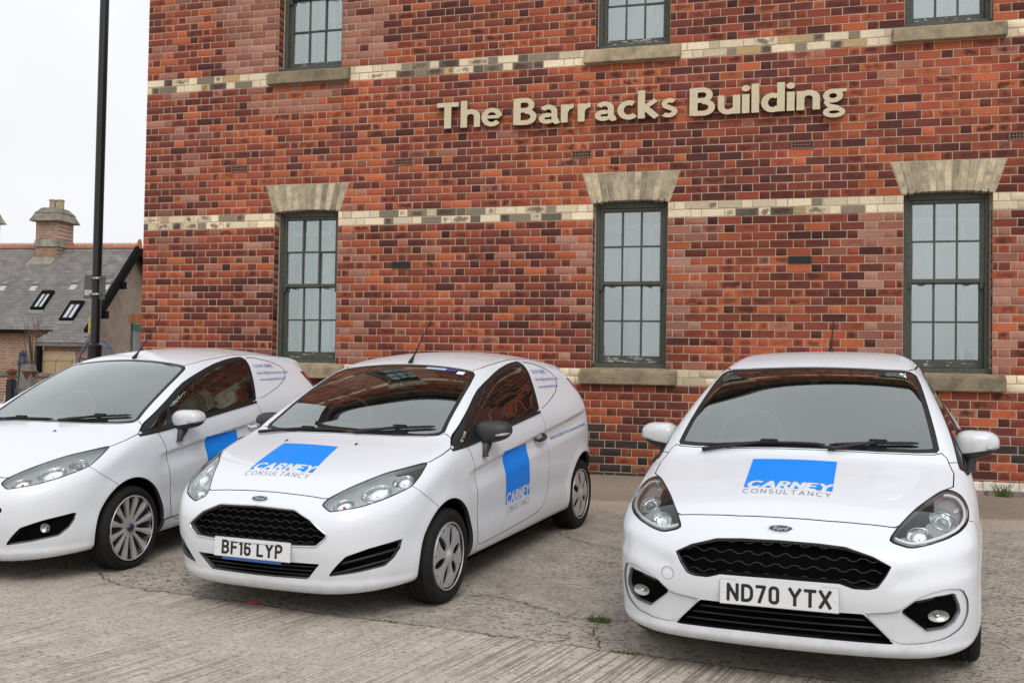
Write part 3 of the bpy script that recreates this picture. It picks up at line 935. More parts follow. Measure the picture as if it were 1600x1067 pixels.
for wi, (a, b_) in enumerate(WINS):
    for up in (0, 1):
        kb = 13 + 41 * up
        window(a, b_, kb * C + .012, (34 + 41 * up) * C + .01, up, wi)
        # sandstone sill
        m = MB()
        l, r = a - .112, b_ + .112
        zt, zb = kb * C - .004, (kb - 2) * C + .004
        m.add([(l, -.075, zb), (r, -.075, zb), (r, .112, zb), (l, .112, zb), (l, -.075, zt - .038), (r, -.075, zt - .038), (r, .001, zt), (l, .001, zt),
               (a + .001, .113, zt + .022), (b_ - .001, .113, zt + .022), (r, .113, zt), (l, .113, zt)],
              [(0, 3, 2, 1), (0, 1, 5, 4), (4, 5, 6, 7), (1, 2, 10, 6, 5), (3, 0, 4, 7, 11), (7, 6, 9, 8), (7, 8, 11), (6, 10, 9)])
        o = m.build('sill', M_SILL, bevel=0.006, seg=2)
        bpart(o)
        # splayed flat arch of 13 gauged bricks
        lin = bpart(empty('lintel', ((a + b_) / 2, 0, (34 + 41 * up) * C)))
        lin.location = ((a + b_) / 2, 0, (34 + 41 * up) * C)
        Wb, Wt, Hh = (b_ - a) / 2 + .022, (b_ - a) / 2 + .118, 4 * C - .006
        nv = 13
        for q in range(nv):
            t0, t1 = -1 + 2 * q / nv, -1 + 2 * (q + 1) / nv
            g = .0060
            def cam_z(t): return .030 * (1 - t * t)
            xb0, xb1, xt0, xt1 = t0 * Wb + g, t1 * Wb - g, t0 * Wt + g, t1 * Wt - g
            z0a, z0b = cam_z(t0) + .002, cam_z(t1) + .002
            yv = -.001 + rng.normal(0, .0012)
            m = MB().hexa([(xb0, yv, z0a), (xb1, yv, z0b), (xb1, .112, z0b), (xb0, .112, z0a), (xt0, yv, Hh), (xt1, yv, Hh), (xt1, .112, Hh), (xt0, .112, Hh)])
            o = m.build('voussoir', M_VOUS, bevel=0.004, seg=1)
            o.parent = lin
        m = MB().hexa([(-Wb, .005, .034), (Wb, .005, .034), (Wb, .11, .034), (-Wb, .11, .034), (-Wt, .005, Hh), (Wt, .005, Hh), (Wt, .11, Hh), (-Wt, .11, Hh)])
        o = m.build('arch_mortar', M_MORTAR); o.parent = lin

# ---- air bricks
M_TERRA = simple('terracotta_vent', (0.20, 0.095, 0.065), 0.85, var=0.25, scale=30)
M_IRON = simple('cast_iron_vent', (0.028, 0.024, 0.024), 0.7, var=0.3, scale=30)
M_HOLE = simple('vent_hole', (0.006, 0.006, 0.006), 0.9)


def px_wall(x, y):
    d = RW.T @ np.array([(x - 800) / 1600, (y - 533.5) / 1600, 1.0])
    return CAM + d * (-CAM[1] / d[1])


for (px, py, iron) in ((375, 262, 0), (631, 251, 0), (909, 240, 0), (1254, 226.5, 0), (1596, 213, 0), (627, 413.5, 1), (1250, 406.5, 1)):
    P = px_wall(px, py)
    kz = math.floor(P[2] / C)
    zc = (kz + .5) * C
    v = bpart(empty('air_brick', (P[0], 0, zc))); v.location = (P[0], 0, zc)
    w2, h2 = .112, C / 2 - .003
    m = MB()
    nx, nz = (7, 2) if not iron else (9, 3)
    ml, mt = .016, .012
    xsl = np.linspace(-w2 + ml, w2 - ml, nx + 1); zsl = np.linspace(-h2 + mt, h2 - mt, nz + 1)
    bt = .0042
    m.box(-w2, w2, -.009, .012, -h2, -h2 + mt); m.box(-w2, w2, -.009, .012, h2 - mt, h2)
    m.box(-w2, -w2 + ml, -.009, .012, -h2 + mt, h2 - mt); m.box(w2 - ml, w2, -.009, .012, -h2 + mt, h2 - mt)
    for x in xsl[1:-1]: m.box(x - bt, x + bt, -.0085, .012, -h2 + mt, h2 - mt)
    for z in zsl[1:-1]: m.box(-w2 + ml, w2 - ml, -.0082, .012, z - bt, z + bt)
    o = m.build('grating', M_IRON if iron else M_TERRA); o.parent = v
    o = MB().box(-w2 + .004, w2 - .004, -.003, .012, -h2 + .004, h2 - .004).build('duct', M_HOLE); o.parent = v

# ---- white render skim and kerb stones at the foot of the wall on the right
M_WHITE = simple('peeling_white_render', (0.62, 0.58, 0.49), 0.9, var=0.25, scale=14, bump=0.004)
m = MB()
xx = 6.9
while xx < 12.4:
    wq = .10 + .15 * rng.random()
    m.hexa([(xx, -.10, -.13 - .03 * rng.random()), (xx + wq, -.10, -.13 - .03 * rng.random()), (xx + wq, -.03, -.16), (xx, -.03, -.16),
            (xx, -.062, .055 + .016 * rng.random()), (xx + wq, -.062, .055 + .016 * rng.random()), (xx + wq, -.03, .07), (xx, -.03, .07)])
    xx += wq + .002
bpart(m.build('render_skirting', M_WHITE, bevel=0.006, seg=1))
# ================================================================ CARS: body surface as a smooth solid, then cut into panels
def tab(pts, sig=0.03, h=0.005):
    """smooth curve through (x, y) pairs: monotone cubic, then slightly blurred"""
    pts = np.array(pts, float)
    x, y = pts[:, 0], pts[:, 1]
    d = np.diff(y) / np.diff(x)
    m = np.zeros(len(x))
    m[1:-1] = np.where(d[:-1] * d[1:] > 0, 2 * d[:-1] * d[1:] / (d[:-1] + d[1:] + 1e-30), 0)
    m[0], m[-1] = d[0], d[-1]
    X = np.arange(x[0] - 0.4, x[-1] + 0.4, h)
    i = np.clip(np.searchsorted(x, X) - 1, 0, len(d) - 1)
    t = (X - x[i]) / (x[i + 1] - x[i]); w = x[i + 1] - x[i]
    Y = (2 * t**3 - 3 * t**2 + 1) * y[i] + (t**3 - 2 * t**2 + t) * w * m[i] + (-2 * t**3 + 3 * t**2) * y[i + 1] + (t**3 - t**2) * w * m[i + 1]
    Y = np.where(X < x[0], y[0] + m[0] * (X - x[0]), np.where(X > x[-1], y[-1] + m[-1] * (X - x[-1]), Y))
    if sig > 0:
        n = int(3 * sig / h)
        k = np.exp(-0.5 * (np.arange(-n, n + 1) * h / sig) ** 2); k /= k.sum()
        lin0 = Y[0] + (Y[1] - Y[0]) * np.arange(-n, 0); lin1 = Y[-1] + (Y[-1] - Y[-2]) * np.arange(1, n + 1)
        Y = np.convolve(np.concatenate([lin0, Y, lin1]), k, 'valid')
    return lambda q: np.interp(q, X, Y)


def smax(a, b, k):
    return np.maximum(a, b) + np.maximum(k - np.abs(a - b), 0) ** 2 / (4 * k)


def sstep(x, a, b):
    t = np.clip((x - a) / (b - a), 0, 1)
    return t * t * (3 - 2 * t)


class Body:
    """half body (y >= 0). s = metres behind the nose, y = to the car's left, z = up from the ground"""
    def __init__(self, P):
        self.P = P
        self.zc = tab(P['top'], P.get('top_sig', 0.022))
        self.xf = tab(P['front'], 0.02)
        self.xr = tab(P['rear'], 0.025)
        self.ws = tab(P['width'], 0.06)
        self.A = tab(P['lower'], 0.018)
        self.B = tab(P['upper'], 0.018)
        self.belt = tab(P['belt'], 0.08)
        self.sh = tab(P['shift'], 0.12)
        self.cr = tab(P['crown'], 0.12)
        self.kt = tab(P['ktop'], 0.10)
        self.bot = tab(P['bottom'], 0.05)

    def g(self, s, y, z):
        P = self.P
        y = np.abs(y)
        # flank
        ins = self.A(z) + self.B(z - self.belt(s)) * (1 + P.get('tail_in', 0.42) * sstep(s, *P.get('tail_s', (2.5, 3.4))))
        for (sa, ra, amp) in P['arches']:
            d = np.hypot(s - sa, z - P['rw'])
            ins = ins - amp * np.exp(-((d - ra) / 0.055) ** 2) * sstep(z, 0.18, 0.30)
        for (s0, z0, s1, z1, dep, wid, f0, f1) in P['creases']:
            zl = z0 + (s - s0) * (z1 - z0) / (s1 - s0)
            t = (zl - z) / wid
            prof = np.where(t < 0, 0, sstep(t, 0.0, 0.22) * (1 - sstep(t, 0.35, 1.0)))
            ins = ins + dep * prof * sstep(s, s0, s0 + f0) * (1 - sstep(s, s1 - f1, s1))
        gs = y - (self.ws(s) - ins)
        # nose and tail
        ca, cb = P['nose_c']
        gf = self.xf(z) + ca * y**2 + cb * y**4 - s
        if 'nose_fn' in P: gf = gf + P['nose_fn'](y, z)
        gr = s - (self.xr(z) - 0.10 * y**2 - 0.30 * y**4)
        # top
        sh = self.sh(s)
        sq = s - sh * y**2
        zt = self.zc(sq) - self.cr(s) * y**2
        slope = (self.zc(sq + 0.01) - self.zc(sq - 0.01)) / 0.02
        gt = (z - zt)
        if 'top_fn' in P: gt = gt - P['top_fn'](s, y)
        gt = gt / np.sqrt(1 + slope**2)
        gb = self.bot(s) - z
        a = smax(gs, gf, P['k_corner'])
        a = smax(a, gr, 0.22)
        kt = self.kt(s)
        front_top = P['k_front_top'] + (kt - P['k_front_top']) * sstep(y, 0.35, 0.75)
        a = smax(a, gt, np.where(s < 0.6, front_top + (kt - front_top) * sstep(s, 0.15, 0.6), kt))
        return smax(a, gb, 0.05)

    def grad(self, p, e=0.003):
        s, y, z = p[:, 0], p[:, 1], p[:, 2]
        yp = np.where(y < 2 * e, 0, 0)
        gx = self.g(s + e, y, z) - self.g(s - e, y, z)
        gy = self.g(s, y + e, z) - self.g(s, y - e, z)
        gz = self.g(s, y, z + e) - self.g(s, y, z - e)
        return np.stack([gx, gy, gz], 1) / (2 * e)

    def snap(self, p, it=3):
        p = p.copy()
        for _ in range(it):
            v = self.g(p[:, 0], p[:, 1], p[:, 2])
            G = self.grad(p)
            p -= (v / (np.sum(G * G, 1) + 1e-9))[:, None] * G
        return p

    def normals(self, p):
        G = self.grad(p)
        return G / (np.linalg.norm(G, axis=1)[:, None] + 1e-12)

    def mesh(self, h=0.012):
        L = self.P['L']
        xs = np.arange(-0.06, L + 0.08, h); ys = np.arange(-2 * h - h / 2, 1.0, h); zs = np.arange(0.10, 1.54, h)
        nx, ny, nz = len(xs), len(ys), len(zs)
        val = np.empty((nx, ny, nz), np.float32)
        for i0 in range(0, nx, 40):
            S, Y, Z = np.meshgrid(xs[i0:i0 + 40], ys, zs, indexing='ij')
            val[i0:i0 + 40] = self.g(S.ravel(), Y.ravel(), Z.ravel()).reshape(S.shape)
        neg = val < 0
        c = np.zeros((nx - 1, ny - 1, nz - 1), np.int8)
        for i in (0, 1):
            for j in (0, 1):
                for k in (0, 1):
                    c += neg[i:nx - 1 + i, j:ny - 1 + j, k:nz - 1 + k]
        act = (c > 0) & (c < 8)
        idx = -np.ones(act.shape, np.int64)
        ii, jj, kk = np.nonzero(act)
        idx[ii, jj, kk] = np.arange(len(ii))
        acc = np.zeros((len(ii), 3)); cnt = np.zeros(len(ii))
        base = np.stack([ii, jj, kk], 1)
        corners = [(a, b, d) for a in (0, 1) for b in (0, 1) for d in (0, 1)]
        for a in corners:
            for ax in range(3):
                if a[ax]: continue
                b = list(a); b[ax] = 1
                va = val[ii + a[0], jj + a[1], kk + a[2]].astype(float); vb = val[ii + b[0], jj + b[1], kk + b[2]].astype(float)
                m = (va < 0) != (vb < 0)
                t = np.where(m, va / np.where(m, va - vb, 1), 0)
                q = base + np.array(a); q = q.astype(float); q[:, ax] += t
                acc[m] += q[m]; cnt[m] += 1
        q = acc / cnt[:, None]
        V = np.stack([xs[0] + h * q[:, 0], ys[0] + h * q[:, 1], zs[0] + h * q[:, 2]], 1)
        F = []
        for ax in range(3):
            sl0 = [slice(None)] * 3; sl1 = [slice(None)] * 3
            sl0[ax] = slice(0, -1); sl1[ax] = slice(1, None)
            d = neg[tuple(sl0)] != neg[tuple(sl1)]
            I = np.stack(np.nonzero(d), 1)
            o1, o2 = [(1, 2), (2, 0), (0, 1)][ax]
            ok = (I[:, o1] > 0) & (I[:, o2] > 0) & (I[:, o1] < val.shape[o1] - 1) & (I[:, o2] < val.shape[o2] - 1)
            I = I[ok]
            def at(da, db):
                J = I.copy(); J[:, o1] -= da; J[:, o2] -= db
                return idx[J[:, 0], J[:, 1], J[:, 2]]
            F.append(np.stack([at(1, 1), at(0, 1), at(0, 0), at(1, 0)], 1))
        F = np.concatenate(F)
        F = F[(F >= 0).all(1)]
        V = self.snap(V, 3)
        T = np.concatenate([F[:, [0, 1, 2]], F[:, [0, 2, 3]]])
        return Surf(V, self.normals(V), T, self)


def sdf_poly(p, poly):
    """signed distance (negative inside) of 2D points to a closed polygon"""
    poly = np.asarray(poly, float)
    out = np.full(len(p), 9.0)
    lo, hi = poly.min(0) - 0.12, poly.max(0) + 0.12
    m = ((p > lo) & (p < hi)).all(1)
    q = p[m]
    if len(q) == 0: return out
    d = np.full(len(q), 1e9); ins = np.zeros(len(q), bool)
    n = len(poly)
    for i in range(n):
        a, b = poly[i], poly[(i + 1) % n]
        e = b - a
        t = np.clip(((q - a) @ e) / (e @ e + 1e-18), 0, 1)
        d = np.minimum(d, np.hypot(*(q - a - t[:, None] * e).T))
        c = (a[1] > q[:, 1]) != (b[1] > q[:, 1])
        xi = a[0] + (q[:, 1] - a[1]) / (b[1] - a[1] if b[1] != a[1] else 1e-12) * e[0]
        ins ^= c & (q[:, 0] < xi)
    out[m] = np.where(ins, -d, d)
    return out


def sdf_line(p, line):
    """unsigned distance to an open polyline"""
    line = np.asarray(line, float)
    d = np.full(len(p), 1e9)
    for a, b in zip(line[:-1], line[1:]):
        e = b - a
        t = np.clip(((p - a) @ e) / (e @ e + 1e-18), 0, 1)
        d = np.minimum(d, np.hypot(*(p - a - t[:, None] * e).T))
    return d


def round_poly(pts, it=2, closed=True):
    p = np.array(pts, float)
    for _ in range(it):
        q = []
        n = len(p)
        for i in range(n if closed else n - 1):
            a, b = p[i], p[(i + 1) % n]
            q += [0.8 * a + 0.2 * b, 0.2 * a + 0.8 * b]
        if not closed: q = [p[0]] + q + [p[-1]]
        p = np.array(q)
    return p


class Surf:
    """triangle sheet with smooth normals; every triangle carries a region name"""
    def __init__(self, V, N, T, body, reg=None):
        self.V, self.N, self.T, self.body = V, N, T, body
        self.reg = np.zeros(len(T), np.int32) if reg is None else reg
        self.names = ['body']

    def rid(self, name):
        if name not in self.names: self.names.append(name)
        return self.names.index(name)

    def split(self, f):
        """cut every triangle along f = 0 (f per vertex); returns per-triangle inside flag (f < 0)"""
        f = f.copy()
        f[np.abs(f) < 2.5e-4] = 2.5e-4
        ng = f < 0
        c = ng[self.T].sum(1)
        mix = (c == 1) | (c == 2)
        if not mix.any():
            return c == 3
        Tm = self.T[mix]; rm = self.reg[mix]; cm = c[mix]
        flag = ng[Tm]
        lone = np.where(cm == 1, flag.argmax(1), (~flag).argmax(1))
        r = np.arange(len(Tm))
        a, b, d = Tm[r, lone], Tm[r, (lone + 1) % 3], Tm[r, (lone + 2) % 3]
        nV = len(self.V)
        E = np.sort(np.concatenate([np.stack([a, b], 1), np.stack([a, d], 1)]), 1)
        U, inv = np.unique(E, axis=0, return_inverse=True)
        inv = inv.ravel()
        t = f[U[:, 0]] / (f[U[:, 0]] - f[U[:, 1]])
        nv = self.V[U[:, 0]] * (1 - t)[:, None] + self.V[U[:, 1]] * t[:, None]
        nn = self.N[U[:, 0]] * (1 - t)[:, None] + self.N[U[:, 1]] * t[:, None]
        nn /= np.linalg.norm(nn, axis=1)[:, None] + 1e-12
        self.V = np.concatenate([self.V, nv]); self.N = np.concatenate([self.N, nn])
        e1 = nV + inv[:len(a)]; e2 = nV + inv[len(a):]
        t1 = np.stack([a, e1, e2], 1); t2 = np.stack([e1, b, d], 1); t3 = np.stack([e1, d, e2], 1)
        lin = (cm == 1)
        keep = ~mix
        self.T = np.concatenate([self.T[keep], t1, t2, t3])
        self.reg = np.concatenate([self.reg[keep], rm, rm, rm])
        self._ex = f
        return np.concatenate([(c == 3)[keep], lin, ~lin, ~lin])

    def cut(self, f, name, only=None):
        """triangles with f < 0 become region `name` (only where they are in `only`)"""
        if only is not None:
            ids = [self.names.index(n) for n in (only if isinstance(only, (list, tuple)) else [only]) if n in self.names]
            ok = np.isin(self.reg, ids)
            vs = np.zeros(len(self.V), bool); vs[self.T[ok].ravel()] = True
            f = np.where(vs, f, 9.0) if not vs.all() else f
            # split only the chosen triangles: others sharing the border keep their shape through a shared cut
        ins = self.split(f)
        r = self.rid(name)
        if only is not None:
            ins &= np.isin(self.reg, ids)
        self.reg[ins] = r
        return self

    def keep(self, f):
        ins = self.split(f)
        self.T, self.reg = self.T[ins], self.reg[ins]
        return self

    def sub(self, names):
        ids = [self.names.index(n) for n in (names if isinstance(names, (list, tuple)) else [names]) if n in self.names]
        m = np.isin(self.reg, ids)
        T = self.T[m]
        u, inv = np.unique(T.ravel(), return_inverse=True)
        return self.V[u], self.N[u], inv.reshape(-1, 3)

    def emboss(self, fn, e=0.004):
        """push the front face in by fn(y, z) metres and bend its normals to match"""
        m = (self.N[:, 0] < -.1) & (self.V[:, 0] < .8)
        y, z = self.V[m, 1], self.V[m, 2]
        d = fn(y, z)
        dy = (fn(y + e, z) - fn(y - e, z)) / (2 * e); dz = (fn(y, z + e) - fn(y, z - e)) / (2 * e)
        G = np.stack([np.zeros(len(d)), dy, dz], 1)
        N = self.N[m]
        wt = sstep(-N[:, 0], .12, .45)
        d = d * wt; G = G * wt[:, None]
        G -= (G * N).sum(1)[:, None] * N
        self.V[m] -= N * d[:, None]
        N = N + G
        self.N[m] = N / np.linalg.norm(N, axis=1)[:, None]
        return self

    def copy(self):
        o = Surf(self.V.copy(), self.N.copy(), self.T.copy(), self.body, self.reg.copy())
        o.names = list(self.names)
        return o


def subdivide(V, N, T):
    """every triangle into four"""
    E = np.sort(np.concatenate([T[:, [0, 1]], T[:, [1, 2]], T[:, [2, 0]]]), 1)
    U, inv = np.unique(E, axis=0, return_inverse=True)
    inv = inv.ravel() + len(V)
    n = len(T)
    a, b, c = inv[:n], inv[n:2 * n], inv[2 * n:]
    V2 = np.concatenate([V, (V[U[:, 0]] + V[U[:, 1]]) / 2])
    M = N[U[:, 0]] + N[U[:, 1]]; M /= np.linalg.norm(M, axis=1)[:, None] + 1e-12
    T2 = np.concatenate([np.stack([T[:, 0], a, c], 1), np.stack([a, T[:, 1], b], 1), np.stack([c, b, T[:, 2]], 1), np.stack([a, b, c], 1)])
    return V2, np.concatenate([N, M]), T2


def to_local(V):
    """(s, y, z) -> car space (x forward)"""
    W = V.copy(); W[:, 0] = -W[:, 0]
    return W


def orient(V, N, T):
    fn = np.cross(V[T[:, 1]] - V[T[:, 0]], V[T[:, 2]] - V[T[:, 0]])
    bad = (fn * (N[T[:, 0]] + N[T[:, 1]] + N[T[:, 2]])).sum(1) < 0
    T = T.copy(); T[bad] = T[bad][:, ::-1]
    return T


class PanelArr(tuple):
    """(points, normals, triangles) plus which triangles are the turned-in rim"""
    def __new__(cls, t, nf, fl=None):
        o = super().__new__(cls, t); o.nf = nf
        if fl is None:
            fl = np.zeros(len(t[2]), np.int32); fl[nf:] = 1
        o.fl = fl
        return o


def panel(V, N, T, off=0.0, edge=0.0, mirror=True, both=True):
    """sheet (s,y,z) -> car-space arrays; off pushes along the normal, edge adds a turned-in rim of that depth"""
    V = V + N * off
    parts = []
    sides = (1, -1) if (mirror and both) else (1,)
    for sg in sides:
        A, B = V.copy(), N.copy()
        A[:, 1] *= sg; B[:, 1] *= sg
        A[:, 0] *= -1; B[:, 0] *= -1
        TT = orient(A, B, T)
        parts.append((A, B, TT))
    out = []
    for A, B, TT in parts:
        nf = len(TT)
        if edge:
            E = np.concatenate([TT[:, [0, 1]], TT[:, [1, 2]], TT[:, [2, 0]]])
            key = np.sort(E, 1)
            U, inv, cnt = np.unique(key, axis=0, return_inverse=True, return_counts=True)
            bd = E[cnt[inv.ravel()] == 1]
            # not along the centre line (the mirror seam)
            bd = bd[~((np.abs(A[bd[:, 0], 1]) < 1.2e-3) & (np.abs(A[bd[:, 1], 1]) < 1.2e-3))]
            if len(bd):
                n0 = len(A)
                p0, p1 = A[bd[:, 0]], A[bd[:, 1]]
                q0, q1 = p0 - B[bd[:, 0]] * edge, p1 - B[bd[:, 1]] * edge
                wn = np.cross(p1 - p0, q0 - p0); wn /= np.linalg.norm(wn, axis=1)[:, None] + 1e-12
                k = len(bd)
                A = np.concatenate([A, p0, p1, q0, q1]); B = np.concatenate([B, -wn, -wn, -wn, -wn])
                i = n0 + np.arange(k)
                TT = np.concatenate([TT, np.stack([i, i + 2 * k, i + k], 1), np.stack([i + k, i + 2 * k, i + 3 * k], 1)])
        out.append(PanelArr((A, B, TT), nf))
    return out


def join(parts):
    o = 0
    Vs, Ns, Ts, fl = [], [], [], []
    for q in parts:
        A, B, T = q
        Vs.append(A); Ns.append(B); Ts.append(T + o); o += len(A)
        f = np.zeros(len(T), np.int32); f[getattr(q, 'nf', len(T)):] = 1
        fl.append(f)
    return PanelArr((np.concatenate(Vs), np.concatenate(Ns), np.concatenate(Ts)), 0, np.concatenate(fl))


# ---------------------------------------------------------------- the two hatchback shapes
MK7 = dict(L=3.97, rw=0.29, sa=0.815, wb=2.489,
    top=[(-.1, .60), (0, .672), (.06, .706), (.13, .742), (.22, .787), (.35, .838), (.5, .884), (.7, .933), (.9, .974), (1.0, 1.003), (1.1, 1.052), (1.3, 1.155),
         (1.5, 1.252), (1.7, 1.342), (1.8, 1.382), (1.9, 1.412), (2.0, 1.434), (2.2, 1.462), (2.45, 1.478), (2.8, 1.473), (3.2, 1.440), (3.45, 1.405), (3.58, 1.375), (3.64, 1.31), (3.72, 1.16),
         (3.82, 1.00), (3.92, .88), (4.0, .75)],
    front=[(.08, .22), (.17, .115), (.22, .072), (.28, .052), (.36, .030), (.45, .008), (.52, .004), (.60, .014), (.66, .034), (.72, .078), (.78, .16), (.86, .30), (1.0, .6)],
    rear=[(.1, 3.82), (.25, 3.90), (.45, 3.965), (.6, 3.97), (.75, 3.945), (.9, 3.89), (1.1, 3.80), (1.3, 3.68), (1.5, 3.56)],
    width=[(-.1, .70), (0, .72), (.2, .768), (.4, .812), (.6, .838), (.82, .850), (1.3, .850), (1.9, .855), (2.6, .860), (3.2, .872), (3.45, .858), (3.65, .80), (3.8, .75), (4.0, .68)],
    lower=[(.05, .11), (.16, .060), (.22, .026), (.29, .010), (.36, .006), (.45, .010), (.55, .003), (.63, 0), (.8, 0), (1.6, 0)],
    upper=[(-.6, 0), (-.3, 0), (-.2, .002), (-.12, .006), (-.06, .014), (0, .032), (.05, .054), (.10, .078), (.2, .124), (.3, .176), (.4, .236), (.5, .31), (.7, .48)],
    belt=[(0, .80), (.5, .86), (1.0, .93), (1.5, .955), (2.0, .985), (2.6, 1.035), (3.2, 1.07), (3.6, 1.08), (4.0, 1.08)],
    shift=[(0, .30), (.5, .28), (.9, .16), (1.2, .12), (1.9, .16), (2.4, .1), (3.0, -.15), (3.6, -.35), (4.0, -.35)],
    crown=[(0, .03), (.5, .05), (.8, .05), (1.05, .02), (1.6, .04), (2.0, .10), (2.4, .15), (3.0, .16), (3.5, .14), (4.0, .10)],
    ktop=[(0, .09), (.3, .09), (.7, .085), (1.1, .085), (1.5, .09), (2.2, .09), (3.2, .11), (4, .10)],
    bottom=[(0, .165), (.3, .185), (.6, .20), (1.2, .195), (3, .20), (3.5, .22), (4, .26)],
    arches=[(.815, .345, .010), (3.304, .345, .012)],
    creases=[(1.05, .765, 3.55, 1.005, .019, .17, .25, .35)],
    nose_c=(.10, .26), k_corner=.34, k_front_top=.07)

MK8 = dict(MK7)
MK8.update(L=4.04, sa=0.84, wb=2.493,
    top=[(-.1, .62), (0, .690), (.06, .724), (.13, .762), (.22, .804), (.35, .848), (.5, .889), (.7, .935), (.82, .965), (.90, 1.000), (1.0, 1.055), (1.2, 1.165),
         (1.4, 1.270), (1.55, 1.345), (1.64, 1.385), (1.74, 1.422), (1.9, 1.460), (2.2, 1.495), (2.45, 1.502), (2.8, 1.492), (3.2, 1.455), (3.5, 1.405), (3.66, 1.375), (3.72, 1.31), (3.80, 1.16),
         (3.90, 1.00), (4.0, .88), (4.08, .75)],
    front=[(.08, .20), (.17, .090), (.22, .050), (.28, .045), (.36, .030), (.45, .008), (.52, .004), (.60, .016), (.66, .036), (.72, .078), (.78, .15), (.86, .29), (1.0, .6)],
    rear=[(.1, 3.90), (.25, 3.97), (.45, 4.035), (.6, 4.04), (.75, 4.015), (.9, 3.96), (1.1, 3.87), (1.3, 3.75), (1.5, 3.63)],
    width=[(-.1, .77), (0, .785), (.2, .815), (.4, .838), (.6, .850), (.84, .860), (1.3, .858), (1.9, .860), (2.6, .866), (3.2, .868), (3.45, .85), (3.65, .81), (3.8, .77), (4.1, .68)],
    belt=[(0, .78), (.5, .83), (.9, .89), (1.5, .915), (2.0, .935), (2.6, .965), (3.2, .99), (3.6, 1.0), (4.1, 1.0)],
    lower=[(.05, .07), (.16, .028), (.22, .012), (.29, .004), (.36, .003), (.45, .006), (.55, .002), (.63, 0), (.8, 0), (1.6, 0)],
    crown=[(0, .03), (.5, .05), (.8, .05), (1.05, .02), (1.6, .03), (2.0, .06), (2.4, .08), (3.0, .09), (3.5, .12), (4.1, .10)],
    ktop=[(0, .10), (.3, .12), (.7, .15), (1.0, .13), (1.4, .08), (2.2, .07), (3.2, .09), (4.1, .10)],
    arches=[(.84, .35, .010), (3.333, .35, .012)],
    creases=[(1.0, .80, 3.55, .99, .014, .17, .25, .35)],
    nose_c=(.10, .22), k_corner=.25, tail_in=.5, tail_s=(2.0, 3.3))
def pose_matrix(p):
    """p = nose point on the ground (x, y, z), heading angle (0 = straight out from the wall), pitch (nose down +), roll"""
    x, y, z, yaw, pitch, roll = p
    fw = Vector((-math.sin(yaw) * math.cos(pitch), -math.cos(yaw) * math.cos(pitch), -math.sin(pitch)))
    left = Vector((0, 0, 1)).cross(fw).normalized()
    up = fw.cross(left)
    M = Matrix(((fw.x, left.x, up.x, x), (fw.y, left.y, up.y, y), (fw.z, left.z, up.z, z), (0, 0, 0, 1)))
    return M @ Matrix.Rotation(roll, 4, 'X')


POSE1 = (2.174, -5.186, -.436, .0417, .0554, 0.0)
POSE2 = (4.547, -5.366, -.424, .113, .048, 0.0)
POSE3 = (7.452, -5.802, -.387, .1054, .035, .0094)
# ---------------------------------------------------------------- flat shapes from strokes (lettering, wheel trims)
def plate_from(f, x0, x1, y0, y1, h):
    """triangles of the region f(x, y) < 0"""
    xs = np.arange(x0 - h, x1 + 2 * h, h); ys = np.arange(y0 - h, y1 + 2 * h, h)
    X, Y = np.meshgrid(xs, ys, indexing='ij')
    V = np.stack([X.ravel(), Y.ravel(), np.zeros(X.size)], 1)
    nx, ny = X.shape
    i = (np.arange(nx - 1)[:, None] * ny + np.arange(ny - 1)[None, :]).ravel()
    T = np.concatenate([np.stack([i, i + ny, i + ny + 1], 1), np.stack([i, i + ny + 1, i + 1], 1)])
    S = Surf(V, np.tile([0, 0, 1.0], (len(V), 1)), T, None)
    S.keep(f(V[:, :2]))
    u, inv = np.unique(S.T.ravel(), return_inverse=True)
    return S.V[u], inv.reshape(-1, 3)


def slab(V2, T, d0, d1):
    """flat sheet -> slab between heights d0 and d1 (z)"""
    n = len(V2)
    A = V2.copy(); A[:, 2] = d1
    B = V2.copy(); B[:, 2] = d0
    E = np.concatenate([T[:, [0, 1]], T[:, [1, 2]], T[:, [2, 0]]])
    key = np.sort(E, 1)
    U, inv, cnt = np.unique(key, axis=0, return_inverse=True, return_counts=True)
    bd = E[cnt[inv.ravel()] == 1]
    k = len(bd)
    V = np.concatenate([A, B, A[bd[:, 0]], A[bd[:, 1]], B[bd[:, 0]], B[bd[:, 1]]])
    o = 2 * n + np.arange(k)
    F = np.concatenate([T, T[:, ::-1] + n, np.stack([o, o + 2 * k, o + k], 1), np.stack([o + k, o + 2 * k, o + 3 * k], 1)])
    return V, F


def arc(cx, cy, rx, ry, a0, a1, n=14):
    t = np.radians(np.linspace(a0, a1, n))
    return [(cx + rx * math.cos(q), cy + ry * math.sin(q)) for q in t]


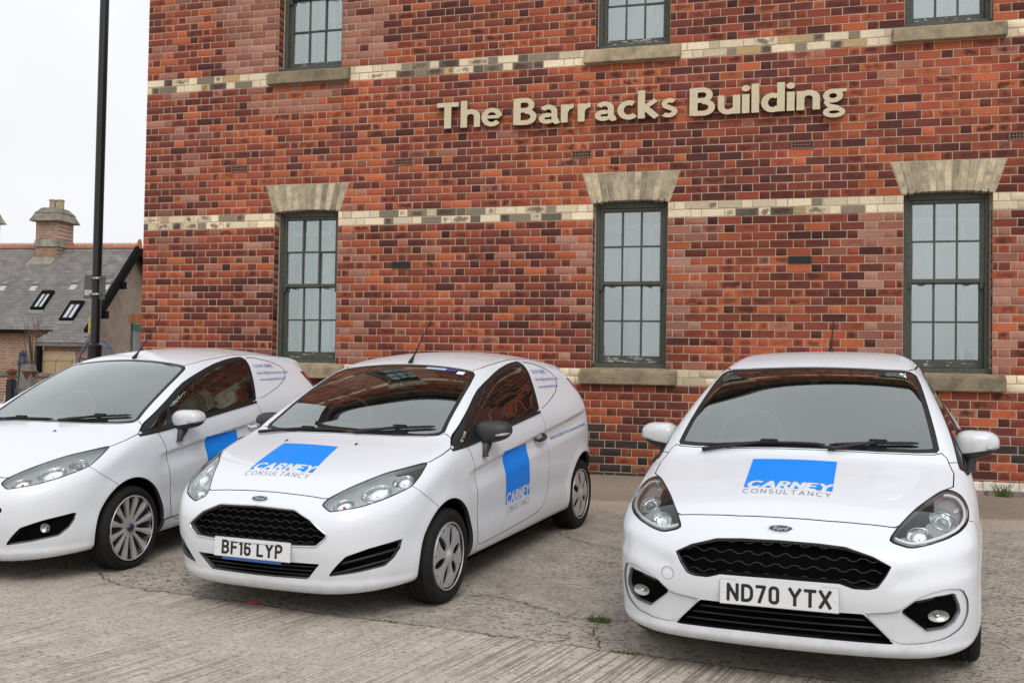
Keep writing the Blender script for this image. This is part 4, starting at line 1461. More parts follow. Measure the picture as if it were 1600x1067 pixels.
# capital letters and figures: strokes in a box 0..w wide, 0..1 high (stroke centre lines)
GL = {
    'A': (.70, [[(0, 0), (.35, 1), (.70, 0)], [(.12, .33), (.58, .33)]]),
    'B': (.58, [[(0, 0), (0, 1), (.30, 1)] + arc(.30, .76, .24, .24, 90, -90) + [(0, .52)], [(.30, .52)] + arc(.32, .26, .26, .26, 90, -90) + [(0, 0)]]),
    'C': (.70, [arc(.42, .5, .42, .5, 48, 312, 22)]),
    'D': (.60, [[(0, 0), (0, 1), (.25, 1)] + arc(.25, .65, .35, .35, 90, 0) + arc(.25, .35, .35, .35, 0, -90) + [(0, 0)]]),
    'E': (.50, [[(.50, 1), (0, 1), (0, 0), (.50, 0)], [(0, .52), (.44, .52)]]),
    'F': (.50, [[(.50, 1), (0, 1), (0, 0)], [(0, .52), (.42, .52)]]),
    'L': (.48, [[(0, 1), (0, 0), (.48, 0)]]),
    'N': (.62, [[(0, 0), (0, 1), (.62, 0), (.62, 1)]]),
    'O': (.84, [arc(.42, .5, .42, .5, 0, 360, 30)]),
    'P': (.56, [[(0, 0), (0, 1), (.30, 1)] + arc(.30, .73, .26, .27, 90, -90) + [(0, .46)]]),
    'R': (.58, [[(0, 0), (0, 1), (.28, 1)] + arc(.28, .74, .25, .26, 90, -90) + [(0, .48)], [(.26, .48), (.58, 0)]]),
    'S': (.52, [arc(.27, .745, .25, .255, 40, 260, 14) + arc(.25, .255, .27, .255, 80, -140, 14)]),
    'T': (.60, [[(0, 1), (.60, 1)], [(.30, 1), (.30, 0)]]),
    'U': (.60, [[(0, 1), (0, .3)] + arc(.30, .30, .30, .30, 180, 360) + [(.60, 1)]]),
    'X': (.60, [[(0, 0), (.60, 1)], [(0, 1), (.60, 0)]]),
    'Y': (.64, [[(0, 1), (.32, .48), (.64, 1)], [(.32, .48), (.32, 0)]]),
    '0': (.50, [[(0, .22), (0, .78)] + arc(.22, .78, .22, .22, 180, 90) + arc(.28, .78, .22, .22, 90, 0) + arc(.28, .22, .22, .22, 0, -90) + arc(.22, .22, .22, .22, 270, 180)]),
    '1': (.14, [[(.14, 0), (.14, 1), (.02, .86)]]),
    '6': (.50, [arc(.30, .78, .22, .22, 40, 90) + arc(.22, .78, .22, .22, 90, 180) + [(0, .22)] + arc(.22, .22, .22, .22, 180, 270) + arc(.28, .22, .22, .22, -90, 0) + [(.50, .36)] + arc(.28, .36, .22, .22, 0, 90) + [(.18, .58), (0, .46)]]),
    '7': (.50, [[(0, 1), (.50, 1), (.16, 0)]]),
}


def text_sdf(txt, glyphs, height, stroke, gap, space=.4, slant=0.0, stretch=1.0, square=False):
    """returns (width, function p -> distance to the ink edge); baseline at y = 0, x from 0"""
    segs = []
    x = stroke / 2
    hh = height - stroke
    for ch in txt:
        if ch == ' ':
            x += space * height; continue
        w, st = glyphs[ch]
        for s in st:
            P = np.array(s, float)
            Q = np.stack([x + P[:, 0] * hh * stretch + slant * P[:, 1] * hh, stroke / 2 + P[:, 1] * hh], 1)
            segs.append(Q)
        x += w * hh * stretch + stroke + gap
    W = x - gap - stroke / 2

    def f(p):
        d = np.full(len(p), 9.0)
        for Q in segs:
            lo, hi = Q.min(0) - stroke * 1.5 - .004, Q.max(0) + stroke * 1.5 + .004
            m = ((p > lo) & (p < hi)).all(1)
            if not m.any(): continue
            pm_ = p[m]
            dd = sdf_line(pm_, Q) - stroke / 2
            if square and np.hypot(*(Q[0] - Q[-1])) > 1e-4:
                for e, nb in ((Q[0], Q[1]), (Q[-1], Q[-2])):
                    t = (e - nb) / np.hypot(*(e - nb)); q = (pm_ - e) @ t
                    # ends are cut square, flush with the cap or base line
                    dd = np.where((np.hypot(*(pm_ - e).T) < stroke * .75) & (q > 0), np.maximum(np.abs((pm_ - e) @ np.array([-t[1], t[0]])) - stroke / 2, q - stroke / 2), dd)
            d[m] = np.minimum(d[m], dd)
        return d
    return W, f


def bfont(txt, size, extr=0.0, align='LEFT'):
    cu = bpy.data.curves.new('txt', 'FONT')
    cu.body = txt; cu.size = size; cu.align_x = align; cu.extrude = extr
    ob = bpy.data.objects.new('txt', cu)
    COL.objects.link(ob)
    me = bpy.data.meshes.new_from_object(ob)
    V = np.array([v.co[:] for v in me.vertices]).reshape(-1, 3)
    me.calc_loop_triangles()
    T = np.array([t.vertices[:] for t in me.loop_triangles]).reshape(-1, 3)
    bpy.data.objects.remove(ob); bpy.data.curves.remove(cu); bpy.data.meshes.remove(me)
    return V, T


# ---------------------------------------------------------------- points on the body
def solve_ax(body, s, y, z, ax, lo, hi):
    """surface coordinate along axis ax (0 s, 1 y, 2 z); lo is outside, hi inside"""
    s, y, z = (np.array(np.broadcast_arrays(s, y, z)[i], float).ravel().copy() for i in range(3))
    n = len(s)
    a, b = np.full(n, lo, float), np.full(n, hi, float)
    P = [s, y, z]
    for _ in range(34):
        m = (a + b) / 2
        P[ax] = m
        ins = body.g(*P) < 0
        b = np.where(ins, m, b); a = np.where(ins, a, m)
    P[ax] = b
    return np.stack(P, 1)


def on_top(body, s, y, off=0.0):
    p = solve_ax(body, s, y, 0.0, 2, 1.65, 0.45)
    return p + body.normals(p) * off


def on_side(body, s, z, off=0.0):
    p = solve_ax(body, s, 0.0, z, 1, 1.05, 0.2)
    return p + body.normals(p) * off


def on_front(body, y, z, off=0.0):
    p = solve_ax(body, 0.0, y, z, 0, -0.3, 0.75)
    return p + body.normals(p) * off


def resample(pts, n, closed=True):
    p = np.array(pts, float)
    if closed: p = np.vstack([p, p[:1]])
    d = np.concatenate([[0], np.cumsum(np.linalg.norm(np.diff(p, axis=0), axis=1))])
    t = np.linspace(0, d[-1], n + (1 if closed else 0))
    q = np.stack([np.interp(t, d, p[:, i]) for i in range(p.shape[1])], 1)
    return q[:-1] if closed else q


def frame_of(body, P3):
    """plane facing the mean normal of surface points: returns (origin, u, v, n)"""
    P3 = np.array(P3)
    n = body.normals(body.snap(P3)).mean(0); n /= np.linalg.norm(n)
    u = np.cross([0, 0, 1.0], n); u /= np.linalg.norm(u)
    v = np.cross(n, u)
    return P3.mean(0), u, v, n


# ---------------------------------------------------------------- car materials
M_PAINT = simple('white_car_paint', (0.70, 0.725, 0.765), 0.28, coat=0.5, coat_rough=0.02, spec=0.3)


def road_film(m, lo=.12, hi=.48):
    """thin film of road dirt low on the panels"""
    nt = m.node_tree; L = nt.links.new
    b = nt.nodes['Principled BSDF']
    tc = N_(nt, 'TexCoord'); sp = N_(nt, 'SeparateXYZ'); L(tc.outputs['Object'], sp.inputs[0])
    n = N_(nt, 'TexNoise', i_Scale=14.0, i_Detail=8.0, i_Roughness=.7); L(tc.outputs['Object'], n.inputs['Vector'])
    a = N_(nt, 'MapRange', i_1=lo, i_2=hi, i_3=1.0, i_4=0.0); L(sp.outputs[2], a.inputs[0])
    q = N_(nt, 'Math', operation='POWER', i_1=1.6); L(a.outputs[0], q.inputs[0])
    r = N_(nt, 'MapRange', i_1=.35, i_2=.75, i_3=.05, i_4=.55); L(n.outputs['Fac'], r.inputs[0])
    f = N_(nt, 'Math', operation='MULTIPLY'); L(q.outputs[0], f.inputs[0]); L(r.outputs[0], f.inputs[1])
    mx = N_(nt, 'Mix', data_type='RGBA'); L(f.outputs[0], mx.inputs[0]); mx.inputs[6].default_value = b.inputs['Base Color'].default_value; mx.inputs[7].default_value = (.30, .26, .21, 1)
    L(mx.outputs[2], b.inputs['Base Color'])


road_film(M_PAINT)
M_RIMG = simple('shaded_grey_return', (0.12, 0.12, 0.125), 0.6)  # bumper step walls, their shading put in as grey
M_RIM = simple('shaded_dark_return', (0.030, 0.030, 0.031), 0.7)  # edges of white panels coloured near black to deepen the shade in the gaps
M_BLACKP = simple('black_plastic_trim', (0.011, 0.011, 0.012), 0.45, spec=0.35, bump=0.0004, scale=400)
M_GREYP = simple('grain_grey_plastic', (0.030, 0.030, 0.032), 0.5, bump=0.0006, scale=500)
M_RUBBER = simple('tyre_rubber', (0.0105, 0.0100, 0.0096), 0.80, spec=0.3, var=0.35, scale=22, bump=0.001)
M_CHROME = simple('chrome', (0.75, 0.76, 0.78), 0.10, metal=1.0)
M_REFL = simple('lamp_reflector', (0.93, 0.94, 0.95), 0.24, metal=1.0)
M_SILVER = simple('silver_wheel_paint', (0.58, 0.58, 0.59), 0.36, metal=0.6, var=0.06, scale=60)
M_ALLOY = simple('alloy_wheel', (0.62, 0.61, 0.60), 0.30, metal=0.55, var=0.08, scale=60)
M_DARK = simple('unlit_black', (0.0035, 0.0035, 0.0035), 0.95, spec=0.05)
M_CABIN = simple('cabin_plastic', (0.045, 0.046, 0.048), 0.75)
M_SEAT = simple('seat_cloth', (0.055, 0.055, 0.058), 0.95, bump=0.002, scale=150)
M_LINER = simple('headlining', (0.32, 0.32, 0.31), 0.95)
M_WSCREEN = glass_mat('windscreen_glass', (0.80, 0.86, 0.84), 1.52, 0.17)
M_SGLASS = glass_mat('side_window_glass', (0.70, 0.76, 0.75), 1.52, 0.01)
M_LENS = glass_mat('lamp_lens', (0.97, 0.98, 0.98), 1.40, 0.0)
M_LHOUSE = simple('lamp_bezel_silver', (0.50, 0.51, 0.52), 0.30, metal=0.5)
M_BLUE = simple('blue_vinyl', (0.004, 0.235, 0.86), 0.45, spec=0.25)
M_INK = simple('slate_blue_vinyl', (0.10, 0.13, 0.22), 0.4)
M_INKV = simple('violet_blue_vinyl', (0.09, 0.10, 0.38), 0.4)
M_PLATE = simple('number_plate_white', (0.66, 0.67, 0.67), 0.35, coat=0.4)
M_PCHAR = simple('number_plate_black', (0.008, 0.008, 0.008), 0.4)
M_BADGE = simple('badge_blue', (0.010, 0.016, 0.045), 0.2, coat=1.0)
M_REDL = simple('red_lamp', (0.30, 0.006, 0.010), 0.12, coat=1.0)
M_AMBER = simple('amber_bulb', (0.55, 0.14, 0.03), 0.3)
M_PAPER = simple('white_paper', (0.75, 0.77, 0.78), 0.8)
M_DEALER = simple('plate_strip_blue', (0.02, 0.09, 0.30), 0.4)
M_STEEL = simple('wheel_backing', (0.010, 0.010, 0.010), 0.6)
M_WIRE = simple('bulkhead_wire', (0.10, 0.10, 0.10), 0.5)


class Car:
    def __init__(self, root, body, name):
        self.r, self.b, self.n = root, body, name

    def sheet(self, name, arrs, mat, par=None):
        V, N, T = arrs
        rim = mat is M_PAINT and hasattr(arrs, 'fl')
        me = mesh_data(name, V, T, [mat, M_RIMG if name in ('front_bumper', 'bumper_insert') else M_RIM] if rim else mat, True, N)
        if rim: me.polygons.foreach_set('material_index', arrs.fl)
        return link(name, me, par or self.r)

    def mesh(self, name, mb, mat, par=None, **kw):
        o = mb.build(name, mat, **kw)
        o.parent = par or self.r
        return o

    def flat(self, name, V, T, mat, par=None):
        o = mobj(name, V, T, mat)
        o.parent = par or self.r
        return o


def region(S, f, name, gap=0.0022, only=('body',)):
    only = list(only)
    if gap > 0:
        S.cut(f() - gap, '_cut', only)
        S.cut(f() + gap, name, ['_cut'])
        S.reg[S.reg == S.rid('_cut')] = S.rid('gap')
    else:
        S.cut(f(), name, only)


def poly_f(S, poly, axes, valid):
    f = sdf_poly(S.V[:, axes], poly)
    return np.where(valid, f, 9.0)


def sym(half):
    """half outline from the centre line out and back -> closed polygon reaching across the centre"""
    h = np.array(half, float)
    m = h[::-1].copy(); m[:, 0] *= -1
    return np.vstack([h, m])


def lathe_y(prof, n, sgn):
    """profile (radius, outward) revolved about the axle; outward along sgn*y, centred on 0"""
    V, F = [], []
    m = len(prof)
    for r, h in prof:
        for k in range(n):
            t = 2 * math.pi * k / n
            V.append((r * math.cos(t), sgn * h, r * math.sin(t)))
    for i in range(m - 1):
        for k in range(n):
            a, b, c, d = i * n + k, i * n + (k + 1) % n, (i + 1) * n + (k + 1) % n, (i + 1) * n + k
            F.append((a, b, c, d) if sgn < 0 else (d, c, b, a))
    return V, F


def tyre_mesh(R, w, rr):
    """tyre with rounded shoulders, sidewall step and tread grooves; outward = +h"""
    h = w / 2
    prof = [(rr - .012, h - .025), (rr, h - .012), (rr + .012, h - .004), (rr + .03, h + .002), (R - .035, h + .004), (R - .022, h - .002), (R - .010, h - .012), (R - .003, h - .026)]
    x = h - .032
    prof += [(R - .0015, x)]
    for gx in (.045, .012, -.012, -.045):
        prof += [(R, gx + .006), (R - .007, gx + .005), (R - .007, gx - .005), (R, gx - .006)]
    prof += [(R - .0015, -x), (R - .010, -h + .012), (R - .022, -h + .002), (rr + .02, -h), (rr - .01, -h + .02)]
    return prof


def wheel(car, s, y, R, w, rr, style, sgn, rot=0.0, steer=0.0):
    W = empty('wheel', (-s, sgn * y, R), car.r)
    W.rotation_euler = (0, 0, steer)
    V, F = lathe_y(tyre_mesh(R, w, rr), 64, sgn)
    me = mesh_data('tyre', V, F, M_RUBBER)
    me.polygons.foreach_set('use_smooth', np.ones(len(me.polygons), bool)); me.set_sharp_from_angle(angle=math.radians(35))
    link('tyre', me, W)
    h = w / 2
    V, F = lathe_y([(0, h - .045), (rr - .03, h - .045), (rr - .02, h - .03), (rr - .004, h - .03)], 40, sgn)
    mobj('wheel_backing', V, F, M_STEEL, W)

    def face(f, lim, hgt, mat, name, rim=.02, zfun=None, hh=.004):
        V2, T = plate_from(f, -lim, lim, -lim, lim, hh)
        P, Fc = slab(V2, T, -rim, 0.0)
        rad = np.hypot(P[:, 0], P[:, 1])
        dz = zfun(rad, np.arctan2(P[:, 1], P[:, 0])) if zfun else 0
        out = np.stack([P[:, 0], sgn * (hgt + P[:, 2] + dz), P[:, 1]], 1)
        if sgn > 0: Fc = Fc[:, ::-1]
        me = mesh_data(name, out, Fc, mat)
        me.polygons.foreach_set('use_smooth', np.ones(len(me.polygons), bool)); me.set_sharp_from_angle(angle=math.radians(40))
        link(name, me, W)

    if style == 'trim':            # six-petal plastic wheel trim
        def f(p):
            r, a = np.hypot(p[:, 0], p[:, 1]), np.arctan2(p[:, 1], p[:, 0]) + rot
            d = r - rr
            k = (a + math.pi / 6) % (math.pi / 3) - math.pi / 6
            # curved slots between the petals
            mid = rr * .56
            sl = np.hypot((r - mid) / (rr * .30), (r * k) / (rr * .125)) - 1
            d = np.maximum(d, -sl * rr * .08)
            k2 = (a) % (math.pi / 3) - math.pi / 6
            sm = np.hypot((r - rr * .86) / (rr * .045), (np.abs(r * k2) - rr * .14) / (rr * .05)) - 1
            return np.maximum(d, -sm * rr * .04)

        def zf(r, a):
            k = (a + rot + math.pi / 6) % (math.pi / 3) - math.pi / 6
            ridge = np.cos(k * 6) * -.004 * sstep(r, rr * .25, rr * .6)
            return .012 * (1 - (r / rr) ** 2) + ridge - .012 * sstep(r, rr * .90, rr) + .010 * (1 - sstep(r, rr * .17, rr * .24))
        face(f, rr, h - .012, M_SILVER, 'wheel_trim', .012, zf)
        V, F = lathe_y([(0, h + .016), (.028, h + .014), (.034, h + .006), (.034, h - .01)], 24, sgn)
        mobj('centre_cap', V, F, M_SILVER, W, smooth=True)
    else:                          # twelve-spoke alloy
        def f(p):
            r, a = np.hypot(p[:, 0], p[:, 1]), np.arctan2(p[:, 1], p[:, 0]) + rot
            k = (a + math.pi / 12) % (math.pi / 6) - math.pi / 12
            half = .011 + .012 * sstep(r, rr * .45, rr * .95)
            sp = np.abs(r * np.sin(k)) - half
            ring = rr * .955 - r
            hub = r - rr * .30
            return np.maximum(np.minimum(np.minimum(sp, ring), hub), r - rr)

        def zf(r, a):
            k = (a + rot + math.pi / 12) % (math.pi / 6) - math.pi / 12
            return -.014 * np.cos(np.clip(r / rr, 0, 1) * math.pi) * .6 - .006 * np.abs(np.sin(k) * r) / .02 - .004
        face(f, rr, h - .012, M_ALLOY, 'rim', .02, zf)
        V, F = lathe_y([(0, h - .006), (.024, h - .006), (.029, h - .010), (.029, h - .03)], 24, sgn)
        mobj('centre_cap', V, F, M_BADGE, W, smooth=True)
        mb = MB()
        for q in range(4):
            t = math.pi / 2 * q + .4
            V, F = lathe_y([(0, h - .026), (.010, h - .027), (.012, h - .045)], 10, sgn)
            mb.add([(v[0] + .054 * math.cos(t), v[1], v[2] + .054 * math.sin(t)) for v in V], F)
        o = mb.build('wheel_nut', M_DARK); o.parent = W
    mb = MB().tube([((rr - .003) * math.cos(t), sgn * (h - .003), (rr - .003) * math.sin(t)) for t in np.linspace(0, 2 * math.pi, 64, endpoint=False)], .0048, 6, closed=True)
    o = mb.build('rim_lip', M_ALLOY if style != 'trim' else M_SILVER, smooth=True); o.parent = W
    V, F = lathe_y([(0, h - .075), (.125, h - .075), (.125, h - .09)], 32, sgn)
    mobj('brake_disc', V, F, simple('brake_disc_steel', (.16, .15, .14), .45, metal=.8) if 'brake_disc_steel' not in bpy.data.materials else bpy.data.materials['brake_disc_steel'], W)
    return W


def mirror_unit(car, sgn, c, size, cap_mat, foot):
    """door mirror: shell (cap), lower base, stalk, indicator strip, glass"""
    s0, y0, z0 = c
    a, b, d = size                     # half sizes along s, y, z
    M = empty('door_mirror', (-s0, sgn * y0, z0), car.r)

    def shell(zlo, zhi, grow=1.0, n=28, m=16):
        V, F = [], []
        for i in range(m + 1):
            ph = zlo + (zhi - zlo) * i / m
            for k in range(n):
                th = 2 * math.pi * k / n
                cx, sx = math.cos(th), math.sin(th)
                e = .62
                px = math.copysign(abs(cx) ** e, cx) * math.cos(ph) ** .58
                py = math.copysign(abs(sx) ** e, sx) * math.cos(ph) ** .58
                pz = math.copysign(abs(math.sin(ph)) ** .9, ph)
                taper = 1 - .20 * py * (1 if True else 0)             # slimmer towards the tip
                x = a * px * (1.0 if px > 0 else .55) - .18 * b * max(py, -.3)   # swept back tip
                y = b * py
                z = d * pz * taper + .012 * py
                V.append((x * grow, sgn * y * grow, z * grow))
        for i in range(m):
            for k in range(n):
                q = (i * n + k, i * n + (k + 1) % n, (i + 1) * n + (k + 1) % n, (i + 1) * n + k)
                F.append(q if sgn > 0 else q[::-1])
        return V, F
    V, F = shell(-.42, math.pi / 2 - .02)
    mobj('mirror_cap', V, F, cap_mat, M, smooth=True)
    V, F = shell(-math.pi / 2 + .02, -.40, .985)
    mobj('mirror_base', V, F, M_GREYP, M, smooth=True)
    # indicator strip on the leading lower outer edge
    mb = MB()
    pts = []
    for q in np.linspace(.12, .98, 10):
        th = math.radians(8 + 74 * q)
        ph = -.28
        cx, sx = math.cos(th) ** .78, math.sin(th) ** .78
        x = a * cx * math.cos(ph) ** .58 - .18 * b * sx
        pts.append((x * 1.0, sgn * b * sx * math.cos(ph) ** .58 * 1.0, d * -math.sin(.28) ** .9 * (1 - .2 * sx) + .012 * sx))
    mb.tube(pts, [.004 + .008 * math.sin(math.pi * min(1, q * .9 + .1)) for q in np.linspace(0, 1, 10)], 8)
    o = mb.build('indicator', M_INDIC, smooth=True); o.parent = M
    # stalk down to the door
    fs, fy, fz = foot
    p0 = np.array((.0, -sgn * b * .62, -d * .55)); p1 = np.array((-(fs - s0), sgn * (fy - y0), fz - z0))
    mb = MB()
    A = []
    for (p, wx, wy) in ((p0, .050, .055), (p0 * .5 + p1 * .5, .040, .042), (p1, .018, .016)):
        A.append([(p[0] + wx, p[1] - wy, p[2]), (p[0] + wx, p[1] + wy, p[2]), (p[0] - wx, p[1] + wy, p[2]), (p[0] - wx, p[1] - wy, p[2])])
    Vv = [v for r in A for v in r]
    Ff = []
    for i in range(2):
        for k in range(4):
            q = (i * 4 + k, i * 4 + (k + 1) % 4, (i + 1) * 4 + (k + 1) % 4, (i + 1) * 4 + k)
            Ff.append(q[::-1])
    Ff += [(8, 9, 10, 11), (3, 2, 1, 0)]
    mb.add(Vv, Ff)
    o = mb.build('mirror_stalk', M_GREYP, bevel=.008, seg=3, auto=50); o.parent = M
    return M


M_INDIC = simple('indicator_lens', (0.34, 0.33, 0.33), 0.15, coat=1.0)


def lamp_bowl(car, par, pos, dirv, r, depth, mat, name='reflector', n=28, lens=None, ring=None):
    """bowl reflector opening towards dirv"""
    q = Vector(dirv).to_track_quat('Z', 'Y').to_matrix().to_4x4()
    Mx = Matrix.Translation(pos) @ q
    prof = [(r * t, -depth * (1 - t * t)) for t in np.linspace(0.04, 1, 8)] + [(r * 1.06, .002), (r * 1.06, -.02)]
    o = MB().lathe(prof, n, Mx).build(name, mat, smooth=False, auto=40); o.parent = par
    if lens:
        prof = [(lens * math.sin(t), lens * .75 * math.cos(t) - depth * .35) for t in np.linspace(.01, math.pi / 2, 8)]
        o = MB().lathe(prof, n, Mx).build('projector_lens', M_PROJ, smooth=True); o.parent = par
    else:
        o = MB().lathe([(r * .16 * math.sin(t), r * .2 * math.cos(t) - depth * .5) for t in np.linspace(.01, math.pi * .6, 6)], 14, Mx).build('bulb', M_REFL, smooth=True); o.parent = par
    if ring:
        prof = [(r * 1.02, .004), (r * 1.16, .004), (r * 1.16, -.02), (r * 1.02, -.02)]
        o = MB().lathe(prof, n, Mx, closed=True).build('bezel', ring, auto=40); o.parent = par


M_PROJ = simple('projector_glass', (0.25, 0.27, 0.29), 0.03, coat=1.0)
# ---------------------------------------------------------------- one car
def build_car(pose, P, D, body, base):
    """P shape table, D details; body/base = solved shape and its uncut sheet"""
    root = empty('parked_car')
    root.matrix_world = pose_matrix(pose)
    tag(root, D['label'], 'car', 'white hatchback cars parked along the brick wall')
    car = Car(root, body, 'car')
    S = base.copy()
    for fn in D.get('emboss', []): S.emboss(fn)
    s, y, z = lambda: S.V[:, 0], lambda: S.V[:, 1], lambda: S.V[:, 2]

    # ---- openings and panels
    for (cs, cz, r) in D['arch']:
        f = np.hypot(s() - cs, z() - cz) - r
        S.cut(np.where(y() > .45, f, 9.0), 'arch_hole', ['body'])
    fr = lambda: (S.N[:, 0] < -.12) & (s() < .75)
    S.cut(poly_f(S, sym(D['grille']), [1, 2], fr()), 'grille_hole', ['body'])
    S.cut(poly_f(S, sym(D['intake']), [1, 2], fr()), 'intake_hole', ['body'])
    S.cut(poly_f(S, D['fog'], [1, 2], fr() & (S.N[:, 2] > -.75)), 'fog_hole', ['body'])
    if D.get('insert') is not None:
        S.cut(poly_f(S, D['insert'], [1, 2], fr() & (S.N[:, 2] > -.8)), 'bumper_insert', ['body'])
    # headlamp: outline drawn on the plane it faces
    o3, u3, v3, n3 = frame_of(body, D['head'])
    hp = round_poly(np.stack([(np.array(D['head']) - o3) @ u3, (np.array(D['head']) - o3) @ v3], 1), 1)

    def head_f():
        q = S.V - o3
        return np.where((S.N @ n3 > .15) & (np.abs(q @ n3) < .3) & (np.linalg.norm(q, axis=1) < .65), sdf_poly(np.stack([q @ u3, q @ v3], 1), hp), 9.0)
    region(S, head_f, 'headlamp', .003, ['body'])
    # glass
    up = lambda: (S.N[:, 2] > .25)
    ws = np.array(D['ws'])[:, ::-1]
    f = poly_f(S, sym(ws), [1, 0], up() & (s() < 2.4))
    S.cut(f, 'ws_black', ['body'])
    S.cut(poly_f(S, sym(ws), [1, 0], up() & (s() < 2.4)) + .030, 'ws_clear', ['ws_black'])
    sd = lambda: (S.N[:, 1] > .2) & (y() > .3)
    dlo = round_poly(D['dlo'], 1)
    region(S, lambda: poly_f(S, dlo, [0, 2], sd()), 'window_frame', .002, ['body'])
    f = poly_f(S, dlo, [0, 2], sd()) + .026
    a, b = np.array(D['divider'][0]), np.array(D['divider'][1])
    dv = np.abs((S.V[:, [0, 2]] - a) @ (np.array([-(b - a)[1], (b - a)[0]]) / np.linalg.norm(b - a))) - .014
    S.cut(np.maximum(f, -dv), 'side_glass', ['window_frame'])
    # bonnet
    bn = np.array(D['bonnet'])[:, ::-1]
    region(S, lambda: poly_f(S, sym(bn), [1, 0], (S.N[:, 2] > .12) & (s() < 1.3)), 'bonnet', .0030, ['body'])
    # roof skin
    rf = np.array(D['roof'])[:, ::-1]
    region(S, lambda: poly_f(S, sym(rf), [1, 0], up() & (s() > 1.4)), 'roof', .0040, ['body'])
    # rear side panel, door, lamps, bumper, wing
    if D.get('quarter'):
        region(S, lambda: poly_f(S, round_poly(D['quarter'], 2), [0, 2], sd()), 'rear_side_panel', .002, ['body'])
    region(S, lambda: poly_f(S, D['tail'], [0, 2], sd()), 'tail_lamp', .002, ['body'])
    region(S, lambda: poly_f(S, round_poly(D['door'], 1), [0, 2], sd()), 'door', .0024, ['body'])
    for gl in D.get('grooves', []):
        S.cut(np.where((y() > .3) & (s() < 1.2), sdf_line(S.V[:, [0, 2]], gl) - .0016, 9.0), 'gap', ['body'])
    if D.get('skirt'):
        region(S, lambda: poly_f(S, D['skirt'], [0, 2], y() > .5), 'side_skirt', .0016, ['body', 'door'])
    region(S, lambda: poly_f(S, D['bumper'], [0, 2], s() < 1.0), 'front_bumper', .0018, ['body'])
    region(S, lambda: poly_f(S, D['wing'], [0, 2], (s() < 1.6) & (y() > .3)), 'front_wing', .0018, ['body'])

    def sheet(reg, name, mat, off=0.0, edge=0.012, both=True, par=None):
        V, N, T = S.sub(reg)
        if len(T) == 0: return None
        return car.sheet(name, join(panel(V, N, T, off, edge, True, both)), mat, par)

    sheet(['body'], 'body_shell', M_PAINT, edge=.03)
    bumper = sheet(['front_bumper'], 'front_bumper', M_PAINT, edge=.03)
    if 'bumper_insert' in S.names:
        Vi, Ni, Ti = S.sub(['bumper_insert'])
        for q in panel(Vi, Ni, Ti, -.009, .03): car.sheet('bumper_insert', q, M_PAINT, bumper)
    bonnet = sheet(['bonnet'], 'bonnet', M_PAINT)
    roof = sheet(['roof'], 'roof', M_PAINT)
    sheet(['gap'], 'gap_shade', M_DARK, off=-.008, edge=0)  # near-black strips in the panel gaps, shade put in as colour
    sheet(['ws_black'], 'windscreen_surround', M_BLACKP, off=-.001, edge=.01)
    wsc = sheet(['ws_clear'], 'windscreen', M_WSCREEN, off=-.0015, edge=0)
    # sided parts
    for sg in (1, -1):
        def one(reg, name, mat, off=0.0, edge=.012, par=None):
            V, N, T = S.sub(reg)
            if len(T) == 0: return None
            V, N = V.copy(), N.copy(); V[:, 1] *= sg; N[:, 1] *= sg
            return car.sheet(name, panel(V, N, T, off, edge, False)[0], mat, par)
        one(['front_wing'], 'front_wing', M_PAINT, edge=.03)
        door = one(['door'], 'door', M_PAINT)
        one(['window_frame'], 'window_frame', M_BLACKP, off=-.002)
        one(['side_glass'], 'side_window', M_SGLASS, off=-.006, edge=0)
        one(['rear_side_panel'], 'rear_side_panel', M_PAINT, off=-.003)
        if 'side_skirt' in S.names: one(['side_skirt'], 'side_skirt', M_PAINT, off=.012, edge=.03)
        one(['tail_lamp'], 'tail_lamp', M_REDL, off=.004, edge=.03)
        # belt moulding under the window
        mb = MB()
        bl = [q for q in D['belt_strip']]
        ss = np.linspace(bl[0][0], bl[-1][0], 24); zz = np.interp(ss, [q[0] for q in bl], [q[1] for q in bl])
        p = on_side(body, ss, zz, .003); p[:, 1] *= sg
        p = to_local(p)
        mb.tube(p, .011, 6); car.mesh('belt_moulding', mb, M_BLACKP, smooth=True)
        # door handle
        hs, hz = D['handle']
        c = to_local(on_side(body, [hs], [hz]))[0]; c[1] *= sg
        mb = MB()
        pts = []
        for t in np.linspace(-1, 1, 13):
            q = to_local(on_side(body, [hs + .088 * t], [hz + .010 * t], .012 + .026 * math.sqrt(max(0, 1 - t**4)) - (.012 if abs(t) > .95 else 0)))[0]
            pts.append((q[0], sg * q[1], q[2]))
        mb.tube(pts, [.010 + .006 * math.cos(t * 1.3) for t in np.linspace(-1, 1, 13)], 10)
        car.mesh('handle', mb, D['handle_mat'], door, smooth=True)
        q = []
        for t in np.linspace(0, 2 * math.pi, 20, endpoint=False):
            w = to_local(on_side(body, [hs - .01 + .055 * math.cos(t)], [hz + .032 * math.sin(t) - .004], .0015))[0]
            q.append((w[0], sg * w[1], w[2]))
        cup = MB(); cup.add([tuple(np.mean(q, 0) - np.array([0, sg * .012, 0]))] + q, [(0, 1 + i, 1 + (i + 1) % 20) if sg < 0 else (0, 1 + (i + 1) % 20, 1 + i) for i in range(20)])
        car.mesh('handle_cup', cup, M_CUP, door, smooth=True)
        # ---- headlamp
        V, N, T = S.sub(['headlamp'])
        V, N = V.copy(), N.copy(); V[:, 1] *= sg; N[:, 1] *= sg
        hl = empty('headlamp', tuple(to_local(np.array([[o3[0], sg * o3[1], o3[2]]]))[0]), root)
        inv = Matrix.Translation(-Vector(hl.location))
        def hang(o):
            o.parent = hl; o.matrix_parent_inverse = inv; return o
        hang(car.sheet('lens', panel(V, N, T, -.001, .004, False)[0], M_LENS))
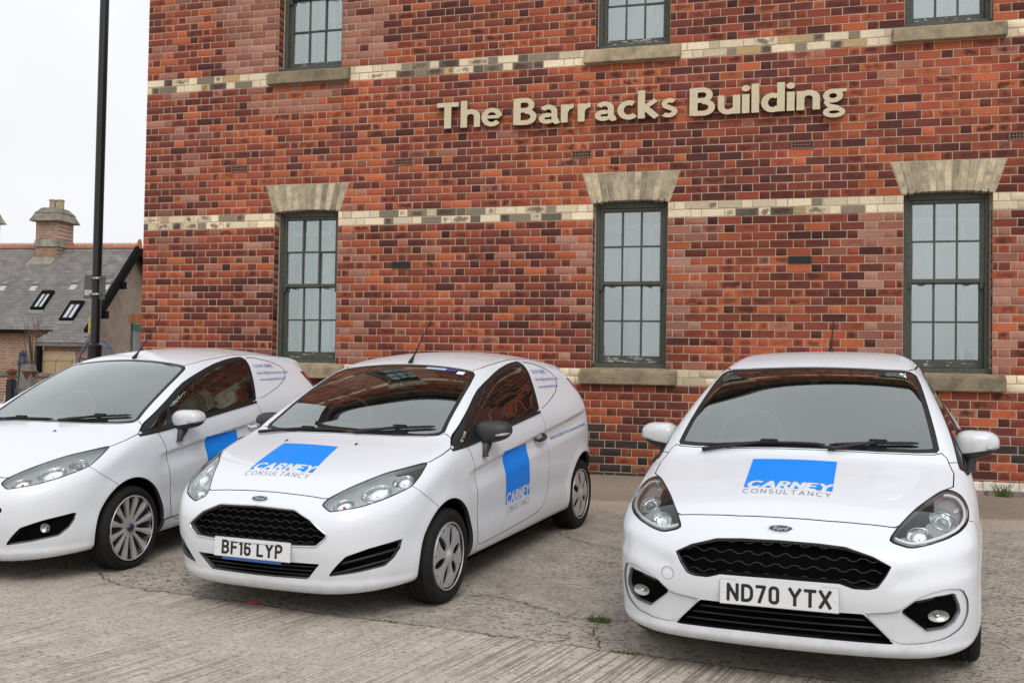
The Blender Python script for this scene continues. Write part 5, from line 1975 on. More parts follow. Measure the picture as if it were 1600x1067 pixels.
        # housing behind the lens with the reflector bowls pressed into it
        Vh, Nh, Th = subdivide(*S.sub(['headlamp']))
        cl = np.array(D['head_axis'])
        def axis_pt(a):
            t = a * (len(cl) - 1); i = min(int(t), len(cl) - 2)
            q = cl[i] * (1 - (t - i)) + cl[i + 1] * (t - i)
            tn = cl[i + 1] - cl[i]
            q = body.snap(q[None], 4)[0]; nn = body.normals(q[None])[0]
            tn = tn - (tn @ nn) * nn; tn /= np.linalg.norm(tn)
            return q, tn, np.cross(nn, tn), nn
        dep = np.full(len(Vh), D['head_deep']); inb = np.zeros(len(Vh), int)
        for bi, (a, off_, rx, ry, dd, kind) in enumerate(D['bowls']):
            q, tn, cr_, nn = axis_pt(a)
            w_ = Vh - (q + cr_ * off_)
            rho = np.hypot((w_ @ tn) / rx, (w_ @ cr_) / ry)
            dep += np.where(rho < 1, dd * np.sqrt(np.clip(1 - rho**2, 0, 1)), 0)
            inb = np.where(rho < 1.0, 1, inb)
        Pv = Vh - Nh * dep[:, None]
        blk = D['head_black'](Vh)
        Pv = to_local(Pv); Pv[:, 1] *= sg
        Tn = orient(Pv, np.stack([-Nh[:, 0], sg * Nh[:, 1], Nh[:, 2]], 1), Th)
        me_ = mesh_data('housing', Pv, Tn, [D['head_house'], M_BLACKP, M_REFL], True)
        mi = np.where(inb[Th].sum(1) >= 2, 2, np.where(blk[Th].sum(1) >= 2, 1, 0))
        me_.polygons.foreach_set('material_index', mi.astype(np.int32))
        hang(link('housing', me_, hl))
        # side wall of the lamp
        wall_ = panel(V, N, T, -.004, D['head_deep'] + .012, False)[0]
        nfw = wall_.nf
        A_, B_, T_ = wall_
        u_i, inv_i = np.unique(T_[nfw:].ravel(), return_inverse=True)
        hang(car.sheet('lamp_wall', (A_[u_i], B_[u_i], inv_i.reshape(-1, 3)), D['head_house']))
        for (a, off_, rx, ry, dd, kind) in D['bowls']:
            q, tn, cr_, nn = axis_pt(a)
            ctr_ = q + cr_ * off_
            ring = np.array([ctr_ + tn * rx * 1.02 * math.cos(t) + cr_ * ry * 1.02 * math.sin(t) for t in np.linspace(0, 2 * math.pi, 36, endpoint=False)])
            ring = body.snap(ring, 3); ring = ring - body.normals(ring) * (D['head_deep'] - .003)
            L_ = to_local(ring); L_[:, 1] *= sg
            hang(MB().tube(L_, .0035, 6, closed=True).build('reflector_ring', M_CHROME, smooth=True))
            cb = to_local((ctr_ - nn * (D['head_deep'] + dd * (.45 if kind != 'proj' else .35)))[None])[0]; cb[1] *= sg
            rr_ = {'proj': .030, 'amber': .011, 'bowl': .010}[kind]
            hang(MB().lathe([(rr_ * math.sin(t), rr_ * math.cos(t)) for t in np.linspace(.01, 3.13, 12)], 20, Matrix.Translation(cb)).build({'proj': 'projector_lens', 'amber': 'indicator_bulb', 'bowl': 'bulb'}[kind], {'proj': M_PROJ, 'amber': M_AMBER, 'bowl': M_CHROME}[kind], smooth=True))
        # dark rim just inside the lens
        hp_rim = resample(hp, 90)
        P3 = o3 + hp_rim[:, :1] * u3 + hp_rim[:, 1:] * v3
        P3 = body.snap(P3, 6)
        P3 = P3 - body.normals(P3) * .003
        L3 = to_local(P3); L3[:, 1] *= sg
        hang(MB().tube(L3, .0045, 6, closed=True).build('lamp_rim', M_BLACKP, smooth=True))

        def hpos(a, b, dep):        # point inside the lamp from outline coordinates (0..1 along its length, -1..1 across)
            cl = np.array(D['head_axis'])
            t = a * (len(cl) - 1); i = min(int(t), len(cl) - 2); fr_ = t - i
            q = cl[i] * (1 - fr_) + cl[i + 1] * fr_
            tn = cl[i + 1] - cl[i]; tn /= np.linalg.norm(tn)
            q = body.snap(q[None], 4)[0]; nn = body.normals(q[None])[0]
            cr_ = np.cross(nn, tn)
            q = q + cr_ * b - nn * dep
            return to_local(np.array([[q[0], sg * q[1], q[2]]]))[0]
        if D.get('drl'):            # bright light-guide loop
            q = resample(hp, 120)
            c0 = q.mean(0)
            q = c0 + (q - c0) * np.array(D['drl'])[None]
            P3 = body.snap(o3 + q[:, :1] * u3 + q[:, 1:] * v3, 6); P3 = P3 - body.normals(P3) * .014
            a0, a1 = D['drl_span']
            L3 = to_local(P3[int(a0 * 120):int(a1 * 120)]); L3[:, 1] *= sg
            hang(MB().tube(L3, .0075, 8).build('light_guide', M_GUIDE, smooth=True))
        for (pts, wd, mt) in D.get('head_fins', []):
            P3 = np.array([hpos(a, b, d_) for a, b, d_ in pts])
            hang(MB().tube(P3, wd, 6).build('lamp_divider', mt, smooth=True))
        # ---- mirror, wheels, arch liners
        mirror_unit(car, sg, D['mirror'], D['mirror_size'], D['mirror_mat'], D['mirror_foot'])
        for wi, (cs, cz, r) in enumerate(D['arch']):
            wheel(car, P['sa'] + (P['wb'] if wi else 0), D['track'], P['rw'], .195, D['rim_r'], D['wheel'], sg, rot=.35 * wi + .2 + (.3 if sg < 0 else 0), steer=D.get('steer', 0) if wi == 0 else 0)
            V, F = [], []
            n = 28
            for i in range(n + 1):
                t = math.radians(-20 + 220 * i / n)
                for yy in (.40, .855 if i else .855):
                    ww = .02 if yy > .8 else 0
                    pp = on_side(body, [cs + (r + .004) * math.cos(t)], [max(.17, cz + (r + .004) * math.sin(t))], -.012)[0] if yy > .8 else None
                    V.append((-(cs + (r + .004) * math.cos(t)), sg * (pp[1] if pp is not None else yy), cz + (r + .004) * math.sin(t)))
            for i in range(n):
                F.append((2 * i, 2 * i + 1, 2 * i + 3, 2 * i + 2))
            F.append(tuple(2 * i for i in range(n + 1)))
            mobj('arch_liner', V, F, M_DARK, root)

    # ---- tailgate spoiler
    V, F = [], []
    sp_ = D['spoiler']
    ysp = np.linspace(-.57, .57, 25)
    prof = [(-.20, -.004), (-.02, .004), (.07, -.004), (.085, -.020), (.07, -.040), (-.05, -.055), (-.20, -.05)]
    for yy in ysp:
        k_ = abs(yy) / .57
        for (a_, b_) in prof:
            V.append((-(sp_[0] + a_ - .16 * yy * yy - .05 * k_**6), yy, sp_[1] + b_ - .11 * yy * yy - (.03 + .25 * max(0, -b_)) * k_**8))
    n = len(prof)
    for i in range(len(ysp) - 1):
        for k_ in range(n):
            F.append((i * n + k_, i * n + (k_ + 1) % n, (i + 1) * n + (k_ + 1) % n, (i + 1) * n + k_))
    F += [tuple(range(n))[::-1], tuple((len(ysp) - 1) * n + k_ for k_ in range(n))]
    car.mesh('spoiler', MB().add(V, F), M_PAINT, auto=50)
    if D.get('tow'):
        ty, tz, tr = D['tow']
        q = [(ty + tr * math.cos(t), tz + tr * math.sin(t)) for t in np.linspace(0, 2 * math.pi, 28, endpoint=False)]
        p = on_front(body, np.abs([a_ for a_, b_ in q]), [b_ for a_, b_ in q], -.0004); p[:, 1] *= np.sign(ty)
        car.mesh('towing_eye_cover', MB().tube(to_local(p), .0014, 5, closed=True), M_LEADLINE, bumper)
    for (s0_, y0_, s1_, y1_, mt) in D.get('stickers', []):
        aa, bb = np.meshgrid(np.linspace(0, 1, 8), np.linspace(0, 1, 4), indexing='ij')
        ss_ = s0_ + (s1_ - s0_) * bb.ravel(); yy_ = y0_ + (y1_ - y0_) * aa.ravel()
        p = on_top(body, ss_, np.abs(yy_), .002); p[:, 1] *= np.sign(yy_)
        F = [(i * 4 + j, i * 4 + j + 1, (i + 1) * 4 + j + 1, (i + 1) * 4 + j) for i in range(7) for j in range(3)]
        car.mesh('screen_sticker', MB().add(to_local(p), F), mt, wsc)

    # ---- grille, intake, fog pockets
    def backing(reg, name, dep, par=bumper, split=False):
        V, N, T = S.sub([reg])
        ps = panel(V + np.array([[dep, 0, 0]]), N, T, 0, 0)
        for q in (ps if split else [join(ps)]): car.sheet(name, q, M_DARK, par)
    backing('grille_hole', 'grille_back', .08)
    backing('intake_hole', 'intake_back', .08)
    backing('fog_hole', 'fog_pocket_back', D.get('fog_depth', .078), split=True)
    # lips round the openings, deep enough to hide the backing edge
    for reg, nm in (('grille_hole', 'grille_lip'), ('intake_hole', 'intake_lip'), ('fog_hole', 'fog_pocket_lip')):
        V, N, T = S.sub([reg])
        E = np.concatenate([T[:, [0, 1]], T[:, [1, 2]], T[:, [2, 0]]]); key = np.sort(E, 1)
        U, inv_, cnt = np.unique(key, axis=0, return_inverse=True, return_counts=True)
        bd = U[cnt == 1]
        bd = bd[~((np.abs(V[bd[:, 0], 1]) < 1.2e-3) & (np.abs(V[bd[:, 1], 1]) < 1.2e-3))]
        mb = MB()
        pol = sym(D['grille']) if reg == 'grille_hole' else sym(D['intake']) if reg == 'intake_hole' else np.array(D['fog'])
        ub = np.unique(bd.ravel())
        q = V[ub][:, [1, 2]]; e_ = .004
        G = np.stack([sdf_poly(q + [e_, 0], pol) - sdf_poly(q - [e_, 0], pol), sdf_poly(q + [0, e_], pol) - sdf_poly(q - [0, e_], pol)], 1)
        G /= np.linalg.norm(G, axis=1)[:, None] + 1e-9
        V = V.copy(); V[ub, 1] -= .0012 * G[:, 0] * (V[ub, 1] > .004); V[ub, 2] -= .0012 * G[:, 1]
        for sg in (1, -1):
            for a_, b_ in bd:
                p0, p1 = V[a_] * [-1, sg, 1], V[b_] * [-1, sg, 1]
                d_ = np.array([-.085, 0, 0])
                mb.add([p0 + [-.0015, 0, 0], p1 + [-.0015, 0, 0], p1 + d_, p0 + d_], [(0, 1, 2, 3)])
        car.mesh(nm, mb, M_BLACKP, bumper)

    def front_line(poly, n, off, closed=True):
        q = resample(poly, n, closed)
        p = on_front(body, np.abs(q[:, 0]), q[:, 1], off)
        p[:, 1] *= np.sign(q[:, 0] + 1e-9)
        return to_local(p)
    if D.get('chrome'):
        gp = sym(D['grille'])
        car.mesh('grille_surround', MB().tube(front_line(gp, 160, .001), .0055, 8, closed=True), M_CHROME, bumper, smooth=True)
    gp = round_poly(sym(D['grille']), 1)
    # honeycomb bars
    mb = MB()
    zlo, zhi = gp[:, 1].min(), gp[:, 1].max()
    pitch = D['hex']
    row = 0
    zz = zlo + pitch * .5
    while zz < zhi:
        ys_ = np.arange(-.5, .5, pitch * .45)
        ph = row % 2
        zs_ = zz + np.array([(0, .28, .28, 0)[(i + 2 * ph) % 4] for i in range(len(ys_))]) * pitch
        P2 = np.stack([ys_, zs_], 1)
        P2 = resample(P2, len(P2) * 3, False)
        ins = sdf_poly(P2, gp) < -.012
        run = []
        for i in range(len(P2) + 1):
            if i < len(P2) and ins[i]: run.append(P2[i])
            else:
                if len(run) > 3:
                    r_ = np.array(run)
                    p = on_front(body, np.abs(r_[:, 0]), r_[:, 1]); p[:, 0] += .020; p[:, 1] *= np.sign(r_[:, 0] + 1e-9)
                    mb.tube(to_local(p), .0032, 5)
                run = []
        zz += pitch; row += 1
    car.mesh('grille', mb, M_GRILLE, bumper, smooth=True)
    ip = sym(D['intake'])
    mb = MB()
    z0, z1 = ip[:, 1].min(), ip[:, 1].max()
    for zz in np.linspace(z0, z1, D.get('n_slats', 5))[1:-1]:
        ys_ = np.linspace(-.55, .55, 80)
        P2 = np.stack([ys_, np.full(80, zz)], 1)
        P2 = P2[sdf_poly(P2, ip) < -.008]
        p = on_front(body, np.abs(P2[:, 0]), P2[:, 1]); p[:, 0] += .022; p[:, 1] *= np.sign(P2[:, 0] + 1e-9)
        mb.tube(to_local(p), .0055, 6)
    car.mesh('intake_slat', mb, M_GRILLE, bumper, smooth=True)
    fp = np.array(D['fog'])
    for sg in (1, -1):
        mb = MB()
        for t in D['fog_slats']:
            zz = fp[:, 1].min() + (fp[:, 1].max() - fp[:, 1].min()) * t
            ys_ = np.linspace(.42, .85, 60)
            P2 = np.stack([ys_, zz + (ys_ - .6) * .25], 1)
            P2 = P2[sdf_poly(P2, fp) < -.002]
            if len(P2) < 3: continue
            p = on_front(body, P2[:, 0], P2[:, 1]); p[:, 0] += .016; p[:, 1] *= sg
            mb.tube(to_local(p), .008, 6)
        if mb.V: car.mesh('fog_slat', mb, M_GRILLE, bumper, smooth=True)
        if D.get('fog_lamp'):
            fy, fz, fr_, sx = D['fog_lamp']
            p = to_local(on_front(body, [fy], [fz]))[0]; p[1] *= sg; p[0] -= D.get('fog_depth', .078) - .022
            Mx = Matrix.Translation(p) @ Matrix.Rotation(math.radians(sg * 22), 4, 'Z') @ Matrix.Rotation(math.radians(90), 4, 'Y') @ Matrix.Diagonal((1, sx, 1, 1))
            car.mesh('fog_lamp', MB().lathe([(fr_ * t, -.014 * (1 - t * t)) for t in np.linspace(.004, 1, 7)] + [(fr_ * 1.03, .001), (fr_ * 1.03, -.02)], 24, Mx), M_FOGR, bumper, auto=40)
            car.mesh('fog_bulb', MB().lathe([(.007 * math.sin(t), .007 * math.cos(t) - .006) for t in np.linspace(.01, 3.1, 8)], 12, Mx), M_CHROME, bumper, smooth=True)
    for nm, poly, rad, mt in D.get('front_trims', []):
        for sg in (1, -1):
            p = front_line(np.array(poly), 60, .0005, False); p[:, 1] *= sg
            car.mesh(nm, MB().tube(p, rad, 6), mt, bumper, smooth=True)

    # ---- number plate
    pw, ph_ = .262, .056
    zc_ = D['plate_z']
    sf = on_front(body, [0, .26], [zc_, zc_])[:, 0].min() - .010
    npl = empty('number_plate', (-sf, 0, zc_), root)
    npl.rotation_euler = (0, math.radians(-D.get('plate_tilt', 5)), 0)
    o = MB().box(-.006, .0, -pw, pw, -ph_, ph_).build('plate', M_PLATE, bevel=.004, seg=2, auto=40); o.parent = npl
    W, f = text_sdf(D['reg'], GL, .080, .0145, .0105, space=.36, square=True)
    if D['reg']:
      V2, T = plate_from(f, -.01, W + .01, -.01, .09, .0025)
      V, F = slab(V2, T, .0, .0012)
      X = np.stack([V[:, 2] + .0002, -(0) + (V[:, 0] - W / 2), V[:, 1] - .0395], 1)
      mobj('plate_character', X, F, M_PCHAR, npl)
    mb = MB()
    for sg in (1, -1):
        mb.lathe([(.0001, .004), (.004, .003), (.005, 0)], 10, Matrix.Translation((0, sg * (pw - .016), 0)) @ Matrix.Rotation(math.radians(90), 4, 'Y'))
    o = mb.build('plate_screw', M_PLATE); o.parent = npl
    if D.get('dealer'):
        o = MB().box(-.004, .001, -.2, .2, -ph_ - .014, -ph_ - .001).build('plate_strip', M_DEALER); o.parent = npl
    # plinth behind the plate
    o = MB().box(-.03, -.006, -pw + .02, pw - .02, -ph_ + .01, ph_ - .01).build('plate_mount', M_PAINT); o.parent = npl

    # ---- badge
    bz = D['badge_z']
    bc = on_front(body, [0], [bz]); bnrm = body.normals(bc)[0]
    bpos = to_local(bc)[0]; bn_ = Vector((-bnrm[0], bnrm[1], bnrm[2]))
    bd_ = empty('badge', tuple(bpos), root)
    bd_.rotation_euler = bn_.to_track_quat('X', 'Z').to_euler()
    def oval(rx, rz, x0, x1, nm, mt):
        V, F = [], []
        n = 36
        for (k, x) in ((.94, x1), (1, x1 - .001), (1, x0)):
            V += [(x, rx * k * math.cos(2 * math.pi * i / n), rz * k * math.sin(2 * math.pi * i / n)) for i in range(n)]
        F.append(tuple(range(n)))
        for j in range(2):
            for i in range(n):
                F.append((j * n + i, (j + 1) * n + i, (j + 1) * n + (i + 1) % n, j * n + (i + 1) % n))
        o = mobj(nm, V, F, mt); o.parent = bd_
    oval(.058, .0235, -.012, .004, 'badge_rim', M_CHROME)
    oval(.052, .0185, .003, .0055, 'badge_oval', M_BADGE)
    V, T = bfont('Ford', .030, align='CENTER')
    V = np.stack([np.full(len(V), .0062), V[:, 0] * 1.15 + V[:, 1] * .35 - .002, V[:, 1] - .010], 1)
    o = mobj('badge_script', V, T, M_CHROME); o.parent = bd_

    # ---- wipers, washer jets, aerial, scuttle
    sc = MB()
    for (a, b, rad) in D['wipers']:
        q = resample(np.array([a, b]), 14, False)
        p = on_top(body, q[:, 0], np.abs(q[:, 1]), .010); p[:, 1] *= np.sign(q[:, 1] + 1e-9)
        wp = car.mesh('wiper', MB().tube(to_local(p), [.004] + [.009] * 12 + [.004], 6), M_BLACKP, smooth=True)
        m_ = (np.array(a) * .45 + np.array(b) * .55)
        pv = np.array(D['wiper_pivot'][len(sc.V)]) if False else None
        arm = np.array([m_, m_ * .5 + np.array(a) * .5 + [-.025, 0], np.array(a) + [-.05, .0]])
        q = resample(arm, 10, False)
        p = on_top(body, q[:, 0], np.abs(q[:, 1]), .020); p[:, 1] *= np.sign(q[:, 1] + 1e-9)
        car.mesh('wiper_arm', MB().tube(to_local(p), np.linspace(.008, .013, 10), 6), M_BLACKP, wp, smooth=True)
        pc = on_top(body, [m_[0]], [abs(m_[1])], .018)[0]; pc[1] *= np.sign(m_[1] + 1e-9); pc = to_local(pc[None])[0]
        car.mesh('wiper_joint', MB().box(pc[0] - .014, pc[0] + .014, pc[1] - .045, pc[1] + .045, pc[2] - .010, pc[2] + .014), M_BLACKP, wp, bevel=.004)
    for (a, b) in D.get('washers', []):
        p = to_local(on_top(body, [a], [abs(b)]))[0]; p[1] *= np.sign(b)
        car.mesh('washer_jet', MB().add([(p[0] + .022, p[1] + .0, p[2] - .008), (p[0] - .012, p[1] - .013, p[2] + .004), (p[0] - .012, p[1] + .013, p[2] + .004), (p[0] - .010, p[1], p[2] + .012), (p[0] - .018, p[1], p[2] - .004)],
                                      [(0, 2, 3), (0, 3, 1), (1, 3, 4), (3, 2, 4), (0, 1, 4, 2)]), M_BLACKP, bonnet)
    q = on_top(body, [D['aerial'][0]], [abs(D['aerial'][1])])[0]
    q = to_local(q[None])[0]
    al = D.get('aerial_len', .16)
    ap = [(q[0] + .03, 0, q[2] - .004), (q[0] + .005, 0, q[2] + .018), (q[0] - .03, 0, q[2] + .048), (q[0] - .19, 0, q[2] + .048 + .155), (q[0] - .19 - al * .74, 0, q[2] + .203 + al * .70)]
    car.mesh('aerial', MB().tube(ap, [.018, .014, .007, .0042, .0035], 8), M_BLACKP, smooth=True)

    # ---- vinyl graphics
    def decal(name, V2, T, mapf, mat, par, off=.0016):
        p = mapf(V2[:, 0], V2[:, 1])
        N = body.normals(p)
        V = p + N * off
        A = to_local(V); B = N.copy(); B[:, 0] *= -1
        return V, A, B
    def put(name, f, x0, x1, y0, y1, h, mapf, mat, par, sg=1):
        V2, T = plate_from(f, x0, x1, y0, y1, h)
        p = mapf(V2[:, 0], V2[:, 1])
        sgn = np.sign(p[:, 1] + 1e-12)
        pa = p.copy(); pa[:, 1] = np.abs(pa[:, 1])
        N = body.normals(pa); N[:, 1] *= sgn
        V = to_local(p + N * .0016); N[:, 0] *= -1
        o = mobj(name, V, orient(V, N, T), mat, None, True, N); o.parent = par
        return o
    WB, fB = text_sdf('CARNEY', GL, .098, .0215, .002, slant=.14, stretch=.88)
    WC, fC = text_sdf('CONSULTANCY', GL, .050, .0036, .013, stretch=.80)
    kB, kC = .415 / WB, .425 / WC
    def logo(p):          # blue square 0..0.43 with the word knocked out along its foot
        sqf = np.maximum(np.abs(p[:, 0] - .215) - .215, np.abs(p[:, 1] - .215) - .215)
        q = np.stack([(p[:, 0] - .008) / kB, (p[:, 1] + .004) / 1.0], 1)
        return np.maximum(sqf, -fB(q) * kB)
    def word(p):
        return fC(np.stack([p[:, 0] / kC, p[:, 1]], 1))
    if D.get('bonnet_logo'):
        cn = np.array(D['bonnet_logo'])           # corners top left, top right, foot right, foot left as (s, y)
        def mp(u, v):
            a_, b_ = (u / .43)[:, None], (v / .43)[:, None]
            q = b_ * ((1 - a_) * cn[0] + a_ * cn[1]) + (1 - b_) * ((1 - a_) * cn[3] + a_ * cn[2])
            sv, yv = q[:, 0], q[:, 1]
            q = on_top(body, sv, np.abs(yv)); q[:, 1] *= np.sign(yv + 1e-9); return q
        put('logo_square', logo, 0, .43, 0, .43, .0026, mp, M_BLUE, bonnet)
        def mp2(u, v): return mp(u, v - .072)
        put('logo_word', word, 0, .43, 0, .055, .0024, mp2, M_INK, bonnet)
    if D.get('door_logo'):
        cd = np.array(D['door_logo'])
        doors = [o for o in root.children if o.name.startswith('door') and o.type == 'MESH' and not o.name.startswith('door_')]
        def mp(u, v):
            a_, b_ = (u / .43)[:, None], (v / .43)[:, None]
            q = b_ * ((1 - a_) * cd[0] + a_ * cd[1]) + (1 - b_) * ((1 - a_) * cd[3] + a_ * cd[2])
            return on_side(body, q[:, 0], q[:, 1])
        put('logo_square', logo, 0, .43, 0, .43, .0026, mp, M_BLUE, doors[0])
        def mp2(u, v): return mp(u, v - .072)
        put('logo_word', word, 0, .43, 0, .055, .0024, mp2, M_INK, doors[0])
    for (txt, size, s0_, z0_, dz) in D.get('side_text', []):
        V, T = bfont(txt, size)
        p = on_side(body, s0_ + V[:, 0], z0_ + V[:, 1] + V[:, 0] * dz)
        N = body.normals(p); A = to_local(p + N * .002); N[:, 0] *= -1
        mobj('vinyl_text', A, orient(A, N, T), M_INKV, root, True, N)

    # ---- cabin
    Lr = P['L']
    inner = Surf(S.V, S.N, S.T, body, S.reg); inner.names = S.names
    V, N, T = S.sub(['body', 'roof', 'rear_side_panel', 'gap', 'door'])
    m = (V[T][:, :, 2].min(1) > .80) & (V[T][:, :, 0].min(1) > 1.0)
    car.sheet('headlining', join(panel(V, N, T[m], -.022, 0)), M_LINER)
    ck = D['cowl']
    mb = MB()
    # dashboard: swept block under the windscreen
    prof = [(ck + .00, .93), (ck + .10, .985), (ck + .32, 1.000), (ck + .48, .985), (ck + .54, .93), (ck + .52, .60), (ck + .1, .55)]
    V, F = [], []
    ys_ = np.linspace(-.66, .66, 13)
    for yy in ys_:
        hump = .035 * math.exp(-((yy + .36) / .17) ** 2)
        V += [(-(a_ + .10 * (yy / .7) ** 2), yy, b_ + (hump if i in (2, 3) else 0) - .02 * (yy / .7) ** 2) for i, (a_, b_) in enumerate(prof)]
    n = len(prof)
    for i in range(len(ys_) - 1):
        for k in range(n):
            F.append((i * n + k, i * n + (k + 1) % n, (i + 1) * n + (k + 1) % n, (i + 1) * n + k))
    mb.add(V, F)
    car.mesh('dashboard', mb, M_CABIN, smooth=False, auto=40)
    # steering wheel (right-hand drive: car's right is y < 0)
    sw = MB()
    cx, cy, cz = -(ck + .62), -.36, .985
    tl = math.radians(24)
    pts = [(cx + .185 * math.sin(t) * math.sin(tl) * -1, cy + .185 * math.cos(t), cz + .185 * math.sin(t) * math.cos(tl)) for t in np.linspace(0, 2 * math.pi, 28, endpoint=False)]
    sw.tube(pts, .015, 8, closed=True)
    sw.tube([(cx, cy - .17, cz - .02), (cx + .02, cy, cz - .03), (cx, cy + .17, cz - .02)], [.014, .045, .014], 8)
    car.mesh('steering_wheel', sw, M_CABIN, smooth=True)
    for yy in (-.36, .36):
        st = MB()
        sx = -(ck + 1.05)
        st.hexa([(sx + .25, yy - .24, .38), (sx + .25, yy + .24, .38), (sx - .25, yy + .24, .36), (sx - .25, yy - .24, .36), (sx + .25, yy - .22, .55), (sx + .25, yy + .22, .55), (sx - .25, yy + .22, .50), (sx - .25, yy - .22, .50)])
        st.hexa([(sx - .13, yy - .23, .50), (sx - .13, yy + .23, .50), (sx - .27, yy + .23, .48), (sx - .27, yy - .23, .48), (sx - .34, yy - .20, 1.06), (sx - .34, yy + .20, 1.06), (sx - .43, yy + .20, 1.05), (sx - .43, yy - .20, 1.05)])
        st.hexa([(sx - .345, yy - .12, 1.10), (sx - .345, yy + .12, 1.10), (sx - .43, yy + .12, 1.10), (sx - .43, yy - .12, 1.10), (sx - .36, yy - .10, 1.30), (sx - .36, yy + .10, 1.30), (sx - .44, yy + .10, 1.30), (sx - .44, yy - .10, 1.30)])
        car.mesh('seat', st, M_SEAT, bevel=.04, seg=3, auto=60)
    # half-height bulkhead with a wire mesh window
    bx = -(ck + 1.62)
    wm = MB()
    for yy in np.arange(-.60, .61, .05): wm.tube([(bx, yy, .95), (bx, yy, 1.36)], .0026, 4)
    for zz in np.arange(.95, 1.37, .05): wm.tube([(bx, -.60, zz), (bx, .60, zz)], .0026, 4)
    car.mesh('bulkhead_mesh', wm, M_WIRE)
    car.mesh('bulkhead', MB().box(bx - .01, bx + .01, -.70, .70, .25, .95), M_CABIN)
    car.mesh('floor_pan', MB().box(-(Lr - .35), -.30, -.66, .66, .185, .22).box(-(Lr - .45), -(ck + 1.7), -.60, .60, .22, .30), M_DARK)
    car.mesh('shade_tray', MB().hexa([(-.22, -.46, .178), (-.22, .46, .178), (-.52, .66, .182), (-.52, -.66, .182), (-.22, -.46, .196), (-.22, .46, .196), (-.52, .66, .20), (-.52, -.66, .20)]).box(-(P['sa'] + P['wb'] - .40), -(P['sa'] + .40), -.79, .79, .176, .196), M_DARK)  # unseen trays added to deepen the shade under the car
    car.mesh('inner_sill', MB().box(-2.75, -1.25, .70, .76, .24, .80).box(-2.75, -1.25, -.76, -.70, .24, .80), M_CABIN)
    car.mesh('engine_bay', MB().box(-(ck - .02), -.35, -.40, .40, .20, .70).box(-.36, -.24, -.42, .42, .22, .64), M_DARK)
    # rear-view mirror
    rm = on_top(body, [D['rvm'][0]], [0.0])[0]; rm = to_local(rm[None])[0]
    car.mesh('rear_view_mirror', MB().box(rm[0] - .05, rm[0] - .02, -.11, .11, rm[2] - .12, rm[2] - .06).box(rm[0] - .03, rm[0] + .03, -.02, .02, rm[2] - .07, rm[2] - .012), M_CABIN, bevel=.01, seg=2)
    return root, car, S


M_FOGR = simple('fog_reflector', (0.45, 0.45, 0.44), 0.25, metal=1.0)
M_LEADLINE = simple('panel_line_grey', (0.20, 0.20, 0.21), 0.5)
M_CUP = simple('handle_recess_paint', (0.72, 0.74, 0.76), 0.35, coat=1.0)
M_GRILLE = simple('satin_black_grille', (0.0045, 0.0045, 0.005), 0.45)
M_GUIDE = simple('light_guide', (0.92, 0.93, 0.94), 0.25, coat=0.5)

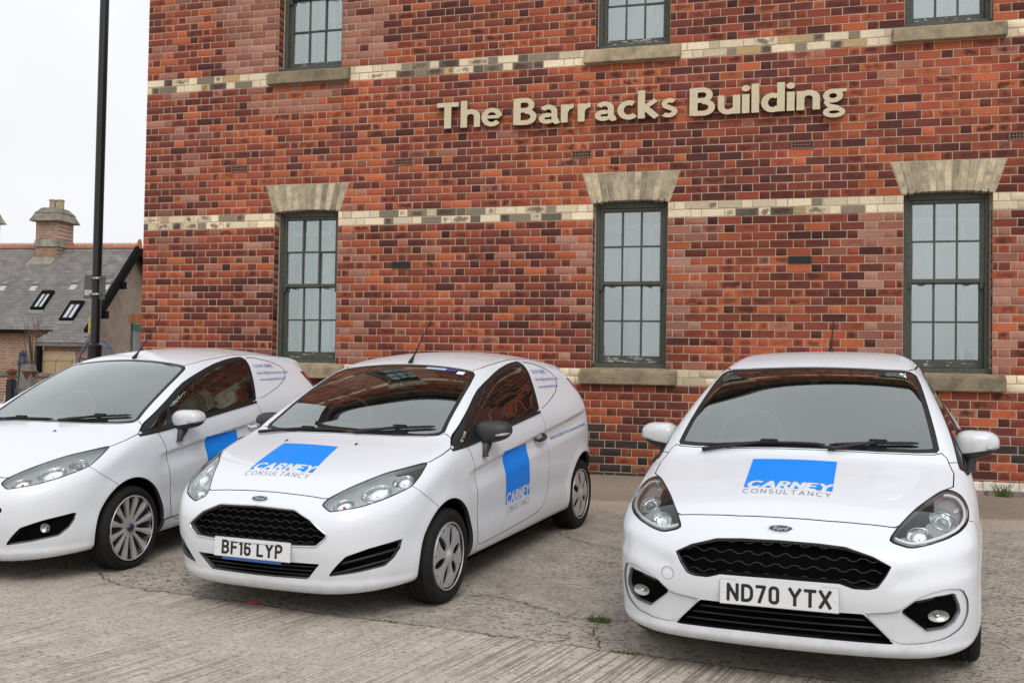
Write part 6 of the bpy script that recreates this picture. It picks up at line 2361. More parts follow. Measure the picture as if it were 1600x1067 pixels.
# ---------------------------------------------------------------- details of the two shapes
D7 = dict(
    arch=[(.815, .303, .338), (3.304, .303, .342)],
    grille=[(0, .668), (.255, .660), (.368, .613), (.467, .537), (.464, .516), (.408, .469), (.26, .463), (0, .463)],
    intake=[(0, .368), (.418, .368), (.330, .272), (0, .268)],
    fog=[(.452, .294), (.500, .352), (.558, .412), (.66, .450), (.775, .480), (.768, .43), (.752, .385), (.715, .338), (.60, .314)],
    head=[(.105, .401, .688), (.092, .440, .668), (.090, .472, .653), (.182, .602, .677), (.297, .690, .711), (.400, .742, .738), (.478, .774, .762), (.568, .777, .806), (.650, .768, .845), (.715, .756, .873),
          (.590, .683, .852), (.481, .606, .833), (.365, .544, .798), (.235, .467, .754), (.149, .413, .717)],
    head_axis=[np.array(q) for q in [(.10, .43, .68), (.20, .53, .715), (.33, .62, .755), (.45, .69, .79), (.58, .73, .83), (.70, .755, .87)]],
    head_deep=.034, head_house=M_LHOUSE, head_black=lambda v: (v[:, 0] > .52),
    bowls=[(.14, .010, .060, .042, .030, 'amber'), (.40, .014, .095, .064, .045, 'bowl'), (.665, .014, .072, .054, .040, 'bowl')],
    head_fins=[],
    ws=[(1.872, 0), (1.870, .20), (1.862, .40), (1.850, .535), (1.80, .572), (1.66, .600), (1.41, .636), (1.20, .662), (1.10, .680), (1.06, .655), (1.025, .57), (.985, .38), (.968, .2), (.962, 0)],
    dlo=[(.925, .915), (1.25, .936), (1.8, .985), (2.425, 1.040), (2.48, 1.14), (2.53, 1.29), (2.565, 1.412), (2.44, 1.410), (2.30, 1.398), (2.12, 1.372), (1.974, 1.341), (1.79, 1.293), (1.611, 1.236), (1.25, 1.07)],
    divider=((1.375, 1.12), (1.245, .92)),
    bonnet=[(.132, 0), (.134, .2), (.143, .39), (.152, .416), (.238, .470), (.368, .549), (.484, .613), (.593, .690), (.717, .764), (.83, .785), (.955, .790), (1.05, .752), (1.088, .690), (1.055, .650), (1.015, .57), (.975, .38), (.957, .2), (.950, 0)],
    roof=[(1.880, 0), (1.878, .20), (1.870, .40), (1.862, .520), (1.95, .552), (2.2, .562), (2.6, .556), (3.0, .545), (3.35, .53), (3.52, .50), (3.56, .3), (3.57, 0)],
    quarter=[(2.585, 1.405), (2.70, 1.400), (2.863, 1.369), (2.98, 1.340), (3.060, 1.300), (3.07, 1.262), (3.02, 1.215), (2.92, 1.165), (2.70, 1.105), (2.455, 1.050), (2.50, 1.14), (2.55, 1.29)],
    tail=[(3.34, 1.245), (3.52, 1.245), (3.90, .95), (3.86, .86), (3.62, .88), (3.49, 1.02), (3.40, 1.14)],
    door=[(1.10, .955), (1.128, .925), (1.186, .815), (1.222, .688), (1.240, .495), (1.248, .285), (1.30, .262), (2.30, .300), (2.42, .345), (2.512, .424), (2.525, .62), (2.49, .85), (2.425, 1.04), (2.40, 1.07), (1.8, 1.02)],
    bumper=[(-.3, -.2), (.60, -.2), (.60, .40), (.663, .621), (.52, .718), (.478, .762), (.40, .79), (.40, 1.3), (-.3, 1.3)],
    wing=[(.30, .2), (1.238, .2), (1.238, .495), (1.220, .688), (1.184, .815), (1.126, .925), (1.09, .96), (.92, .96), (.40, 1.2), (.30, 1.2)],
    belt_strip=[(.95, .917), (1.25, .936), (1.8, .985), (2.42, 1.038)],
    handle=(2.355, .862), handle_mat=M_PAINT,
    mirror=(1.42, .880, .990), mirror_size=(.092, .120, .072), mirror_mat=M_PAINT, mirror_foot=(1.335, .850, .835),
    track=.752, rim_r=.205, wheel='trim', hex=.036, n_slats=5, fog_slats=(.25, .5, .75), fog_lamp=None,
    chrome=True, plate_z=.427, plate_tilt=5, reg='BF16 LYP', dealer=True, badge_z=.700,
    wipers=[((1.00, -.64), (.985, .02), .01), ((.998, .10), (1.125, .60), .01)],
    washers=[(.793, -.318), (.775, .215)], aerial=(1.93, 0), cowl=1.0, rvm=(1.72,),
    spoiler=(3.585, 1.385), tow=None,
    emboss=[lambda y, z: -.009 * (1 - sstep(z, .235, .275))],
    bonnet_logo=[(.745, -.300), (.712, .128), (.330, .190), (.336, -.262)], door_logo=[(1.674, .829), (2.106, .839), (2.139, .467), (1.705, .454)],
    side_text=[('Tel: 0191 2960852', .040, 2.60, 1.318, -.035), ('Email: info@carneyconsultancy.co.uk', .034, 2.60, 1.262, -.03), ('www.carneyconsultancy.co.uk', .034, 2.60, 1.205, -.02),
               ('Health and Safety By the Construction Specialists', .040, 2.58, .812, .055)],
    label='')

FOG8 = round_poly([(.487, .252), (.60, .256), (.70, .274), (.765, .312), (.790, .365), (.790, .43), (.765, .490), (.70, .502), (.63, .487), (.575, .464), (.50, .402), (.359, .386), (.40, .34)], 1)
CHK8 = round_poly([(.47, .575), (.60, .615), (.72, .640), (.95, .655), (.95, .560), (.78, .530), (.66, .520), (.56, .500), (.47, .49)], 1)
D8 = dict(D7)
D8.update(
    arch=[(.84, .303, .345), (3.333, .303, .345)],
    grille=[(0, .680), (.17, .677), (.285, .669), (.400, .636), (.477, .597), (.456, .555), (.420, .503), (.385, .493), (.320, .493), (.262, .512), (0, .514)],
    intake=[(0, .382), (.359, .382), (.487, .250), (.17, .253), (0, .253)],
    fog=[(.514, .399), (.575, .450), (.66, .468), (.733, .474), (.752, .42), (.757, .386), (.735, .345), (.700, .322), (.620, .312)],
    head=[(.122, .464, .701), (.112, .484, .687), (.116, .553, .669), (.161, .621, .679), (.245, .700, .700), (.329, .752, .720), (.410, .782, .740), (.49, .797, .763), (.55, .800, .782), (.59, .796, .800), (.635, .782, .825), (.657, .761, .846), (.655, .735, .860),
          (.643, .704, .865), (.59, .675, .858), (.528, .646, .845), (.45, .612, .828), (.362, .573, .806), (.209, .504, .751)],
    head_axis=[np.array(q) for q in [(.12, .50, .69), (.20, .57, .725), (.30, .65, .755), (.40, .70, .785), (.50, .735, .81), (.60, .75, .835)]],
    head_deep=.036, head_black=lambda v: v[:, 2] - .33 * v[:, 0] > .668,  # lamp top blackened: the building's dark reflection put into the colour
    bowls=[(.25, .010, .066, .052, .040, 'bowl'), (.58, .008, .078, .066, .040, 'proj')],
    head_fins=[],
    drl=(.90, .84), drl_span=(.0, .60),
    ws=[(1.722, 0), (1.722, .20), (1.728, .40), (1.745, .535), (1.72, .566), (1.60, .590), (1.40, .622), (1.16, .660), (1.02, .680), (.99, .665), (.965, .57), (.935, .38), (.922, .2), (.918, 0)],
    dlo=[(.90, .900), (1.25, .925), (1.8, .960), (2.42, 1.00), (2.52, 1.12), (2.58, 1.28), (2.62, 1.405), (2.40, 1.415), (2.20, 1.408), (2.0, 1.385), (1.80, 1.340), (1.6, 1.268), (1.35, 1.150), (1.12, 1.025)],
    divider=((1.30, 1.10), (1.22, .91)),
    bonnet=[(.157, 0), (.160, .2), (.172, .35), (.190, .485), (.212, .508), (.366, .578), (.454, .617), (.532, .651), (.594, .680), (.648, .709), (.70, .738), (.86, .744), (.975, .715), (1.002, .690), (.975, .655), (.955, .57), (.925, .38), (.912, .2), (.908, 0)],
    roof=[(1.730, 0), (1.730, .20), (1.736, .40), (1.752, .520), (1.85, .556), (2.2, .570), (2.6, .565), (3.0, .55), (3.40, .53), (3.58, .50), (3.63, .3), (3.64, 0)],
    quarter=[(2.65, 1.40), (2.8, 1.392), (3.0, 1.350), (3.12, 1.31), (3.13, 1.26), (3.05, 1.19), (2.85, 1.11), (2.48, 1.01), (2.56, 1.14), (2.61, 1.28)],
    tail=[(3.56, 1.12), (3.70, 1.10), (3.98, .93), (3.95, .82), (3.72, .84), (3.60, .96)],
    door=[(1.10, .935), (1.128, .905), (1.186, .815), (1.222, .688), (1.240, .495), (1.248, .285), (1.30, .262), (2.35, .300), (2.46, .345), (2.55, .424), (2.56, .62), (2.52, .85), (2.44, 1.00), (2.40, 1.03), (1.8, .99)],
    bumper=[(-.3, -.2), (.60, -.2), (.60, .40), (.63, .60), (.50, .74), (.42, .76), (.36, .80), (.36, 1.3), (-.3, 1.3)],
    wing=[(.30, .2), (1.238, .2), (1.238, .495), (1.220, .688), (1.184, .815), (1.126, .905), (1.09, .95), (.92, .96), (.36, 1.2), (.30, 1.2)],
    belt_strip=[(.95, .903), (1.25, .925), (1.8, .960), (2.42, 1.00)],
    handle=(2.38, .85),
    mirror=(1.36, .868, 1.018), mirror_size=(.090, .113, .074), mirror_foot=(1.33, .845, .875),
    wheel='alloy', rim_r=.222, hex=.046, n_slats=5, fog_slats=(.86,), fog_depth=.034, fog_lamp=(.665, .378, .026, 1.75),
    chrome=False, plate_z=.440, plate_tilt=6, reg='ND70 YTX', dealer=False, badge_z=.722,
    front_trims=[('bumper_join', [(.365, .385), (.44, .389), (.508, .398)], .0015, M_LEADLINE)],
    wipers=[((.95, -.52), (.945, .12), .01), ((.945, .14), (1.03, .58), .01)],
    washers=[], aerial=(2.75, 0), aerial_len=.02, cowl=.93, rvm=(1.60,),
    spoiler=(3.65, 1.395), tow=(-.515, .492, .030),
    insert=FOG8,
    emboss=[lambda y, z: -.007 * (1 - sstep(z, .215, .255)),
            lambda y, z: .010 * (1 - sstep(sdf_poly(np.stack([y, z], 1), CHK8), -.050, .018))],
    bonnet_logo=[(.804, -.233), (.804, .192), (.408, .201), (.412, -.218)], door_logo=None, side_text=[],
    label='')
M_HOUSE8 = simple('silver_lamp_housing', (0.40, 0.40, 0.41), 0.30, metal=0.4)
D8['head_house'] = M_HOUSE8
body7, body8 = Body(MK7), Body(MK8)
base7 = body7.mesh(0.0125); base7.keep(-base7.V[:, 1])
base8 = body8.mesh(0.0125); base8.keep(-base8.V[:, 1])
for _b in (base7, base8):
    _m = np.abs(_b.V[:, 1]) < 1e-3
    _b.V[_m, 1] = 0; _b.N[_m, 1] = 0
    _b.N /= np.linalg.norm(_b.N, axis=1)[:, None]

M_STV = simple('violet_sticker', (.06, .05, .22), .5)
M_STB = simple('pale_blue_sticker', (.35, .45, .62), .5)
Dc = dict(D7); Dc.update(stickers=[(1.800, .175, 1.835, .335, M_STB), (1.800, .337, 1.835, .420, M_STV), (1.770, .435, 1.815, .490, M_PAPER)], mirror_mat=M_GREYP, handle_mat=M_GREYP,
    label='white car in the middle, registration BF16 LYP, black mirrors and plastic wheel trims')
build_car(POSE2, MK7, Dc, body7, base7)
Dc = dict(D7); Dc.update(wheel='alloy', rim_r=.224, reg='', bonnet_logo=None, chrome=False, fog_lamp=(.655, .395, .030, 1.0), fog_slats=(), skirt=[(1.13, .10), (2.98, .10), (2.98, .300), (1.13, .285)],
    head_black=lambda v: v[:, 0] > 9, bowls=[(.14, .010, .060, .042, .030, 'amber'), (.38, .014, .090, .060, .045, 'bowl'), (.62, .014, .062, .052, .040, 'proj')], fog_depth=.05,
    label='leftmost white car, cut off by the picture edge, with spoked alloy wheels')
Dc['side_text'] = D7['side_text'][:3]
build_car(POSE1, MK7, Dc, body7, base7)
Dc = dict(D8); Dc.update(label='rightmost white car seen from the front, registration ND70 YTX, blue square on bonnet')
build_car(POSE3, MK8, Dc, body8, base8)
# ================================================================ RAISED LETTERING
def ell(cx, cy, rx, ry, a0, a1, n=20): return arc(cx, cy, rx, ry, a0, a1, n)


# stroke = (points, half width at start, half width at end) in cap-height units
HB = .090      # half a stem


def GLs():
    g = {}
    xh = .68
    g['T'] = (.68, [([(.0, .92), (.68, .92)], .078), ([(.34, 0), (.34, .92)], .098)])
    g['h'] = (.58, [([(HB, 0), (HB, 1.04)], HB), (ell(.30, .42, .20, .19, 178, 0) + [(.50, 0)], .085)])
    g['e'] = (.60, [([(.06, .36), (.53, .36)], .055), (ell(.30, .35, .235, .275, 2, 322), .075)])
    g['B'] = (.68, [([(HB, 0), (HB, 1.0)], .098), ([(HB, .925), (.34, .925)] + ell(.34, .735, .185, .19, 90, -90) + [(HB, .545)], .078), ([(.34, .50)] + ell(.36, .285, .225, .21, 88, -90) + [(HB, .075)], .080)])
    g['a'] = (.58, [(ell(.27, .42, .185, .20, 150, 5) + [(.455, .12), (.50, .05), (.60, .075)], .078), (ell(.235, .19, .165, .125, 40, 330), .072)])
    g['r'] = (.42, [([(HB, 0), (HB, .68)], HB), (ell(.34, .36, .22, .245, 170, 84), .075)])
    g['c'] = (.50, [(ell(.31, .34, .235, .27, 55, 318), .080)])
    g['k'] = (.58, [([(HB, 0), (HB, 1.04)], HB), ([(.13, .36), (.50, .66)], .068), ([(.21, .38), (.52, .02)], .085)])
    g['s'] = (.42, [(ell(.225, .49, .145, .125, 35, 262, 16) + ell(.195, .20, .17, .135, 78, -140, 16), .070)])
    g['u'] = (.58, [([(.085, .68), (.085, .30)] + ell(.275, .275, .19, .20, 180, 330), .080), ([(.50, 0), (.50, .68)], HB)])
    g['i'] = (.18, [([(HB, 0), (HB, .68)], HB), ([(HB, .895), (HB + .001, .896)], -.112)])
    g['l'] = (.18, [([(HB, 0), (HB, 1.04)], HB)])
    g['d'] = (.60, [([(.51, 0), (.51, 1.04)], HB), (ell(.29, .33, .21, .26, 52, 318), .080)])
    g['n'] = (.58, [([(HB, 0), (HB, .68)], HB), (ell(.30, .42, .20, .19, 178, 0) + [(.50, 0)], .085)])
    g['g'] = (.62, [(ell(.27, .455, .18, .165, 0, 360, 30), .068), ([(.33, .635), (.62, .635)], .050), (ell(.30, -.12, .215, .125, 0, 360, 30), .062), ([(.16, .33), (.10, .23), (.15, .13), (.42, .03)], .055)])
    return g


def letter_shape(strokes):
    lines = [(np.array(p, float), w) for p, w in strokes]

    def f(p):
        d = np.full(len(p), 9.0)
        for q, w in lines:
            if w < 0:
                d = np.minimum(d, np.hypot(*(p - q[0]).T) + w); continue
            w = w * 1.12
            dd = sdf_line(p, q) - w
            # square-cut the ends
            for e, nb in ((q[0], q[1]), (q[-1], q[-2])):
                if np.hypot(*(q[0] - q[-1])) < 1e-3: break
                t = (e - nb) / np.hypot(*(e - nb))
                dd = np.where((((p - e) @ t) > -.3) & (np.hypot(*(p - e).T) < w * 1.6), np.maximum(dd, (p - e) @ t), dd)
            d = np.minimum(d, dd)
        return d
    return f


def make_sign():
    G = GLs()
    txt = 'The Barracks Building'
    gap, space = .075, .30
    wid = sum((G[c][0] + gap) if c != ' ' else space for c in txt) - gap
    X0, X1, ZB, cap = 3.625, 7.915, 3.672, .282
    kx = (X1 - X0) / wid
    M_GOLD = simple('champagne_metal_letter', (.56, .475, .315), .5, metal=.05, var=.06, scale=20)
    M_EDGE = simple('letter_return', (.16, .125, .07), .5, metal=.3)
    root = tag(empty('building_sign', (X0, 0, ZB)), 'raised champagne letters reading The Barracks Building on the brick wall', 'sign')
    x = 0
    for ch in txt:
        if ch == ' ':
            x += space; continue
        w, st = G[ch]
        V2, T = plate_from(letter_shape(st), -.05, w + .08, -.36, 1.12, .014)
        V, F = slab(V2, T, .0, .045)
        nT = len(T)
        W = np.stack([(x + V[:, 0]) * kx, -.028 - V[:, 2], V[:, 1] * cap], 1)
        me = mesh_data('letter', W, F, [M_GOLD, M_EDGE])
        mi = np.ones(len(F), np.int32); mi[:nT] = 0
        me.polygons.foreach_set('material_index', mi)
        o = link('letter', me, root)
        x += w + gap
    return root


make_sign()
# ================================================================ LAMP POST
def unproj(x, y, d):
    return CAM + RW.T @ (np.array([(x - 800) / 1600, (y - 533.5) / 1600, 1]) * d)


M_POST = simple('black_post_paint', (.009, .009, .010), .38)
M_SIGNB = simple('sign_back_grey', (.085, .092, .088), .6)
M_BAND = simple('steel_band', (.45, .46, .46), .35, metal=.9)
M_YEL = simple('yellow_sign', (.55, .36, .04), .5)
M_STICK = simple('pale_sticker', (.45, .45, .43), .6)
pb = unproj(148.5, 540, 16.0)
px_, py_ = pb[0], pb[1]
post = tag(empty('lamp_post', (px_, py_, gz(px_, py_))), 'tall black lamp post standing left of the brick building', 'lamp post')
g0 = gz(px_, py_)
o = MB().lathe([(.135, 0), (.135, .06), (.115, .10), (.105, pb[2] - g0 - .05), (.112, pb[2] - g0 - .02), (.112, pb[2] - g0 + .01), (.073, pb[2] - g0 + .04), (.071, 5), (.066, 9)], 24).build('column', M_POST, auto=40)
o.parent = post
o = MB().tube([(0, 0, 9), (.5, -.1, 9.25), (1.1, -.25, 9.3)], .04, 8).build('arm', M_POST, smooth=True); o.parent = post
o = MB().hexa([(1.0, -.32, 9.22), (1.6, -.45, 9.22), (1.6, -.20, 9.22), (1.0, -.10, 9.22), (1.0, -.30, 9.36), (1.55, -.40, 9.33), (1.55, -.24, 9.33), (1.0, -.12, 9.36)]).build('lantern', M_POST, bevel=.03); o.parent = post
# the back of a small plate sign, banded to the post
sgn = tag(empty('plate_sign', tuple(unproj(145, 447, 15.9))), 'back of a small grey sign plate banded to the lamp post', 'sign')
sc = 15.9 / 1600
Mrot = Matrix.Rotation(math.radians(-12), 4, 'Z')
def sg(mb, nm, mt, **k):
    o = mb.build(nm, mt, **k); o.parent = sgn; return o
o = sg(MB().box(-.17, .165, .08, .088, -.195, .175), 'plate', M_SIGNB, bevel=.002); o.rotation_euler = (0, math.radians(2), math.radians(16))
o = sg(MB().box(-.155, -.035, .076, .0795, -.145, -.06), 'sticker', M_STICK); o.rotation_euler = (0, math.radians(2), math.radians(16))
for zz in (.125, -.125):
    sg(MB().lathe([(.078, zz - .014), (.080, zz - .012), (.080, zz + .012), (.078, zz + .014)], 24, Matrix.Translation((.015, .09, 0)) @ Matrix.Rotation(0, 4, 'X')), 'band', M_BAND, smooth=True)
    sg(MB().box(-.13, .0, .05, .076, zz - .018, zz + .018), 'channel', M_SIGNB)
ys = tag(empty('yellow_sign', tuple(unproj(139.5, 508, 16.1))), 'edge of a thin yellow sign behind the lamp post', 'sign')
o = MB().box(-.02, .10, 0, .01, -.12, .12).build('plate', M_YEL, bevel=.002); o.parent = ys
o = MB().box(.03, .10, -.03, .0, .06, .08).box(.03, .10, -.03, 0, -.08, -.06).build('clip', M_POST); o.parent = ys

# ================================================================ COTTAGE BEHIND
HD = 44.0


def at(px, py, d=HD): return unproj(px, py, d)


M_CBRICK, nt, b_ = new_mat('weathered_house_brick')
L = nt.links.new
geo = N_(nt, 'TexCoord')
br = N_(nt, 'TexBrick', i_Scale=1.0); 
mp = N_(nt, 'Mapping'); mp.inputs['Rotation'].default_value = (math.radians(90), 0, 0); L(geo.outputs['Object'], mp.inputs[0]); L(mp.outputs[0], br.inputs['Vector'])
br.inputs['Brick Width'].default_value = .26; br.inputs['Row Height'].default_value = .085; br.inputs['Mortar Size'].default_value = .012
br.inputs['Color1'].default_value = (.33, .165, .11, 1); br.inputs['Color2'].default_value = (.20, .115, .085, 1); br.inputs['Mortar'].default_value = (.42, .33, .25, 1)
nn = N_(nt, 'TexNoise', i_Scale=1.4, i_Detail=7.0, i_Roughness=.7); L(geo.outputs['Object'], nn.inputs['Vector'])
mr = N_(nt, 'MapRange', i_1=.3, i_2=.7, i_3=.65, i_4=1.3); L(nn.outputs['Fac'], mr.inputs[0])
sv = N_(nt, 'VectorMath', operation='SCALE'); L(br.outputs['Color'], sv.inputs[0]); L(mr.outputs[0], sv.inputs['Scale'])
L(sv.outputs[0], b_.inputs['Base Color']); b_.inputs['Roughness'].default_value = .95
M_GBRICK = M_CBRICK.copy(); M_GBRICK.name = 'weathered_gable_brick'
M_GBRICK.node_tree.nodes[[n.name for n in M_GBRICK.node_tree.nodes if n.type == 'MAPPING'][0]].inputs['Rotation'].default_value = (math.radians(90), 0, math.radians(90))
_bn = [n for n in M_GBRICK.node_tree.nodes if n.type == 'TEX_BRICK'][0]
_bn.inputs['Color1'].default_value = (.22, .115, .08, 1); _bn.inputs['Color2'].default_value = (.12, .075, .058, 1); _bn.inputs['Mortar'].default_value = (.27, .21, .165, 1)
M_REND = simple('sand_render', (.40, .30, .19), .9, var=.1, scale=3)
M_RIDGE = simple('terracotta_ridge', (.36, .13, .055), .8, var=.3, scale=6)
M_LEAD = simple('lead_flashing', (.20, .20, .20), .7)
M_COWL = stone_mat('chimney_stone', (.14, .125, .10), (.30, .27, .22), scale=3.0)
M_POT = simple('buff_pot', (.36, .27, .165), .85, var=.2, scale=6)
M_CSL = []
for q in range(4):
    M_CSL.append(simple('slate_%s' % 'abcd'[q], tuple(np.array((.170, .157, .148)) * (.86 + .09 * q)), .75, var=.22, scale=2.5))
M_FASC = simple('black_bargeboard', (.006, .006, .006), .85, spec=.1)
M_GRN = simple('green_window_paint', (.010, .085, .052), .5)
M_VGL = simple('skylight_pane', (.45, .48, .50), .08, coat=1.0)

# the house is laid out in its own axes: u along the ridge (to the right in the picture), v away from us, w up
A0 = at(218, 386); A1 = at(0, 392, HD + 1.0)
u_ = A0 - A1; u_[2] = 0; u_ /= np.linalg.norm(u_)
v_ = np.array([-u_[1], u_[0], 0])
if v_ @ (A0 - CAM) < 0: v_ = -v_
house = tag(empty('brick_cottage', tuple(A0 * [1, 1, 0])), 'old brick cottage with slate roof and chimney at the left', 'house')
house.rotation_euler = (0, 0, math.atan2(u_[1], u_[0]))
zr = A0[2]                     # ridge height
K = HD / 1600                  # metres per pixel there


def hp(mb, name, mat, par=None, **k):
    o = mb.build(name, mat, **k); o.parent = par or house
    return o


eave_z = zr - 131 * K          # front eaves
run = 3.6                      # half depth of the house
zb = -.3
sl = (zr - eave_z) / run
GX = -1.78                     # the gable wall stands a little back from the verge
mb = MB()
mb.box(-14, -.03 + GX * 0, -run + .12, -run + .35, zb, eave_z - .02)
hp(mb, 'front_wall', M_CBRICK)
# gable end (faces right)
mb = MB()
mb.add([(-.35, -run + .10, zb), (-.35, run, zb), (-.35, run, eave_z), (-.35, 0, zr - .12), (-.35, -run + .10, eave_z),
        (-.65, -run + .10, zb), (-.65, run, zb), (-.65, run, eave_z), (-.65, 0, zr - .12), (-.65, -run + .10, eave_z)],
       [(0, 1, 2, 3, 4), (9, 8, 7, 6, 5)])
gable = hp(mb, 'gable_wall', M_GBRICK)
# roof: bedding plane, then slates course by course on the face towards us
mb = MB()
mb.add([(-14, -run - .15, eave_z - .15 * sl), (0, -run - .15, eave_z - .15 * sl), (0, 0, zr - .02), (-14, 0, zr - .02), (0, run + .15, eave_z - .15 * sl), (-14, run + .15, eave_z - .15 * sl)], [(0, 1, 2, 3), (3, 2, 4, 5)])
roofo = hp(mb, 'roof', M_CSL[0])
slope_len = math.hypot(run + .15, (run + .15) * sl)
nrow = 30
exp_ = slope_len / nrow
cu, su = (run + .15) / slope_len, (run + .15) * sl / slope_len
sw_ = .30
slate_me = []
for q in range(4):
    sm = MB().hexa([(-sw_ / 2 + .004, 0, .010), (sw_ / 2 - .004, 0, .010), (sw_ / 2 - .004, exp_ * 1.5, .002), (-sw_ / 2 + .004, exp_ * 1.5, .002),
                    (-sw_ / 2 + .004, 0, .022), (sw_ / 2 - .004, 0, .022), (sw_ / 2 - .004, exp_ * 1.5, .012), (-sw_ / 2 + .004, exp_ * 1.5, .012)])
    slate_me.append(mesh_data('slate', sm.V, sm.F, M_CSL[q]))
SB = [MB() for _ in range(4)]
ang = math.atan2(su, cu)
nsing = 0
cand = []
for r in range(nrow):
    for c in range(int(14 / sw_)):
        ux = -.0 - sw_ * (c + .5) - (sw_ / 2 if r % 2 else 0)
        if ux < -13.8: continue
        cand.append((r, ux))
for (r, ux) in cand:
    t = r * exp_
    yy, zz = -run - .15 + t * cu, eave_z - .15 * sl + t * su
    q = int(rng.integers(0, 4))
    vis_ = ux > -8.6
    if vis_ and nsing < 300 and r < 22 and r >= 4:
        o = link('slate', slate_me[q], house); o.location = (ux, yy, zz + .004); o.rotation_euler = (ang, rng.normal(0, .006), 0)
        nsing += 1
    else:
        ca, sa = math.cos(ang), math.sin(ang)
        SB[q].add([(ux + v[0], yy + v[1] * ca - v[2] * sa, zz + .004 + v[1] * sa + v[2] * ca) for v in [x.co for x in slate_me[q].vertices]], [tuple(p.vertices) for p in slate_me[q].polygons])
for q in range(4):
    tag(hp(SB[q], 'slate_course', M_CSL[q]), kind='stuff')
# crested ridge tiles
for i in range(34):
    x1 = -.02 - i * .30
    mb = MB()
    mb.hexa([(x1 - .295, -.16, zr - .06), (x1, -.16, zr - .06), (x1, .16, zr - .06), (x1 - .295, .16, zr - .06), (x1 - .295, -.02, zr + .10), (x1, -.02, zr + .10), (x1, .02, zr + .10), (x1 - .295, .02, zr + .10)])
    for q in range(2):
        pts = [(x1 - .074 - .147 * q + .050 * math.cos(t), 0, zr + .12 + .045 * math.sin(t)) for t in np.linspace(-.5, math.pi + .5, 9)]
        mb.tube(pts, .02, 5)
    hp(mb, 'ridge_tile', M_RIDGE)
hp(MB().hexa([(-.16, -.14, zr - .08), (.10, -.14, zr - .08), (.10, .14, zr - .08), (-.16, .14, zr - .08), (-.04, -.05, zr + .34), (.06, -.05, zr + .34), (.06, .05, zr + .34), (-.04, .05, zr + .34)]), 'finial', M_RIDGE, bevel=.03)
# bargeboards and purlin ends
for sgn_ in (-1, 1):
    mb = MB()
    y0, z0_ = sgn_ * (run + .25), eave_z - .25 * sl
    mb.hexa([(-.12, y0, z0_ - .30), (.06, y0, z0_ - .30), (.06, 0, zr - .34), (-.12, 0, zr - .34), (-.12, y0, z0_ + .16), (.06, y0, z0_ + .16), (.06, 0, zr + .14), (-.12, 0, zr + .14)])
    hp(mb, 'bargeboard', M_FASC)
    for t in (.38, .74):
        hp(MB().box(-.40, .16, sgn_ * run * t - .13, sgn_ * run * t + .13, zr - sl * run * t - .55, zr - sl * run * t - .25), 'purlin_end', M_FASC)
# gutter and downpipe
hp(MB().box(-14, -2.6, -run - .28, -run - .14, eave_z - .27, eave_z - .13), 'gutter', M_FASC)


def roof_pt(px, py):
    """point of the front roof slope seen at a pixel, in house axes"""
    d = RW.T @ np.array([(px - 800) / 1600, (py - 533.5) / 1600, 1.0])
    o0 = CAM - A0 * [1, 1, 0]
    Rh = np.array([[u_[0], u_[1], 0], [v_[0], v_[1], 0], [0, 0, 1]])
    o_, d_ = Rh @ o0, Rh @ d
    t = (zr + sl * o_[1] - o_[2]) / (d_[2] - sl * d_[1])
    return o_ + t * d_


def wall_pt(px, py, y):
    d = RW.T @ np.array([(px - 800) / 1600, (py - 533.5) / 1600, 1.0])
    Rh = np.array([[u_[0], u_[1], 0], [v_[0], v_[1], 0], [0, 0, 1]])
    o_, d_ = Rh @ (CAM - A0 * [1, 1, 0]), Rh @ d
    return o_ + d_ * ((y - o_[1]) / d_[1])


# skylights: each a dark frame with two panes
for (bx, by, tx, ty, w) in ((58, 485, 76, 457, 20), (104, 502, 122, 473, 22)):
    p0, p1 = roof_pt(bx, by), roof_pt(tx, ty)
    yb, yt = p0[1], p1[1]
    ww = w * K
    cx = p0[0]
    s0 = (yb + run + .15) / cu; s1 = (yt + run + .15) / cu
    k = hp(MB(), 'skylight', M_FASC) if False else empty('skylight', (cx, -run - .15, eave_z - .15 * sl), house)
    k.rotation_euler = (ang, 0, 0)
    def sk(mb, nm, mt): o = mb.build(nm, mt); o.parent = k
    sk(MB().box(-ww / 2, -ww / 2 + .09, s0, s1, 0, .12).box(ww / 2 - .09, ww / 2, s0, s1, 0, .12).box(-ww / 2 + .09, ww / 2 - .09, s0, s0 + .10, 0, .12).box(-ww / 2 + .09, ww / 2 - .09, s1 - .18, s1, 0, .13).box(-.02, .02, s0 + .1, s1 - .18, 0, .11), 'frame', M_FASC)
    sk(MB().box(-ww / 2 + .09, -.02, s0 + .1, s1 - .18, .05, .075), 'pane', M_VGL)
    sk(MB().box(.02, ww / 2 - .09, s0 + .1, s1 - .18, .05, .075), 'pane', M_VGL)
    sk(MB().box(-ww / 2 - .04, ww / 2 + .04, s0 - .22, s0 - .01, .02, .045), 'flashing', M_LEAD)
for (px, py) in ((9, 445), (57, 445), (119, 443), (170, 443)):       # slate vents
    p = roof_pt(px, py)
    k = empty('roof_vent', (p[0], p[1], p[2]), house); k.rotation_euler = (ang, 0, 0)
    o = MB().hexa([(-.15, -.1, .02), (.15, -.1, .02), (.15, .2, .02), (-.15, .2, .02), (-.13, -.1, .13), (.13, -.1, .13), (.13, .2, .05), (-.13, .2, .05)]).build('hood', M_LEAD); o.parent = k
    o = MB().box(-.14, .14, -.42, -.1, .025, .04).build('apron', M_STICK); o.parent = k
